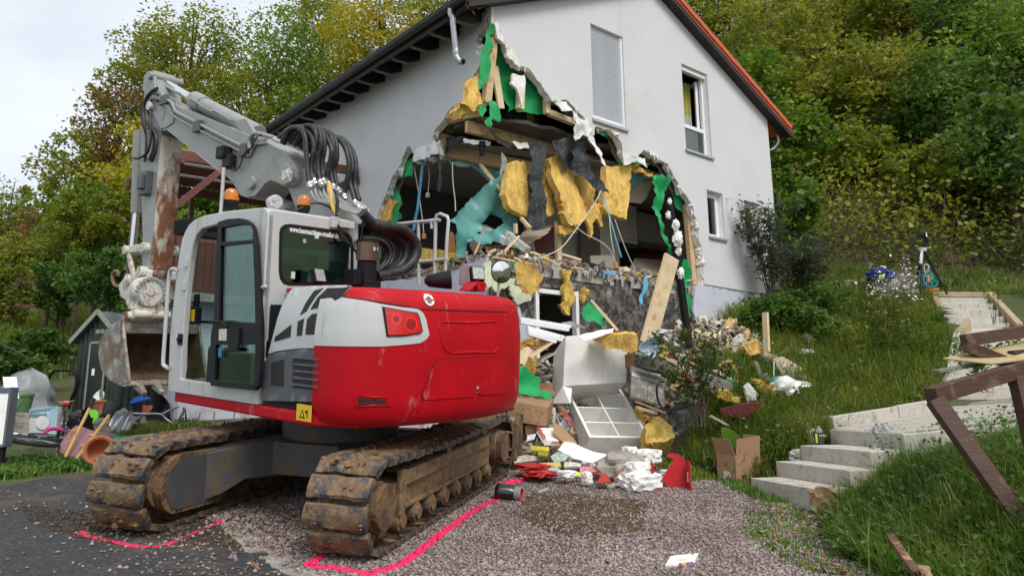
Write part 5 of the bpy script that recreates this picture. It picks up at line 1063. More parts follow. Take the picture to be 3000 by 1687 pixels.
for(a,b,r)in((1003,598,.085),(895,652,.09)):
 q=exv(a*K,550+b*K,.24);MB().cyl((q[0],.2,q[2]),(q[0],.25,q[2]),r,20).cyl((q[0],.25,q[2]),(q[0],.262,q[2]),r*.6,16).build('pin',m_cream,cp,bevel=.006)
q=exv(1160*K,550+605*K,-.1);MB().cyl((q[0],-.33,q[2]),(q[0],.28,q[2]),.085,18).build('pin',m_rust,cp,bevel=.006)
hk=[exv(a*K,550+b*K,.1)for a,b in[(850,700),(815,690),(797,650),(800,610),(820,590),(838,600),(835,625)]];MB().tube(spline(hk,5),.028,10).build('load_hook',mat('bare rusty iron',(.22,.13,.08),.6,var=.3,scale=12),cp,smooth=True)
q=exu(1055*K,550+735*K,4.35);tp=MB().cyl((4.30,q[1],q[2]),(4.55,q[1],q[2]),.215,30).build('tilt_plate',m_cream,cp,bevel=.008)
for k in range(17):
 a=k*2*math.pi/20-.9;MB().cyl((4.27,q[1]+.195*math.cos(a),q[2]+.195*math.sin(a)),(4.31,q[1]+.195*math.cos(a),q[2]+.195*math.sin(a)),.026,8).build('bolt',m_steel,tp)
MB().cyl((4.285,q[1],q[2]),(4.31,q[1],q[2]),.06,16).build('boss',m_rust,tp)
ft=[(a,b)for a,b in[(exu(x*K,550+y*K,4.35)[1],exu(x*K,550+y*K,4.35)[2])for x,y in[(985,770),(1125,770),(1160,860),(1155,885),(965,880),(955,850)]]]
MB().prism(ft,(4.33,0,0),EY,EZ,(.2,0,0)).build('coupler_foot',m_cream,cp,bevel=.01)
MB().cyl((4.33,ft[-2][0]+.05,ft[-2][1]-.03),(4.33,ft[3][0]-.08,ft[3][1]-.03),.06,14).cyl((4.45,ft[-2][0]+.12,ft[-2][1]-.06),(4.45,ft[3][0]-.02,ft[3][1]-.06),.07,14).build('coupler_bar',m_rust,cp)
bvL,bvR=.55,-.62
side=A4([(862,930),(880,1130),(912,1385),(850,1400),(770,1360),(715,1290),(695,1190),(700,1090),(740,1010),(800,960)],bvL)
bk=plate(side,bvL-.04,bvL,'bucket',m_bkt,exc,bevel=.006)
plate(side,bvR,bvR+.04,'cheek_plate',m_bkt,bk,bevel=.006)
back=side[2:]+[side[0]]
MB().grid([[(u,v,w_)for v in np.linspace(bvL-.04,bvR+.04,8)]for u,w_ in back]).build('shell',m_bkt,bk,smooth=True)
cu_,cw_=np.mean([p[0]for p in side]),np.mean([p[1]for p in side])
MB().grid([[(cu_+(u-cu_)*.95,v,cw_+(w_-cw_)*.95)for v in np.linspace(bvL-.045,bvR+.045,8)]for u,w_ in back]).build('shell_lining',m_bkin,bk,smooth=True)
for v in(bvL-.045,bvR+.041):MB().prism([(cu_+(u-cu_)*.97,cw_+(w_-cw_)*.97)for u,w_ in side],(0,v,0),EX,EZ,(0,.003,0)).build('cheek_lining',m_bkin,bk)
tp0=side[0];MB().prism([(tp0[0]+.02,tp0[1]+.05),(tp0[0]-.03,tp0[1]+.05),(tp0[0]-.03,tp0[1]-.2),(tp0[0]+.02,tp0[1]-.2)],(0,bvR,0),EX,EZ,(0,bvL-bvR,0)).build('top_beam',m_bkt,bk,bevel=.01)
lip=side[2];lipb=MB().prism([(lip[0]-.10,lip[1]-.02),(lip[0]+.22,lip[1]-.06),(lip[0]+.22,lip[1]+.0),(lip[0]-.08,lip[1]+.04)],(0,bvR,0),EX,EZ,(0,bvL-bvR,0)).build('cutting_edge',m_bkt,bk,bevel=.006)
for k in range(5):
 v=bvL-.1-k*(bvL-bvR-.2)/4;MB().add([(lip[0]-.02,v-.055,lip[1]+.05),(lip[0]-.02,v+.055,lip[1]+.05),(lip[0]-.02,v+.055,lip[1]-.06),(lip[0]-.02,v-.055,lip[1]-.06),(lip[0]-.30,v-.03,lip[1]-.10),(lip[0]-.30,v+.03,lip[1]-.10),(lip[0]-.28,v+.03,lip[1]-.15),(lip[0]-.28,v-.03,lip[1]-.15)],[(3,2,1,0),(4,5,6,7),(0,1,5,4),(1,2,6,5),(2,3,7,6),(3,0,4,7)]).build('tooth',m_bkt,bk,bevel=.008)
for v in(.30,-.22):plate(A4([(870,960),(960,850),(985,870),(975,940),(925,990),(905,975)],v),v,v+.05,'bucket_ear',m_bkt,bk,bevel=.006)
PH=lambda l,v:[exv(380+a*.20704,180+b*.20704,v)for a,b in l]
for l,v,r in(([(440,510),(500,540),(590,580),(640,690),(700,740),(950,870),(1250,1030),(1600,1205),(1660,1235)],.225,.024),([(440,590),(480,610),(560,660),(620,770),(900,930),(1250,1110),(1560,1270),(1690,1340),(1740,1220),(1800,1170),(1910,1160)],.225,.018),([(430,440),(560,520),(660,570),(700,640),(1000,800),(1300,940),(1580,1090),(1950,1105)],.15,.012),([(430,430),(590,510),(700,570),(730,650),(1020,790),(1320,930),(1590,1080),(1960,1090)],.1,.012),([(1700,1240),(1690,1130),(1740,1040),(1810,1020),(2040,1080)],.23,.028)):
 MB().tube(spline(PH(l,v),3),r,10).build('pipe',m_exg,boom,smooth=True)
for l in([(905,850),(985,850),(985,985),(905,985)],[(1570,1170),(1640,1170),(1640,1330),(1555,1330)],[(430,500),(520,510),(500,600),(440,620)]):
 P_=np.array(PH(l,.25));MB().box((P_[:,0].min(),.2,P_[:,2].min()),(P_[:,0].max(),.262,P_[:,2].max())).build('pipe_clamp',m_exd,boom,bevel=.01)
for k,l in enumerate(([(420,480),(330,460),(240,540),(190,680),(200,860),(290,960),(340,1080),(330,1250),(280,1400)],[(410,480),(310,450),(210,560),(170,700),(180,870),(230,1050),(230,1250),(215,1420)],[(390,385),(320,420),(240,520),(200,640),(200,800),(240,930),(330,960),(380,1080),(370,1250),(310,1420)],[(400,560),(330,540),(270,600),(250,700),(290,800),(300,950),(290,1150),(240,1300),(130,1370),(60,1370)],[(620,1060),(640,1180),(620,1300),(610,1420)],[(690,1100),(720,1230),(690,1350),(620,1430)],[(640,1000),(680,1150),(650,1300),(600,1440)])):
 MB().tube(spline(PH(l,(.21+.012*k)if k<4 else-.2),5),.021 if k!=2 else .026,8).build('hose',m_rub,arm,smooth=True)
PB=lambda l,v:[exv(760+a*.3589,340+b*.3589,v)for a,b in l]
HZ=[([(185,215),(230,130),(280,95),(340,110),(375,180),(385,320),(395,460),(408,545)],.26),([(150,190),(240,110),(330,90),(370,140),(378,280),(400,420),(420,540)],.22),([(250,220),(320,110),(400,80),(450,110),(465,200),(440,330),(430,430),(445,520)],.18),([(290,240),(370,115),(440,85),(490,130),(505,230),(480,350),(480,450),(495,530)],.14),([(330,250),(400,130),(470,90),(520,150),(530,270),(510,390),(520,520)],.08),([(340,260),(420,140),(500,120),(545,170),(590,280),(570,400),(550,500),(560,540)],.02),([(360,270),(450,150),(530,120),(590,190),(605,330),(580,450),(600,560)],-.04),([(380,280),(470,160),(560,130),(620,200),(632,340),(610,450),(640,595)],-.1),([(400,290),(560,170),(640,185),(700,260),(730,380),(720,500),(690,640)],-.16),([(420,300),(600,180),(680,200),(740,290),(760,420),(740,540),(780,690)],-.2),([(430,300),(620,180),(700,210),(770,310),(790,450),(780,560),(815,690)],-.24),([(200,225),(280,140),(360,120),(420,160),(445,260),(420,400),(430,520)],.2)]
hs_=MB()
for l,v in HZ:sub(MB().tube(spline(PB(l,v),5),.030,10),'hose',m_rub,low,smooth=True)
rr=random.Random(3)
for l,v in HZ[:9]:
 a,b=PB([l[-1]],v)[0],PB([(l[-1][0]+rr.uniform(5,25),l[-1][1]+40)],v)[0];MB().cyl(a,b,.034,8).cyl(a+(b-a)*.4,a+(b-a)*.7,.044,6).build('fitting',m_steel,low)
for l,v in HZ[:8]:
 a=PB([l[0]],v)[0];MB().cyl(a,a+np.array((.18,0,.06)),.026,8).build('fitting',m_steel,low)
for k in range(7):
 x=415+k*34;pts_=[(x,580),(x+15,640),(x+60,690+k*3),(x+170,720+k*8),(x+260,760),(800+k*6,800)]
 MB().tube(spline(PB(pts_,.24-.05*k),4),.016,8).build('pipe',m_exg,low,smooth=True)
MB().tube(spline(PB([(565,540),(580,640),(600,740),(640,810)],.28),4),.022,8).build('hose',mat('yellow sleeve',(.70,.46,.10),.6),low,smooth=True)
MB().tube(spline(PB([(625,610),(635,700),(630,820)],.29),4),.020,8).build('hose',m_rub,low,smooth=True)
UB=lambda l,u:[exu(760+a*.3589,340+b*.3589,u)for a,b in l]
for k,(l,u,r)in enumerate([([(840,790),(930,880),(1060,905),(1180,930),(1260,1010),(1285,1090),(1255,1180),(1180,1250),(1060,1290),(960,1310)],-.5,.058),([(850,880),(960,930),(1070,950),(1160,1000),(1200,1080),(1180,1180),(1110,1250),(1000,1290),(940,1310)],-.4,.05),([(845,940),(950,970),(1060,1000),(1120,1080),(1110,1180),(1050,1240),(960,1290)],-.3,.045),([(840,1000),(930,1000),(1020,1030),(1070,1110),(1050,1190),(1000,1240),(955,1270)],-.5,.022),([(840,1025),(920,1020),(1000,1050),(1040,1110),(1030,1180),(990,1230),(950,1255)],-.45,.022),([(850,900),(980,960),(1090,980),(1150,1050),(1160,1120),(1120,1210),(1040,1270),(960,1300)],-.35,.04),([(840,985),(930,980),(1040,1010),(1095,1090),(1080,1180),(1020,1250),(955,1290)],-.42,.02),([(1275,1180),(1260,1260),(1180,1300),(1080,1320),(1000,1330)],-.55,.012)]):
 sub(MB().tube(spline(UB(l,u),6),r,12),'hose',m_rub,exc,smooth=True)
for k in range(5):
 a,b=UB([(770+k*22,690+k*14)],-.1)[0],UB([(815+k*18,750+k*14)],-.15)[0];MB().cyl(a,b,.03,8).cyl(a+(b-a)*.3,a+(b-a)*.6,.04,6).build('fitting',m_steel,low)
MB().prism([(0,0),(.16,.02),(.10,-.75),(.04,-.75)],UB([(815,880)],-.36)[0],EY*-1,EZ,(.02,0,0)).build('hose_guard',m_exk,exc)
MB().tube(spline(UB([(210,755),(300,770),(400,720),(500,715),(580,750),(610,785)],.05),5),.010,6).build('hose',m_rub,exc,smooth=True)
MB().tube(spline(UB([(645,895),(690,960),(740,1040),(790,1070),(825,1000),(850,850)],-.42),5),.007,6).build('hose',m_rub,exc,smooth=True)
MB().tube(spline(UB([(640,890),(680,980),(740,1060),(790,1110),(815,1200),(800,1300),(700,1350)],-.46),5),.014,6).build('hose',m_rub,exc,smooth=True)
for px,sz in(((1572,1080),(.09,.07,.085)),((1600,1140),(.10,.05,.09))):
 u,w_=A1([px],.3)[0];MB().box((u-sz[0],.21,w_-sz[2]),(u+sz[0],.21+sz[1]*2,w_+sz[2])).build('boom_lamp',m_exk,boom,bevel=.02)
MB().tube(spline([(u,.26,w_)for u,w_ in A1([(1640,1175),(1660,1210),(1700,1170),(1720,1100),(1780,1040),(1820,970),(1850,955)],.26)],5),.010,6).build('cable',m_rub,boom,smooth=True)
u,w_=A1([(1557,1192)],.21)[0];MB().box((u-.05,.2,w_-.06),(u+.05,.2025,w_+.06)).build('warning_sticker',mat('orange sticker',(.65,.22,.10),.5,var=.4,scale=40),boom)
u,w_=A1([(1040,1290)],.2)[0];MB().box((u-.13,.17,w_-.2),(u+.13,.27,w_+.16)).box((u-.1,.27,w_-.12),(u+.06,.33,w_+.1)).build('valve_block',m_exd,arm,bevel=.012)
u,w_=A1([(1043,780)],.185)[0];MB().box((u-.03,.17,w_-.16),(u+.03,.176,w_+.16)).build('warning_sticker',MATS['yellow sticker'],arm)
#   rubble in and before the hole
def T5(l):return[(1480+a*.3984,1150+b*.3984)for a,b in l]
def T3(l):return[(1480+a*.3663,880+b*.3663)for a,b in l]
def T4(l):return[(1800+a*.4396,960+b*.4396)for a,b in l]
def T1(l):return[(1340+a*.16563,640+b*.16563)for a,b in l]
def T2(l):return[(1680+a*.3419,560+b*.3419)for a,b in l]
def solo(mb,name,m,label,cat,group=None,**k):
 """one mesh as a thing, its origin at its own base"""
 P=np.array(mb.v);c=P.mean(0);c[2]=P[:,2].min();mb.v=[tuple(p)for p in P-c]
 o=mb.build(name,m,**k);o.location=V3(c);return tag(o,label,cat,group)
def hexb(P0,PA,PB_,PC,mb=None):
 """box from a corner and the three neighbouring corners"""
 P0,a,b,c=np.asarray(P0),np.asarray(PA)-P0,np.asarray(PB_)-P0,np.asarray(PC)-P0
 v=[P0,P0+a,P0+a+b,P0+b];v+=[p+c for p in v]
 f=[(0,1,2,3),(7,6,5,4),(0,4,5,1),(1,5,6,2),(2,6,7,3),(3,7,4,0)]
 if np.cross(a,b)@c>0:f=[q_[::-1]for q_ in f]
 return(mb or MB()).add(v,f)
def plank(px,D,wd,th,label,m=None,name='plank',cat='plank',group='loose timber of the rubble heap',up=(0,0,1),splinter=False,tw=0.):
 a,b=dep(*px[0],D[0]),dep(*px[1],D[1]);mb=MB();d=b-a;L_=np.linalg.norm(d);d=d/L_
 s=np.cross(d,up);s/=np.linalg.norm(s);u=np.cross(s,d)
 pl=[(0,-wd/2),(L_,-wd/2),(L_,wd/2),(0,wd/2)]
 if splinter:pl=[(0,-wd/2),(L_*.96,-wd/2),(L_*.9,-wd*.2),(L_*1.0,-wd*.1),(L_*.93,wd*.15),(L_*.98,wd*.3),(L_*.9,wd/2),(0,wd/2),(L_*.04,wd*.1),(-.02,0)]
 mb.prism(pl,a-u*th/2,d,s,u*th);return solo(mb,name,m or m_woodl,label,cat,group,bevel=.004)
def panel(px,D,th,m,name,label,cat,group=None,wob=0.,jit=0.,seed=0,step=.12,smooth=True,**k):
 """sheet through traced corners with depths (a fitted plane)"""
 P=np.array([dep(x,y,d)for(x,y),d in zip(px,D)]);c=P.mean(0);u,s,vt=np.linalg.svd(P-c);a,b,n=vt
 if n@(CAM-c)>0:n=-n
 pl=[((p-c)@a,(p-c)@b)for p in P]
 if sum(pl[i][0]*pl[(i+1)%len(pl)][1]-pl[(i+1)%len(pl)][0]*pl[i][1]for i in range(len(pl)))<0:pl=pl[::-1]
 if jit or wob:pl=rough_line(pl,.06,jit,seed=seed)
 return solo(slab2d(pl,c,a,b,n*th,step=step if wob else None,wob=wob,wsc=3,seed=seed),name,m,label,cat,group,smooth=smooth and wob>0,**k)
def lumpy(px,D,r,m,name,label,cat,group=None,sq=(1,1,1),n=2,amp=.35,seed=0,sc=2.2,boxy=.0,flat_=False):
 """irregular chunk around a traced centre"""
 c=dep(*px,D);bm=bmesh.new();bmesh.ops.create_icosphere(bm,subdivisions=n+1,radius=1.)
 for v in bm.verts:
  p=v.co.copy()
  if boxy:mx_=max(abs(p.x),abs(p.y),abs(p.z));p=p*(1-boxy)+p/mx_*boxy*.8
  q_=1+amp*noise.noise(p*sc+Vector((seed*3.7,1,seed)))+amp*.5*noise.noise(p*sc*2.6+Vector((seed,5,2)))
  v.co=Vector((p.x*sq[0]*r*q_,p.y*sq[1]*r*q_,p.z*sq[2]*r*q_))
 me=bpy.data.meshes.new(name);bm.to_mesh(me);bm.free()
 zmin=min(v.co.z for v in me.vertices)
 o=link(name,me,m,smooth=not flat_,ang=35);o.location=V3(c);return tag(o,label,cat,group)
hx=np.linspace(7.15,12.7,100);hy=np.linspace(7.15,9.04,40);HX,HY=np.meshgrid(hx,hy)
hp=np.interp(HX,[7.1,7.5,8,8.6,9.4,10.,10.6,11.4,12.2,12.7],[.9,1.35,1.45,1.3,1.0,.7,.55,.45,.3,0])
wd_=np.interp(HX,[7.1,8,9.4,10.5,12],[.95,.85,.75,1.3,1.3])
tt=np.clip(1-(9.04-HY)/wd_,0,1);tt=np.where(HX>10.1,np.clip(1-np.abs(HY-8.15)/.85,0,1),tt);HZ_=H(HX,HY)-.05+hp*tt**1.15
HZ_+=np.where(tt>0,1,0)*np.array([[.07*noise.noise(Vector((x*4,y*4,1)))+.04*noise.noise(Vector((x*10,y*10,3)))for x in hx]for y in hy])
m_rub_=islemat('mixed rubble',[(.05,.045,.04),(.16,.14,.12),(.33,.30,.27),(.55,.53,.50),(.42,.29,.16),(.62,.40,.10),(.70,.69,.66),(.24,.15,.09)],mixn=.15,scale=3)
m_hp=mat('rubble dust',(.22,.19,.16),.95,var=.4,scale=9,bump=1.,bscale=25,dirt=((.08,.07,.06),.45,5),dirt2=((.5,.47,.43),.35,12))
heap=link('rubble_heap',gridmesh('rubble_heap',HX,HY,HZ_),m_hp,smooth=True);tag(heap,'heap of broken plaster, wood and insulation crumbs below the hole','rubble',kind='stuff')
def frags(name,pts,m,smin,smax,seed,parent=None,flat=.35):
 """small plates, sticks and crumbs"""
 r=np.random.default_rng(seed);n=len(pts);B=np.array([(-1,-1,-1),(1,-1,-1),(1,1,-1),(-1,1,-1),(-1,-1,1),(1,-1,1),(1,1,1),(-1,1,1)],float)
 F=np.array([(0,3,2,1),(4,5,6,7),(0,1,5,4),(1,2,6,5),(2,3,7,6),(3,0,4,7)])
 sz=smin+(smax-smin)*r.random((n,1))**2.5;asp=np.column_stack([.6+.9*r.random(n),.10+.75*r.random(n)**1.8,.03+flat*r.random(n)**2])
 q_=r.normal(size=(n,4));q_[:,1:3]*=.55;q_/=np.linalg.norm(q_,axis=1)[:,None];w_,x,y,z=q_.T
 R=np.stack([np.stack([1-2*(y*y+z*z),2*(x*y-z*w_),2*(x*z+y*w_)],1),np.stack([2*(x*y+z*w_),1-2*(x*x+z*z),2*(y*z-x*w_)],1),np.stack([2*(x*z-y*w_),2*(y*z+x*w_),1-2*(x*x+y*y)],1)],1)
 v=np.einsum('nij,nkj->nki',R,B[None]*(sz*asp)[:,None,:]*(1+.3*(r.random((n,8,1))-.5)))+pts[:,None,:]
 o=link(name,np_mesh(name,v.reshape(-1,3),(F[None]+8*np.arange(n)[:,None,None]).reshape(-1,4)),m,parent);o['kind']='stuff';return o
r=np.random.default_rng(3);k=r.integers(0,HX.size,4200);ok=tt.ravel()[k]>.02;k=k[ok]
pts=np.column_stack([HX.ravel()[k]+r.normal(0,.03,len(k)),HY.ravel()[k]-.02,HZ_.ravel()[k]+.02]);fo=frags('rubble_fragments',pts,m_rub_,.015,.15,5,flat=.13);tag(fo,'splinters, plaster plates and wool crumbs strewn over the rubble heap','rubble',kind='stuff')
q_=scatter([(7.1,7.3),(9.6,6.9),(9.4,7.9),(8.0,8.2),(7.1,8.4)],330,8,inv=False)
m_lit=islemat('litter',[(.75,.74,.72),(.55,.05,.05),(.62,.60,.57),(.60,.50,.05),(.10,.25,.45),(.75,.73,.70),(.35,.24,.15),(.7,.68,.62)],mixn=.05)
tag(frags('paper_litter',np.column_stack([q_,GP(q_[:,0],q_[:,1])+.02]),m_lit,.02,.09,6,flat=.05),'paper scraps and toy boxes litter before the white shelf','litter',kind='stuff')
pts=np.concatenate([np.column_stack([7.35+4.9*r.random(700),9.05+.5*r.random(700)**2,np.full(700,ZS)+.02+.12*r.random(700)**2]),np.column_stack([7.3+.35*r.random(200)**2,9.1+2.8*r.random(200),np.full(200,ZS)+.02+.08*r.random(200)])])
tag(frags('slab_rubble',pts,m_rub_,.012,.12,9,flat=.12),'line of broken plaster and splinters on the edge of the floor slab','rubble',kind='stuff')
m_rag=mat('torn plaster shred',(.36,.33,.29),.9,var=.3,scale=9,bump=.8,bscale=30)
rr=random.Random(8);mb=MB();mb2=MB()
for k in range(44):
 x=7.35+4.9*rr.random();L_=rr.uniform(.05,.22);w2=rr.uniform(.03,.12);z=ZS+.0;tgt=mb if rr.random()<.6 else mb2
 rows=[[(x+s*w2*(1-.7*t)+.03*noise.noise(Vector((x,t*2,s))),9.03-.03-.03*math.sin(t*3)-.02*rr.random(),z-L_*t)for s in(-.5,.5)]for t in np.linspace(0,1,5)];tgt.grid(rows)
a_=mb.build('hanging_shreds',m_rag,slab,smooth=True);a_['kind']='stuff';a_=mb2.build('hanging_shreds',m_black,slab,smooth=True);a_['kind']='stuff'
P0=dep(1712,1332,11.15);PA=dep(1890,1334,11.4);wv=PA-P0;W_=np.linalg.norm(wv);ex_=wv/W_
bk_=np.cross((0,0,1),ex_);bk_/=np.linalg.norm(bk_);th_=math.radians(35);lx=bk_*math.cos(th_)+np.array((0,0,1))*math.sin(th_);nx_=np.cross(lx,ex_);nx_=nx_ if nx_[2]>0 else-nx_
m_whl=mat('white laminate',(.90,.90,.88),.35,var=.02,scale=3,dirt=((.70,.68,.63),.2,4));m_cream2=mat('cream laminate inside',(.74,.70,.60),.5,var=.03)
SM=mcol(ex_,lx,nx_,P0+np.array((0,0,-.02)));SL_,SD=1.5,.34
shelf=thing('shelf_unit','white open shelf with eight compartments leaning against the white cupboard','shelf',M=SM)
bx=lambda lo,hi,nm,m,bv=.003:MB().box(lo,hi).build(nm,m,shelf,bevel=bv)
bx((0,0,0),(.045,SL_,SD),'side_panel',m_whl);bx((W_-.045,0,0),(W_,SL_,SD),'side_panel',m_whl);bx((.045,0,0),(W_-.045,.045,SD),'end_panel',m_whl);bx((.045,SL_-.045,0),(W_-.045,SL_,SD),'end_panel',m_whl)
bx((W_/2-.012,.045,.02),(W_/2+.012,SL_-.045,SD-.004),'divider',m_whl)
for k in(1,2,3):y=SL_*k/4;bx((.045,y-.012,.02),(W_/2-.012,y+.012,SD-.008),'shelf_board',m_whl);bx((W_/2+.012,y-.012,.02),(W_-.045,y+.012,SD-.008),'shelf_board',m_whl)
bx((.03,.03,.0),(W_-.03,SL_-.03,.02),'back_panel',m_cream2)
f0,fr2,ft2,fb=dep(1650,1131,11.55),dep(1835,1119,12.0),dep(1657,984,11.7),dep(1615,1175,11.9)
cb=solo(hexb(f0,fr2,ft2,f0+(fb-f0)*1.0),'cupboard',m_whl,'big white cupboard lying tilted on the rubble behind the open shelf','cupboard',bevel=.004)
_n=np.cross(fr2-f0,ft2-f0);_n/=np.linalg.norm(_n);_n=_n if _n@(CAM-f0)>0 else-_n;c0_=np.array(cb.location)
s0=f0+(fr2-f0)*.61;MB().beam(s0+(ft2-f0)*.01+_n*.001-c0_,s0+(ft2-f0)*.99+_n*.001-c0_,.006,.004,up=_n).build('seam',m_cream2,cb)
d0=f0+(fr2-f0)*.0;dl_=[f0+_n*.003,f0+(fr2-f0)*.36+_n*.003]
MB().add([dep(*p,d_)-c0_ for p,d_ in(((1650,1132),11.54),((1676,1138),11.5),((1672,1182),11.3),((1617,1182),11.6))],[(0,1,2,3)]).build('flap_door',m_whl,cb).modifiers.new('s','SOLIDIFY').thickness=.016
PR='white window profiles on the heap'
for k,(a,b,da,db,lb)in enumerate([((115,145),(520,212),11.3,11.5,'topmost'),((118,172),(505,236),11.25,11.45,'second'),((172,215),(465,296),11.2,11.4,'third'),((175,240),(450,318),11.15,11.35,'fourth'),((178,266),(400,332),11.1,11.3,'lowest')]):
 plank(T3([a,b]),(da,db),.09,.045,lb+' white window profile in the stack below the cellar doorway',m_pvc,'window_profile','window profile',PR)
plank(T3([(185,460),(432,288)]),(11.0,11.4),.13,.03,'pale slat with nail holes leaning left of the white cupboard')
plank(T3([(85,520),(150,375)]),(10.95,11.15),.28,.06,'splintered pale board end beside the green film',splinter=True)
plank(T3([(165,352),(330,365)]),(11.2,11.4),.1,.12,'short square timber under the nail hole slat',m_wood)
plank(T3([(240,700),(360,690)]),(11.3,11.5),.12,.12,'reddish broken timber in the shadow left of the cupboard',mat('reddish timber',(.30,.14,.07),.8,var=.3,scale=8))
plank(T3([(250,490),(380,420)]),(11.2,11.4),.2,.02,'grey weathered board above the dark gap in the heap',mat('grey board',(.42,.38,.33),.85,var=.2,scale=9))
plank(T3([(690,0),(900,240)]),(11.9,11.7),.13,.035,'pale batten holding up the green film tent',m_woodl)
flap(T3([(585,110),(640,35),(665,12),(720,60),(808,132),(760,140),(735,150),(770,208),(690,205),(660,165),(620,175),(608,150)]),('y',8.55),m_green,'membrane_sheet','green membrane hanging like a tent over a pale batten','membrane',wob=.14,th=.004,seed=70,lean=(0,-.15,0),group='green membrane pieces in the rubble')
flap(T3([(62,532),(155,528),(205,590),(252,640),(235,720),(262,715),(318,735),(310,800),(230,770),(150,765),(60,740)]),('y',7.95),m_green,'membrane_sheet','crumpled green membrane spilling out behind the counterweight','membrane',wob=.14,th=.004,seed=71,lean=(0,-.2,0),group='green membrane pieces in the rubble')
def batt(px4,D4,th,label,m=None,seed=0):
 if px4[0][0]>1930:g=float((gnd(*max(px4,key=lambda c:c[1]))-CAM)@fw)-.3;D4=[d-min(D4)+min(g,min(D4))for d in D4]
 o=panel(px4,D4,th,m or m_wool,'insulation_batt',label,'insulation','yellow insulation in the rubble',wob=.045,jit=.016,seed=seed,step=.06);fibres(o,seed);return o
batt(T3([(705,318),(760,285),(900,268),(1052,268),(1062,340),(1058,400),(950,400),(850,388),(760,345)]),[11.5]*9,.3,'thick folded wool batt lying on top of the white cupboard',seed=80)
batt(T3([(100,385),(130,340),(200,312),(270,325),(265,345),(170,350),(120,400)]),[11.1]*7,.12,'curved wool strip left of the window profiles',seed=81)
batt(T3([(150,500),(200,470),(252,490),(245,560),(225,605),(195,570),(150,545)]),[10.95]*7,.1,'wool tuft between the splintered board and the green film',m_wooll,82)
batt(T4([(205,640),(290,600),(385,645),(400,735),(330,765),(212,785),(210,710)]),[10.9,11.2,11.0,10.85,10.75,10.7,10.8],.3,'layered pale wool block on the grass right of the open shelf',m_wooll,83)
batt(T4([(150,552),(190,560),(245,600),(200,625),(160,600)]),[11.1]*5,.08,'small wool tuft peeping out behind the open shelf',m_wooll,84)
batt(T4([(690,420),(760,418),(840,470),(830,505),(740,490),(690,460)]),[11.7]*6,.1,'yellow wool pad behind the berry bush stem',m_wooll,85)
batt(T4([(935,350),(1000,360),(1085,430),(1060,465),(1000,460),(950,400)]),[12.1]*6,.14,'yellow wool pad at the right end of the heap',m_wooll,86)
batt(T4([(305,150),(320,110),(388,165),(380,180),(310,180)]),[12.2]*5,.1,'wool corner behind the pale blue basin',seed=87)
batt(T4([(700,250),(770,215),(850,330),(760,320)]),[12.1]*4,.08,'wool scrap among the twigs of the berry bush',m_wooll,88)
batt(T4([(850,120),(960,80),(1000,140),(900,190)]),[12.6]*4,.1,'wool scrap beside the upright stud on the bank',seed=89)
batt(T1([(1015,870),(1060,800),(1180,750),(1330,790),(1400,900),(1520,1040),(1470,1140),(1450,1330),(1380,1270),(1310,1350),(1160,1310),(1060,1140)]),[11.15]*12,.2,'big torn wool chunk hanging over the slab edge beside the round mirror',m_wool,90)
for k,(l,lb)in enumerate([([(1870,900),(2030,930),(2000,1010),(1980,1100),(2030,1200),(2080,1380),(2060,1449),(1960,1500),(1880,1400),(1875,1200),(1920,1080)],'stringy wool strip hanging before the cellar doorway'),([(2210,1290),(2260,1215),(2330,1270),(2290,1340),(2240,1480),(2210,1400)],'small wool tuft on the black wall right of the doorway')]):
 wool(T1(l),('y',8.95),lb,th=.06,seed=92+k,m=m_wooll)
wool(T3([(440,35),(480,0),(550,5),(520,60),(515,115),(490,110)]),('y',8.93),'wool tip dangling in the cellar doorway',th=.05,seed=95,m=m_wooll)
m_foamcol=m_foamg
panel(T3([(580,290),(650,265),(870,222),(860,245),(700,318),(640,320)]),[11.3,11.4,11.6,11.5,11.3,11.2],.012,m_whl,'curved_board','white bent board on top of the white cupboard','board',wob=.05,seed=1)
panel(T3([(450,178),(520,165),(560,180),(640,210),(560,225),(500,205)]),[11.5]*6,.01,mat('grey sheet',(.45,.45,.44),.5,var=.2),'curved_board','grey bent sheet among the window profiles','board',wob=.06,seed=2)
m_card=mat('brown cardboard',(.36,.225,.125),.8,var=.08,scale=4);m_card2=mat('brown cardboard dark',(.30,.18,.10),.8,var=.08)
def boxth(c4,m,name,label,cat,group=None,bevel=.004):return solo(hexb(*c4),name,m,label,cat,group,bevel=bevel)
b0=dep(1486,1219,10.75);b1=dep(1604,1250,10.9);b2=dep(1489,1177,10.8)
b0,b1,b2=dep(1484,1230,10.7),dep(1600,1250,10.85),dep(1490,1172,10.75);up_=b2-b0;b3=b0+np.array((.55,.45,.12))
big=boxth((b0,b1,b2,b3),m_card,'cardboard_box','big brown cardboard box with printed symbols behind the blade','box','cardboard boxes by the rubble')
_n=np.cross(b1-b0,b2-b0);_n/=np.linalg.norm(_n);_n=_n if _n@(CAM-b0)>0 else-_n;bc_=np.array(big.location);m_print=mat('brown print',(.13,.075,.05),.8)
rr=random.Random(2)
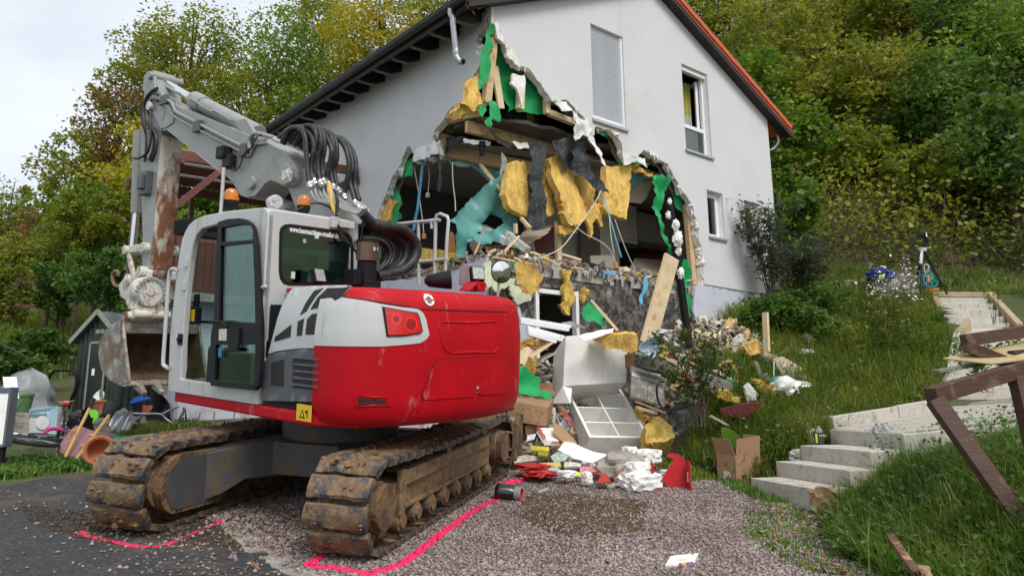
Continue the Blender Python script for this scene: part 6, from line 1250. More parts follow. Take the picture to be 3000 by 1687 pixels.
for(s,t,w2,h2)in[(.12,.80,.03,.05),(.3,.78,.03,.04),(.5,.72,.05,.035),(.7,.72,.05,.04),(.85,.70,.05,.04),(.62,.48,.05,.045),(.80,.48,.05,.045),(.62,.2,.05,.06),(.80,.2,.05,.06),(.38,.66,.05,.04)]:
 p=b0+(b1-b0)*s+(b2-b0)*t+_n*.002-bc_;e1=(b1-b0)/np.linalg.norm(b1-b0);e2=(b2-b0)/np.linalg.norm(b2-b0);mb=MB()
 for q in range(5):a=rr.uniform(-1,1)*w2/2;b=rr.uniform(-1,1)*h2/2;mb.beam(p+e1*a+e2*b,p+e1*(a+rr.uniform(-w2,w2)*.6)+e2*(b+rr.uniform(-h2,h2)*.6),.004,.001,up=_n)
 mb.build('printed_symbol',m_print,big)
b0,b1,b2=dep(1540,1275,10.8),dep(1580,1272,10.9),dep(1538,1245,10.8);boxth((b0,b1,b2,b0+np.array((.4,.35,0))),m_card2,'cardboard_box','lower brown cardboard box under the one with printed symbols','box','cardboard boxes by the rubble')
def U1(l):return[(1490+a*.2809,1170+b*.2809)for a,b in l]
w0,w1,w2,w3=dep(*U1([(355,482)])[0],10.35),dep(*U1([(410,425)])[0],10.4),dep(*U1([(240,440)])[0],10.45),dep(*U1([(335,290)])[0],10.7)
w0,wA,wB,wC=dep(*U1([(375,480)])[0],10.3),dep(*U1([(535,478)])[0],10.45),dep(*U1([(410,428)])[0],10.33),dep(*U1([(270,400)])[0],10.75)
wbx=solo(hexb(w0,wA,wB,w0+(dep(*U1([(322,292)])[0],10.75)-dep(*U1([(410,428)])[0],10.33))),'mail_box',m_whl,'white shipping box with orange lettering lying before the cardboard boxes','box',bevel=.003)
m_olet=mat('orange lettering',(.75,.13,.03),.6);_e=(wA-w0)/np.linalg.norm(wA-w0);_h=(wB-w0)/np.linalg.norm(wB-w0);_nn2=np.cross(_e,_h);_wc=np.array(wbx.location)
if _nn2@(CAM-w0)<0:_nn2=-_nn2
textobj('nette.com',.10,m_olet,mcol(_e,_h,np.cross(_e,_h),w0+(wA-w0)*.30+(wB-w0)*.3+_nn2*.003-_wc),wbx,'lettering',bold=.002,sx=.8)
_g=(dep(*U1([(322,292)])[0],10.75)-dep(*U1([(410,428)])[0],10.33));_g/=np.linalg.norm(_g);_nl=np.cross(_g,_h);_nl=_nl if _nl@(CAM-w0)>0 else-_nl
textobj('buttinette',.12,m_olet,mcol(-_g,np.cross(_nl,-_g),_nl,w0+_g*.52+_h*.03+_nl*.003-_wc),wbx,'lettering',bold=.002,sx=.85)
panel(U1([(466,340),(485,228),(600,335),(715,452),(690,455),(560,448)]),[10.5,10.7,10.65,10.5,10.45,10.4],.006,m_card,'cardboard_flap','brown cardboard flap standing before the open shelf','cardboard',wob=.01,jit=.004,seed=3)
g0,gA,gB,gC=dep(*U1([(622,240)])[0],10.6),dep(*U1([(700,310)])[0],10.55),dep(*U1([(548,118)])[0],10.8),dep(*U1([(600,85)])[0],10.85)
solo(hexb(g0,gA,gB,g0+np.array((.1,.12,.06))),'game_box',mat('dark red game box',(.30,.035,.05),.5,var=.35,scale=14,dirt=((.6,.45,.3),.25,25)),'dark red game box wedged left of the open shelf','box',bevel=.003)
panel(U1([(525,255),(590,200),(615,270),(600,330),(560,290)]),[10.75]*5,.004,m_whl,'paper_sheet','white punched sheet behind the brown cardboard flap','paper',wob=.03)
panel(U1([(515,500),(590,448),(700,455),(800,520),(880,570),(980,575),(1068,560),(1050,640),(940,660),(760,660),(670,575)]),[10.1,10.35,10.35,10.2,10.15,10.15,10.1,9.95,9.9,9.95,10.0],.005,m_whl,'cardboard_sheet','white unfolded cardboard lying before the open shelf','cardboard',wob=.07,seed=5)
for k,(l,D,c,lb)in enumerate([([(232,480),(420,490),(425,532),(236,520)],10.15,(.55,.45,.03),'yellow and black battery pack below the white shipping box'),([(300,545),(415,545),(415,585),(305,570)],10.05,(.30,.27,.03),'olive pack under the yellow and black pack'),([(405,715),(500,700),(560,745),(462,785)],9.55,(.40,.58,.62),'shallow pale blue box lid in the litter'),([(685,735),(780,770),(780,812),(690,790)],9.4,(.55,.58,.08),'yellow and blue leaflet beside the red folder'),([(740,700),(940,690),(950,745),(745,765)],9.6,(.62,.25,.28),'pink and red toy carton before the clear plastic bag'),([(580,650),(760,645),(750,690),(580,698)],9.9,(.66,.62,.55),'flat white tray under the white cardboard'),([(440,600),(520,530),(640,575),(585,650),(470,645)],10.0,(.45,.55,.48),'picture book with a green map page'),([(190,360),(290,365),(265,400),(188,445)],10.4,(.66,.66,.70),'white card with punched hole right of the blade'),([(325,655),(540,655),(545,690),(340,700)],9.85,(.60,.45,.10),'yellow open carton among red scraps'),([(40,610),(180,570),(400,590),(330,640),(60,655)],10.1,(.52,.45,.36),'beige board lying right of the blade')]):
 panel(U1(l),[D+(.12 if q in(0,1)else 0)for q in range(len(l))],.03 if k not in(3,6,7)else .006,mat('pack %d'%k,c,.5,var=.3,scale=16,dirt=(tuple(min(1,1.5*x+.1)for x in c),.28,18)),'carton',lb,'packaging','packaging strewn before the shelf',bevel=.003)
for k,(c,lb)in enumerate([((260,705),'crumpled red foil in the litter, larger one'),((330,775),'crumpled red foil scrap nearest the pipe')]):
 lumpy(U1([c])[0],9.75-.25*k,.16,mat('red foil',(.50,.03,.03),.4,var=.3,scale=9),'foil_scrap',lb,'foil','red foil scraps',sq=(1.3,1.1,.28),amp=.6,seed=k)
SF='white foam blocks'
for k,(a,b,D,r_,sq,lb)in enumerate([(915,445,10.4,.15,(1,.9,.85),'white foam chunk touching the foot of the open shelf'),(1045,470,10.35,.22,(1.25,.9,.65),'flat white foam block right of the shelf foot'),(965,565,9.5,.18,(1.1,1,.75),'white foam chunk above the plush toy'),(990,650,9.2,.26,(1.4,1,.55),'largest white foam slab left of the red crate'),(1000,535,10.0,.13,(1.2,1,.7),'white foam lump behind the foam slab'),(450,597,9.35,.11,(1.4,1,.6),'white foam crumb in the colourful litter'),(600,628,9.2,.1,(.75,.8,1.1),'small upright foam lump left of the red folder'),(1180,588,9.6,.07,(1.3,1,.8),'tiny foam crumb behind the red crate'),(85,0,9.1,.06,(1,.8,1),'dummy')]):
 if lb=='dummy':continue
 lumpy(T5([(a,b)])[0],D,r_*.82,m_eps,'foam_block',lb,'foam',SF,sq=sq,amp=.2,seed=k+3,boxy=.8,sc=3.5,flat_=True)
lumpy((1458,1453),8.55,.045,m_eps,'foam_block','foam crumb beside the black pipe','foam',SF,seed=30,sq=(.8,.8,1.1))
lumpy(T5([(840,535)])[0],9.75,.24,mat('cloudy plastic bag',(.62,.58,.52),.25,var=.15,scale=6,trans=.5,bump=.6,bscale=14),'plastic_bag','cloudy crumpled plastic bag beside the foam blocks','bag',sq=(1.35,1,.75),amp=.5,seed=5)
m_redp=mat('red plastic',(.50,.014,.018),.3,var=.12,coat=.3)
c0_=gpx(1912,1437);cr=thing('broken_crate','broken red plastic crate standing on the gravel before the grass','crate',c0_)
ex2=np.array(gpx(2018,1440))-c0_;ex2/=np.linalg.norm(ex2);ey2=np.cross((0,0,1),ex2)
Q=lambda x,y,z:ex2*x+ey2*y+np.array((0,0,z))
MB().prism([(0,0),(.46,0),(.46,.3),(0,.28)],(0,0,.0),ex2,ey2,(0,0,.012)).build('base',m_redp,cr)
MB().prism([(.0,0),(.02,0),(.03,.28),(-.005,.36),(-.01,.2)],(0,0,.012),ex2,EZ,ey2*.012).build('corner_post',m_redp,cr)
MB().prism([(.23,.012),(.46,.012),(.45,.34),(.38,.42),(.26,.43),(.22,.38),(.32,.36),(.20,.2),(.16,.12)],Q(0,.2,0),ex2,EZ,ey2*.014).build('end_wall',m_redp,cr)
MB().prism([(0,.012),(.2,.012),(.2,.3),(.12,.36),(.0,.35)],Q(.455,0,0),ey2,EZ,ex2*.012).build('side_wall',m_redp,cr)
MB().box((-.006,-.006,0),(.006,.008,.12),mcol(ex2,ey2,(0,0,1),Q(.448,.1,.1))).build('grip_slot',m_cream2,cr)
panel(T5([(620,580),(740,572),(778,665),(690,672),(680,640),(720,605)]),[9.35,9.4,9.05,9.0,9.1,9.3],.008,m_redp,'red_folder','bent red plastic plate standing left of the plush toy','plate',wob=.03)
pb_=gpx(*T5([(845,700)])[0]);toy=thing('plush_toy','beige plush toy lying face down before the foam slab','plush toy',pb_);m_pl=mat('beige plush',(.45,.36,.28),.95,var=.12,scale=30,bump=.8,bscale=90)
def ball(c,s,nm,parent,m,rot=(0,0,0)):
 bm=bmesh.new();bmesh.ops.create_icosphere(bm,subdivisions=3,radius=1);me=bpy.data.meshes.new(nm);bm.to_mesh(me);bm.free();me.transform(Matrix.Translation(c)@Matrix.Rotation(rot[2],4,'Z')@Matrix.Rotation(rot[0],4,'X')@Matrix.Diagonal((*s,1)));return link(nm,me,m,parent,smooth=True)
rdir=RT*1.0;vv=lambda a,b,c:Vector(RT*a+np.array((0,0,b))-fw*c)
ball(vv(0,.09,0),(.075,.075,.085),'body',toy,m_pl);ball(vv(.03,.15,.05),(.06,.06,.06),'head',toy,m_pl);ball(vv(.06,.19,.05),(.022,.022,.022),'ear',toy,m_pl)
MB().tube(spline([vv(-.02,.17,.03),vv(-.03,.21,.04),vv(.02,.23,.05)],4),.026,10).build('arm',m_pl,toy,smooth=True);MB().tube(spline([vv(-.05,.05,.03),vv(-.12,.03,.06),vv(-.17,.04,.06)],4),.03,10).build('leg',m_pl,toy,smooth=True)
pa,pb2=gpx(1455,1462),gpx(1522,1468);d=(pb2-pa)/np.linalg.norm(pb2-pa);pp0=pa+np.array((0,0,.08));
pf=solo(MB().lathe([(.088,0),(.095,.01),(.095,.05),(.09,.06),(.09,.17),(.072,.20),(.068,.21)],pp0,d,30),'pipe_reducer',mat('black sewer pipe',(.012,.012,.014),.25,coat=.3),'black pipe reducer with a grey collar lying on the gravel','pipe',smooth=True)
lc=np.array(pf.location);MB().lathe([(.068,.21),(.073,.215),(.073,.285),(.066,.287),(.062,.25)],pp0-lc,d,30).build('grey_collar',mat('grey sewer pipe',(.25,.26,.28),.35),pf,smooth=True);MB().lathe([(.066,.2865),(.058,.28),(.056,.24)],pp0-lc,d,30).build('seal_ring',m_redp,pf,smooth=True);MB().lathe([(0,.22),(.06,.22)],pp0-lc,d,24).build('dark_bore',m_exk,pf)
solo(MB().tube([gpx(1574,1452)+np.array((0,0,.03)),gpx(1602,1442)+np.array((0,0,.03))],.026,10),'drink_can',m_steel,'small crushed can on the gravel right of the pipe','can',smooth=True)
bk0,bkA,bkB=gpx(1950,1665),gpx(2030,1640),gpx(2040,1648)
bb=solo(hexb(bk0,gpx(2035,1655),gpx(1965,1640),bk0+np.array((0,0,.035))),'paper_box',m_whl,'flat white box with a colourful edge in the foreground gravel','box',bevel=.002);bcl=np.array(bb.location)
for k,c in enumerate(((.35,.05,.35),(.7,.55,.05),(.5,.05,.08),(.1,.2,.5))):
 p0_=bk0+(gpx(2035,1655)-bk0)*(.45+.13*k)-bcl;p1_=bk0+(gpx(2035,1655)-bk0)*(.56+.13*k)-bcl;MB().add([p0_+np.array((0,-.0015,.006)),p1_+np.array((0,-.0015,.006)),p1_+np.array((0,-.0015,.03)),p0_+np.array((0,-.0015,.03))],[(0,1,2,3)]).build('print_stripe',mat('print %d'%k,c,.5),bb)
m_app=mat('dusty grey appliance',(.20,.20,.17),.55,metal=.3,var=.25,scale=7,dirt=((.40,.38,.33),.35,14),bump=.3)
a0,aA,aB=dep(*T4([(105,470)])[0],11.4),dep(*T4([(330,530)])[0],11.55),dep(*T4([(115,325)])[0],11.6)
dw=solo(hexb(a0,aA,aB,a0+np.array((.35,.32,.12))),'dishwasher',m_app,'dusty overturned dishwasher between the white cupboard and the berry bush','dishwasher',bevel=.01);dc_=np.array(dw.location);_n=np.cross(aA-a0,aB-a0);_n/=np.linalg.norm(_n);_n=_n if _n@(CAM-a0)>0 else-_n
for s in(.03,.5):hexb(a0+(aA-a0)*s+(aB-a0)*.06+_n*.012-dc_,a0+(aA-a0)*(s+.45)+(aB-a0)*.06+_n*.012-dc_,a0+(aA-a0)*s+(aB-a0)*.80+_n*.012-dc_,a0+(aA-a0)*s+(aB-a0)*.06-dc_).build('front_panel',m_app,dw,bevel=.006)
hexb(a0+(aB-a0)*1.02-_n*.0-dc_,aA+(aB-a0)*1.02-dc_,a0+(aB-a0)*1.25-dc_,a0+(aB-a0)*1.02+np.array((.3,.3,.1))-dc_).build('control_strip',mat('pale plastic',(.5,.5,.46),.5,var=.3,scale=20),dw,bevel=.006)
cable([dep(x,y,D)for(x,y),D in zip(T4([(330,360),(300,360),(282,400),(290,480),(330,540),(420,540),(540,508)]),[11.2,11.15,11.1,11.1,11.1,11.0,11.0])],'thick black hose looping down from the dishwasher',r=.016,m=m_rub,name='drain_hose',cat='hose')
panel(T4([(150,240),(180,200),(340,215),(400,270),(360,300),(230,270)]),[11.6,11.9,12.0,11.8,11.6,11.55],.06,mat('speckled worktop',(.06,.06,.06),.6,var=.6,scale=60),'worktop','speckled dark worktop piece on the dishwasher','worktop',bevel=.004)
bs=spline([dep(x,y,11.5)for x,y in T4([(160,150),(170,110),(230,70),(290,45),(318,70),(322,110),(290,170),(262,205)])],4);bsc=np.mean(bs,0)
rows=[]
for t,off in((1,0),(.92,.05),(.7,.14),(.35,.2),(0,.21)):rows.append([bsc+(p-bsc)*t+np.array((.10,.14,-.02))*off*5*.6 for p in bs+[bs[0]]])
o=solo(MB().grid(rows),'basin',mat('pale blue plastic',(.42,.52,.62),.4,var=.06),'pale blue plastic basin standing on edge behind the dishwasher','basin',smooth=True);o.modifiers.new('s','SOLIDIFY').thickness=.012
m_beige=mat('beige chipboard',(.42,.34,.27),.7,var=.1,scale=6);m_maroon=mat('maroon board',(.14,.025,.03),.5,var=.2)
BR='boards of the right hand heap'
def PN(l,D,th,m,lb,**k):
 q=T4([max(l,key=lambda c:c[1])])[0];g=float((gnd(*q)-CAM)@fw)-.25
 if np.mean([a for a,b in l])>820 or g<min(D):D=[d-min(D)+min(g,13.4)for d in D]
 return panel(T4(l),D,th,m,'board',lb,'board',BR,bevel=.003,**k)
PN([(1060,205),(1120,190),(1240,265),(1292,330),(1200,385),(1130,330)],[12.6,12.8,12.8,12.6,12.3,12.3],.03,m_beige,'beige chipboard sloping on the grass at the right end of the heap')
PN([(985,185),(1010,160),(1240,255),(1235,282),(1200,280),(995,200)],[12.2]*6,.12,m_woodl,'pale broken timber lying across the beige chipboard')
PN([(700,540),(880,500),(1000,500),(985,540),(860,600),(730,590)],[11.7]*6,.02,m_maroon,'maroon board low in the heap behind the berry bush')
PN([(845,600),(870,560),(955,490),(965,500),(890,580)],[11.5]*5,.03,mat('red edge',(.35,.03,.04),.5),'red edged strip pointing up from the maroon board')
PN([(490,310),(560,285),(790,370),(795,420),(640,400),(500,390)],[11.9]*6,.08,m_inner,'grey plaster slab behind the berry bush leaves')
PN([(655,285),(690,280),(830,355),(822,372)],[12.0]*4,.03,m_whl,'thin white strip slanting through the berry bush')
PN([(740,350),(760,340),(830,385),(815,400)],[11.9]*4,.02,m_green,'green edged strip under the white strip')
PN([(430,420),(480,340),(520,210),(545,215),(500,330),(445,425)],[11.9]*6,.03,m_woodl,'pale batten left of the berry bush stem')
PN([(900,370),(950,430),(945,480),(885,500),(870,400)],[11.8]*5,.1,m_eps,'grey white foam block near the maroon board')
PN([(930,220),(960,230),(1000,350),(975,360)],[12.1]*4,.04,m_inner,'grey broken stick right of the berry bush')
PN([(980,320),(1020,300),(1040,360),(1000,370)],[12.1]*4,.03,m_beige,'small beige board piece beside the aqua cushion')
PN([(1060,225),(1068,228),(1066,380),(1058,380)],[12.0]*4,.012,m_pvc,'thin white pole before the beige chipboard')
PN([(925,130),(945,130),(1062,265),(1055,280)],[12.3]*4,.03,mat('grey metal strip',(.20,.24,.27),.5,metal=.4),'grey metal strip slanting beside the upright stud')
PN([(1090,180),(1150,135),(1160,150),(1105,190)],[12.9]*4,.03,MATS['grey metal strip'],'short grey metal strip near the upright stud')
PN([(630,590),(650,582),(770,650),(760,658)],[11.0]*4,.03,mat('weathered white slat',(.5,.47,.42),.7,var=.2),'weathered slat lying in the grass under the berry bush')
PN([(290,185),(330,180),(440,235),(430,255)],[12.1]*4,.05,m_woodl,'pale timber behind the dishwasher')
PN([(370,165),(500,170),(510,225),(440,225)],[12.3]*4,.03,m_whl,'white board behind the top of the dishwasher')
PN([(135,160),(255,180),(250,200),(140,175)],[11.7]*4,.03,mat('pale green strip',(.45,.62,.48),.6),'pale green edged board beside the basin')
PN([(135,495),(150,490),(345,560),(340,575)],[11.1]*4,.02,m_wood,'long thin lath below the dishwasher')
PN([(150,520),(290,565),(285,578),(140,535)],[11.0]*4,.02,m_woodl,'second thin lath below the dishwasher')
PN([(70,180),(135,170),(135,250),(75,275)],[11.9]*4,.03,m_card,'brown board behind the wool batt on the cupboard')
panel(T4([(370,600),(400,520),(470,470),(540,520),(545,590),(500,660),(400,690)]),[11.1]*7,.02,mat('dusty dark glass',(.07,.08,.07),.2,var=.5,scale=20,dirt=((.25,.25,.21),.35,12)),'glass_pane','dusty dark curved pane in the grass left of the berry bush','pane',wob=.08)
plank([(2242,915),(2247,1030)],(12.6,12.5),.09,.06,'upright pale stud at the right end of the heap',up=(1,0,0))
flap([(2250,935),(2262,945),(2272,985),(2268,1015),(2250,1030),(2246,990)],('y',8.4),m_green,'membrane_sheet','green film fluttering at the upright stud on the bank','membrane',wob=.08,th=.004,seed=75,group='green membrane pieces in the rubble')
lumpy(T4([(1110,355)])[0],12.0,.16,m_aqua,'cushion','aqua cushion beside the white bag at the heap end','cushion',sq=(1.5,1,.5),seed=3,amp=.2)
m_bag=mat('white plastic bag',(.76,.76,.76),.4,var=.08,scale=8,bump=.6,bscale=14)
lumpy(T4([(1135,395)])[0],11.9,.2,m_bag,'plastic_bag','white sack beside the aqua cushion','bag',sq=(1.3,1,.85),seed=4,amp=.3);lumpy(T4([(1245,385)])[0],12.2,.14,m_bag,'plastic_bag','white bag on the grass right of the sack','bag',sq=(1.6,1,.5),seed=6,amp=.4)
q_=gnd(*T4([(1295,125)])[0]);solo(MB().cyl(q_+np.array((-.12,-.02,.12)),q_+np.array((.14,.06,.12)),.12,20),'white_drum',m_bag,'white round drum lying on the bank above the heap','drum',bevel=.02,smooth=True)
q_=gnd(*T4([(1275,205)])[0]);o=lumpy((0,0),1,.16,m_bag,'plastic_bag','crumpled white bag on the bank below the white drum','bag',sq=(1.6,1,.6),seed=9,amp=.6);o.location=V3(q_+np.array((0,0,.07)))
plank([(1968,752),(1897,1008)],(12.1,11.7),.30,.05,'wide pale plank leaning against the right edge of the slab',up=(0,-1,.2))
plank([(1930,870),(1888,1015)],(12.0,11.75),.08,.04,'green edged batten left of the wide leaning plank',m_green,up=(0,-1,.2))
plank([(1960,588),(2020,1020)],(12.6,12.3),.11,.08,'black charred post standing at the right of the hole',m_exk,up=(0,-1,0))
for k,(px,s)in enumerate((((1980,660),.07),((1985,700),.1),((1988,735),.06),((1995,800),.07),((1962,590),.04),((1958,630),.05))):
 lumpy(px,12.35,s,m_eps,'foam_block',['foam clump high on the black post','biggest foam clump on the black post','third foam clump on the black post','lowest foam clump on the black post','foam crumb on the tip of the black post','foam clump left of the black post'][k],'foam',SF,sq=(.8,.8,1.3),seed=k+40,amp=.5)
stud((1962,640),(1998,850),8.93,.05,.03,'edge_strip',m_cream2)
stud((2012,600),(2032,835),9.2,.16,.1,'jamb_stud',m_wood)
stud((2002,575),(2015,660),9.35,.1,.05,'jamb_stud',m_beige)
def Y9(l,y):return[tuple(onY(a,b,y))for a,b in l]
def slabp(l,y0,y1,th,m,name,label,cat,**k):
 n=len(l);ys_=y0 if hasattr(y0,'__len__')else None;P=[onY(a,b,(ys_[i]if ys_ else y0))for i,(a,b)in enumerate(l)]
 return panel(l,[(p-CAM)@fw for p in P],th,m,name,label,cat,**k)
IG='broken boards on the floor slab'
slabp(T1([(830,460),(1010,330),(1250,230),(1500,160),(1740,-60),(1600,260),(1480,380),(1330,410),(1200,470),(1000,480)]),[9.6,9.9,10,10,9.7,9.4,9.3,9.3,9.3,9.4],0,.015,m_beige,'board','broken plasterboard sheet sloping up under the wool batts','board',group=IG,wob=.03,jit=.02)
slabp(T1([(470,480),(800,440),(850,520),(1000,560),(1340,580),(1240,620),(800,640),(600,620),(540,560)]),[10.0,10.2,10,9.9,9.9,9.5,9.4,9.5,9.7],0,.02,mat('brown laminate',(.26,.14,.075),.5,var=.2,scale=7),'board','brown laminate panel lying on the slab behind the mirror','board',group=IG)
slabp(T1([(1370,400),(1560,300),(1660,110),(1740,110),(1755,700),(1720,720),(1500,640),(1400,560)]),10.1,0,.03,m_maroon,'board','dark maroon panel standing behind the broken plasterboard','board',group=IG)
plank([(1350,660)if 0 else T1([(440,170)])[0],T1([(900,420)])[0]],(13.2,12.4),.14,.12,'white ribbed profile under the aqua film, rear one',m_pvc,'window_profile','window profile',PR)
plank([T1([(880,270)])[0],T1([(1240,560)])[0]],(12.3,12.0),.12,.1,'glassy ribbed profile poking out over the slab',mat('clear ribbed plastic',(.5,.52,.47),.25,var=.5,scale=24,stretch=(6,1,1)),'window_profile','window profile',PR)
plank([T1([(1080,325)])[0],T1([(820,600)])[0]],(11.9,11.8),.05,.04,'thin pale batten crossing the ribbed profile',splinter=True)
plank([T1([(1130,0)])[0],T1([(1290,180)])[0]],(12.6,12.4),.07,.05,'splintered batten dangling left of the black felt',m_wood,splinter=True)
plank(R2([(985,1165),(1150,1370)]),(13.3,12.9),.07,.05,'slanting batten hanging from the ceiling beam',m_wood)
plank([T1([(1025,90)])[0],T1([(1035,270)])[0]],(12.6,12.6),.06,.05,'short upright stud before the aqua film',m_woodl,up=(1,0,0))
stud(T1([(1770,60)])[0],T1([(1790,770)])[0],9.5,.1,.08,'partition_stud',m_woodl)
slabp(T1([(240,400),(470,430),(480,500),(390,600),(300,620),(250,550)]),9.5,0,.03,m_dark,'board','charred wood box fragment on the slab corner','board',group=IG,jit=.02,wob=.01)
slabp(R5([(750,460),(780,310),(800,330),(812,460)]),10.8,0,.04,mat('orange brown wood',(.42,.19,.06),.5,var=.2),'board','orange brown board edge behind the railing','board',group=IG)
wool(R5([(550,440),(640,435),(760,460),(830,465),(830,500),(760,515),(640,520),(550,520)]),('x',7.6),'flat pale wool batt lying on the slab behind the railing',th=.15,seed=97,m=m_wooll)
slabp(T1([(720,720),(780,660),(910,710),(860,790),(720,800)]),9.02,0,.01,m_whl,'board','small white plaster plate above the round mirror','board',group=IG)
slabp(T1([(1080,660),(1250,610),(1265,690),(1110,715)]),9.05,0,.02,m_whl,'board','white plaster plate lying beside the green film scrap','board',group=IG)
flap(T1([(1390,680),(1480,640),(1560,630),(1650,670),(1630,720),(1540,710),(1470,720)]),('y',9.1),m_green,'membrane_sheet','crumpled green film on the slab before the maroon panel','membrane',wob=.06,th=.004,seed=76,group='green membrane pieces in the rubble')
flap(T1([(970,460),(1020,440),(1100,520),(1180,580),(1240,600),(1150,600),(1060,540)]),('y',9.3),m_green,'membrane_sheet','green film strip under the glassy ribbed profile','membrane',wob=.05,th=.004,seed=77,group='green membrane pieces in the rubble')
flap(T1([(960,760),(1000,740),(1010,830),(1000,910),(985,880)]),('y',8.98),m_green,'membrane_sheet','small green film shred above the big wool chunk','membrane',wob=.03,th=.004,seed=78,group='green membrane pieces in the rubble')
for k,(a,b)in enumerate([((560,600),(670,555)),((640,690),(1120,790)),((1300,600),(1480,660)),((1500,700),(1690,770)),((1020,700),(1120,770)),((300,640),(400,420)),((1860,640),(2200,740)),((2030,870),(2230,905))]):
 plank(T1([a,b]),(11.6+.2*(k%3),11.65+.2*(k%3)),.06+.02*(k%2),.03,['pale splinter on the slab near the charred box','long splinter along the slab edge above the mirror','brown timber stub beside the green film on the slab','pale splinter before the maroon panel','short splinter over the big wool chunk','narrow splinter leaning on the charred box','long lath lying towards the kitchen','dark lath above the black wall'][k],m_wood if k%2 else m_woodl,splinter=True)
panel(T1([(30,1180),(40,900),(90,830),(180,800),(260,850),(270,900),(230,1000),(240,1180)]),[11.1]*8,.14,mat('mauve fabric',(.30,.225,.245),.95,var=.1,scale=12,bump=.3,bscale=90),'seat_cushion','mauve upholstered cushion stuck on the slab corner behind the hood lamp','cushion',bevel=.03,wob=.02)
m_tape2=m_strap
flap(R5([(2140,640),(2165,640),(2170,700),(2140,760),(2130,830),(2115,790),(2130,710)]),('y',8.95),m_strap,'tape_strip','crumpled blue tape dangling down the black wall at the right','tape',wob=.04,th=.004,seed=79,group='blue tape strips')
panel(T2([(250,680),(330,680),(370,700),(350,720),(260,705)]),[12.0]*5,.02,m_strap,'blue_cloth','bright blue cloth scrap on the slab edge','cloth',wob=.03)
slabp(T2([(465,690),(530,562),(775,600),(740,728)]),[10.2,10.5,10.4,9.9],0,.02,mat('grey oak board',(.30,.24,.19),.6,var=.2,scale=5,stretch=(8,1,1)),'board','grey oak cupboard door lying on the slab before the kitchen','board',group=IG)
slabp(T2([(145,552),(360,545),(362,660),(300,655),(150,610)]),10.6,0,.02,mat('cream cupboard front',(.74,.69,.59),.45,var=.04),'board','cream cupboard front standing on the slab','board',group=IG)
slabp(R2([(2025,1430),(2040,1300),(2205,1280),(2160,1400),(2120,1440)]),9.7,0,.012,m_beige,'board','torn beige ceiling board hanging in the kitchen','board',group=IG)
kit=thing('kitchen_units','cream tall kitchen cupboards with a black built in oven','kitchen',(10.6,11.3,ZS));m_kf=MATS['cream cupboard front'];m_ks=mat('taupe cupboard side',(.24,.20,.165),.5,var=.1)
KX=11.0
def kb(lo,hi,nm,m,par=kit,bv=.004):return MB().box(lo,hi).build(nm,m,par,bevel=bv)
xk0,xk1=float(onY(*T2([(228,400)])[0],11.2)[0]),float(onY(*T2([(545,400)])[0],11.2)[0]);xm=float(onY(*T2([(385,400)])[0],11.2)[0])
L0=lambda lo,hi:(tuple(np.subtract(lo,(10.6,11.3,ZS))),tuple(np.subtract(hi,(10.6,11.3,ZS))))
kb(*L0((xk0,11.2,ZS),(xk1,11.8,5.6)),'carcass',m_ks)
kb(*L0((xk0,11.18,ZS+.1),(xm-.005,11.2,5.6)),'cupboard_door',m_kf);kb(*L0((xm+.005,11.18,4.72),(xk1,11.2,5.6)),'cupboard_door',m_kf);kb(*L0((xm+.005,11.18,ZS+.1),(xk1,11.2,3.95)),'cupboard_door',m_kf)
ov=kb(*L0((xm+.005,11.175,3.98),(xk1,11.2,4.68)),'oven',m_exk)
MB().tube([np.subtract((xm+.1,11.15,4.62),(10.6,11.3,ZS)),np.subtract((xk1-.1,11.15,4.62),(10.6,11.3,ZS))],.012,8).build('handle',m_steel,ov)
MB().tube([np.subtract((xm+.2,11.15,4.78),(10.6,11.3,ZS)),np.subtract((xk1-.2,11.15,4.78),(10.6,11.3,ZS))],.01,8).build('handle',m_steel,kit)
kb(*L0((xk1+.35,11.45,4.9),(xk1+1.6,11.8,5.6)),'wall_cupboard',m_kf);kb(*L0((xk1+.35,11.43,4.75),(xk1+1.6,11.8,4.895)),'wall_cupboard',m_ks)
kb(*L0((xk1+.02,11.2,ZS),(xk1+1.8,11.8,4.28)),'base_cupboard',m_kf);kb(*L0((xk1+.02,11.15,4.285),(xk1+1.8,11.8,4.33)),'worktop',m_ks);kb(*L0((xk1+.02,11.78,4.34),(xk1+1.8,11.798,4.72)),'splash_panel',mat('red splash panel',(.45,.015,.02),.25,var=.1))
for k,(px,w2,h2,c,lb)in enumerate([((880,905),.5,.3,(.05,.06,.055),'dark green plastic bin in the upper room, left'),((1260,925),.7,.28,(.03,.032,.036),'low black bin in the upper room'),((1530,900),.5,.3,(.06,.07,.06),'grey green bin in the upper room at the right'),((1430,880),.14,.3,(.35,.22,.07),'brown paper bag in the upper room')]):
 q_=onZ(*R2([px])[0],ZF1+.27);q_=q_ if 9.3<q_[1]<13 else onY(*R2([px])[0],10.6);o=solo(MB().box((-w2/2,-.15,0),(w2/2,.15,h2)).box((-w2/2-.02,-.17,h2),(w2/2+.02,.17,h2+.03)),'storage_bin',mat('bin %d'%k,c,.5,var=.3,scale=12),lb,'bin','bins in the upper room',bevel=.01);o.location=(q_[0],max(9.8,q_[1]),ZF1+.262)
q_=onY(*R2([(995,1060)])[0],9.9);solo(MB().cyl(q_+np.array((0,0,-.1)),q_+np.array((0,0,.05)),.045,16).cyl(q_+np.array((0,0,.05)),q_+np.array((0,0,.14)),.065,16),'ceiling_spot',m_exk,'black ceiling spot lamp hanging below the upper floor','lamp',bevel=.004)
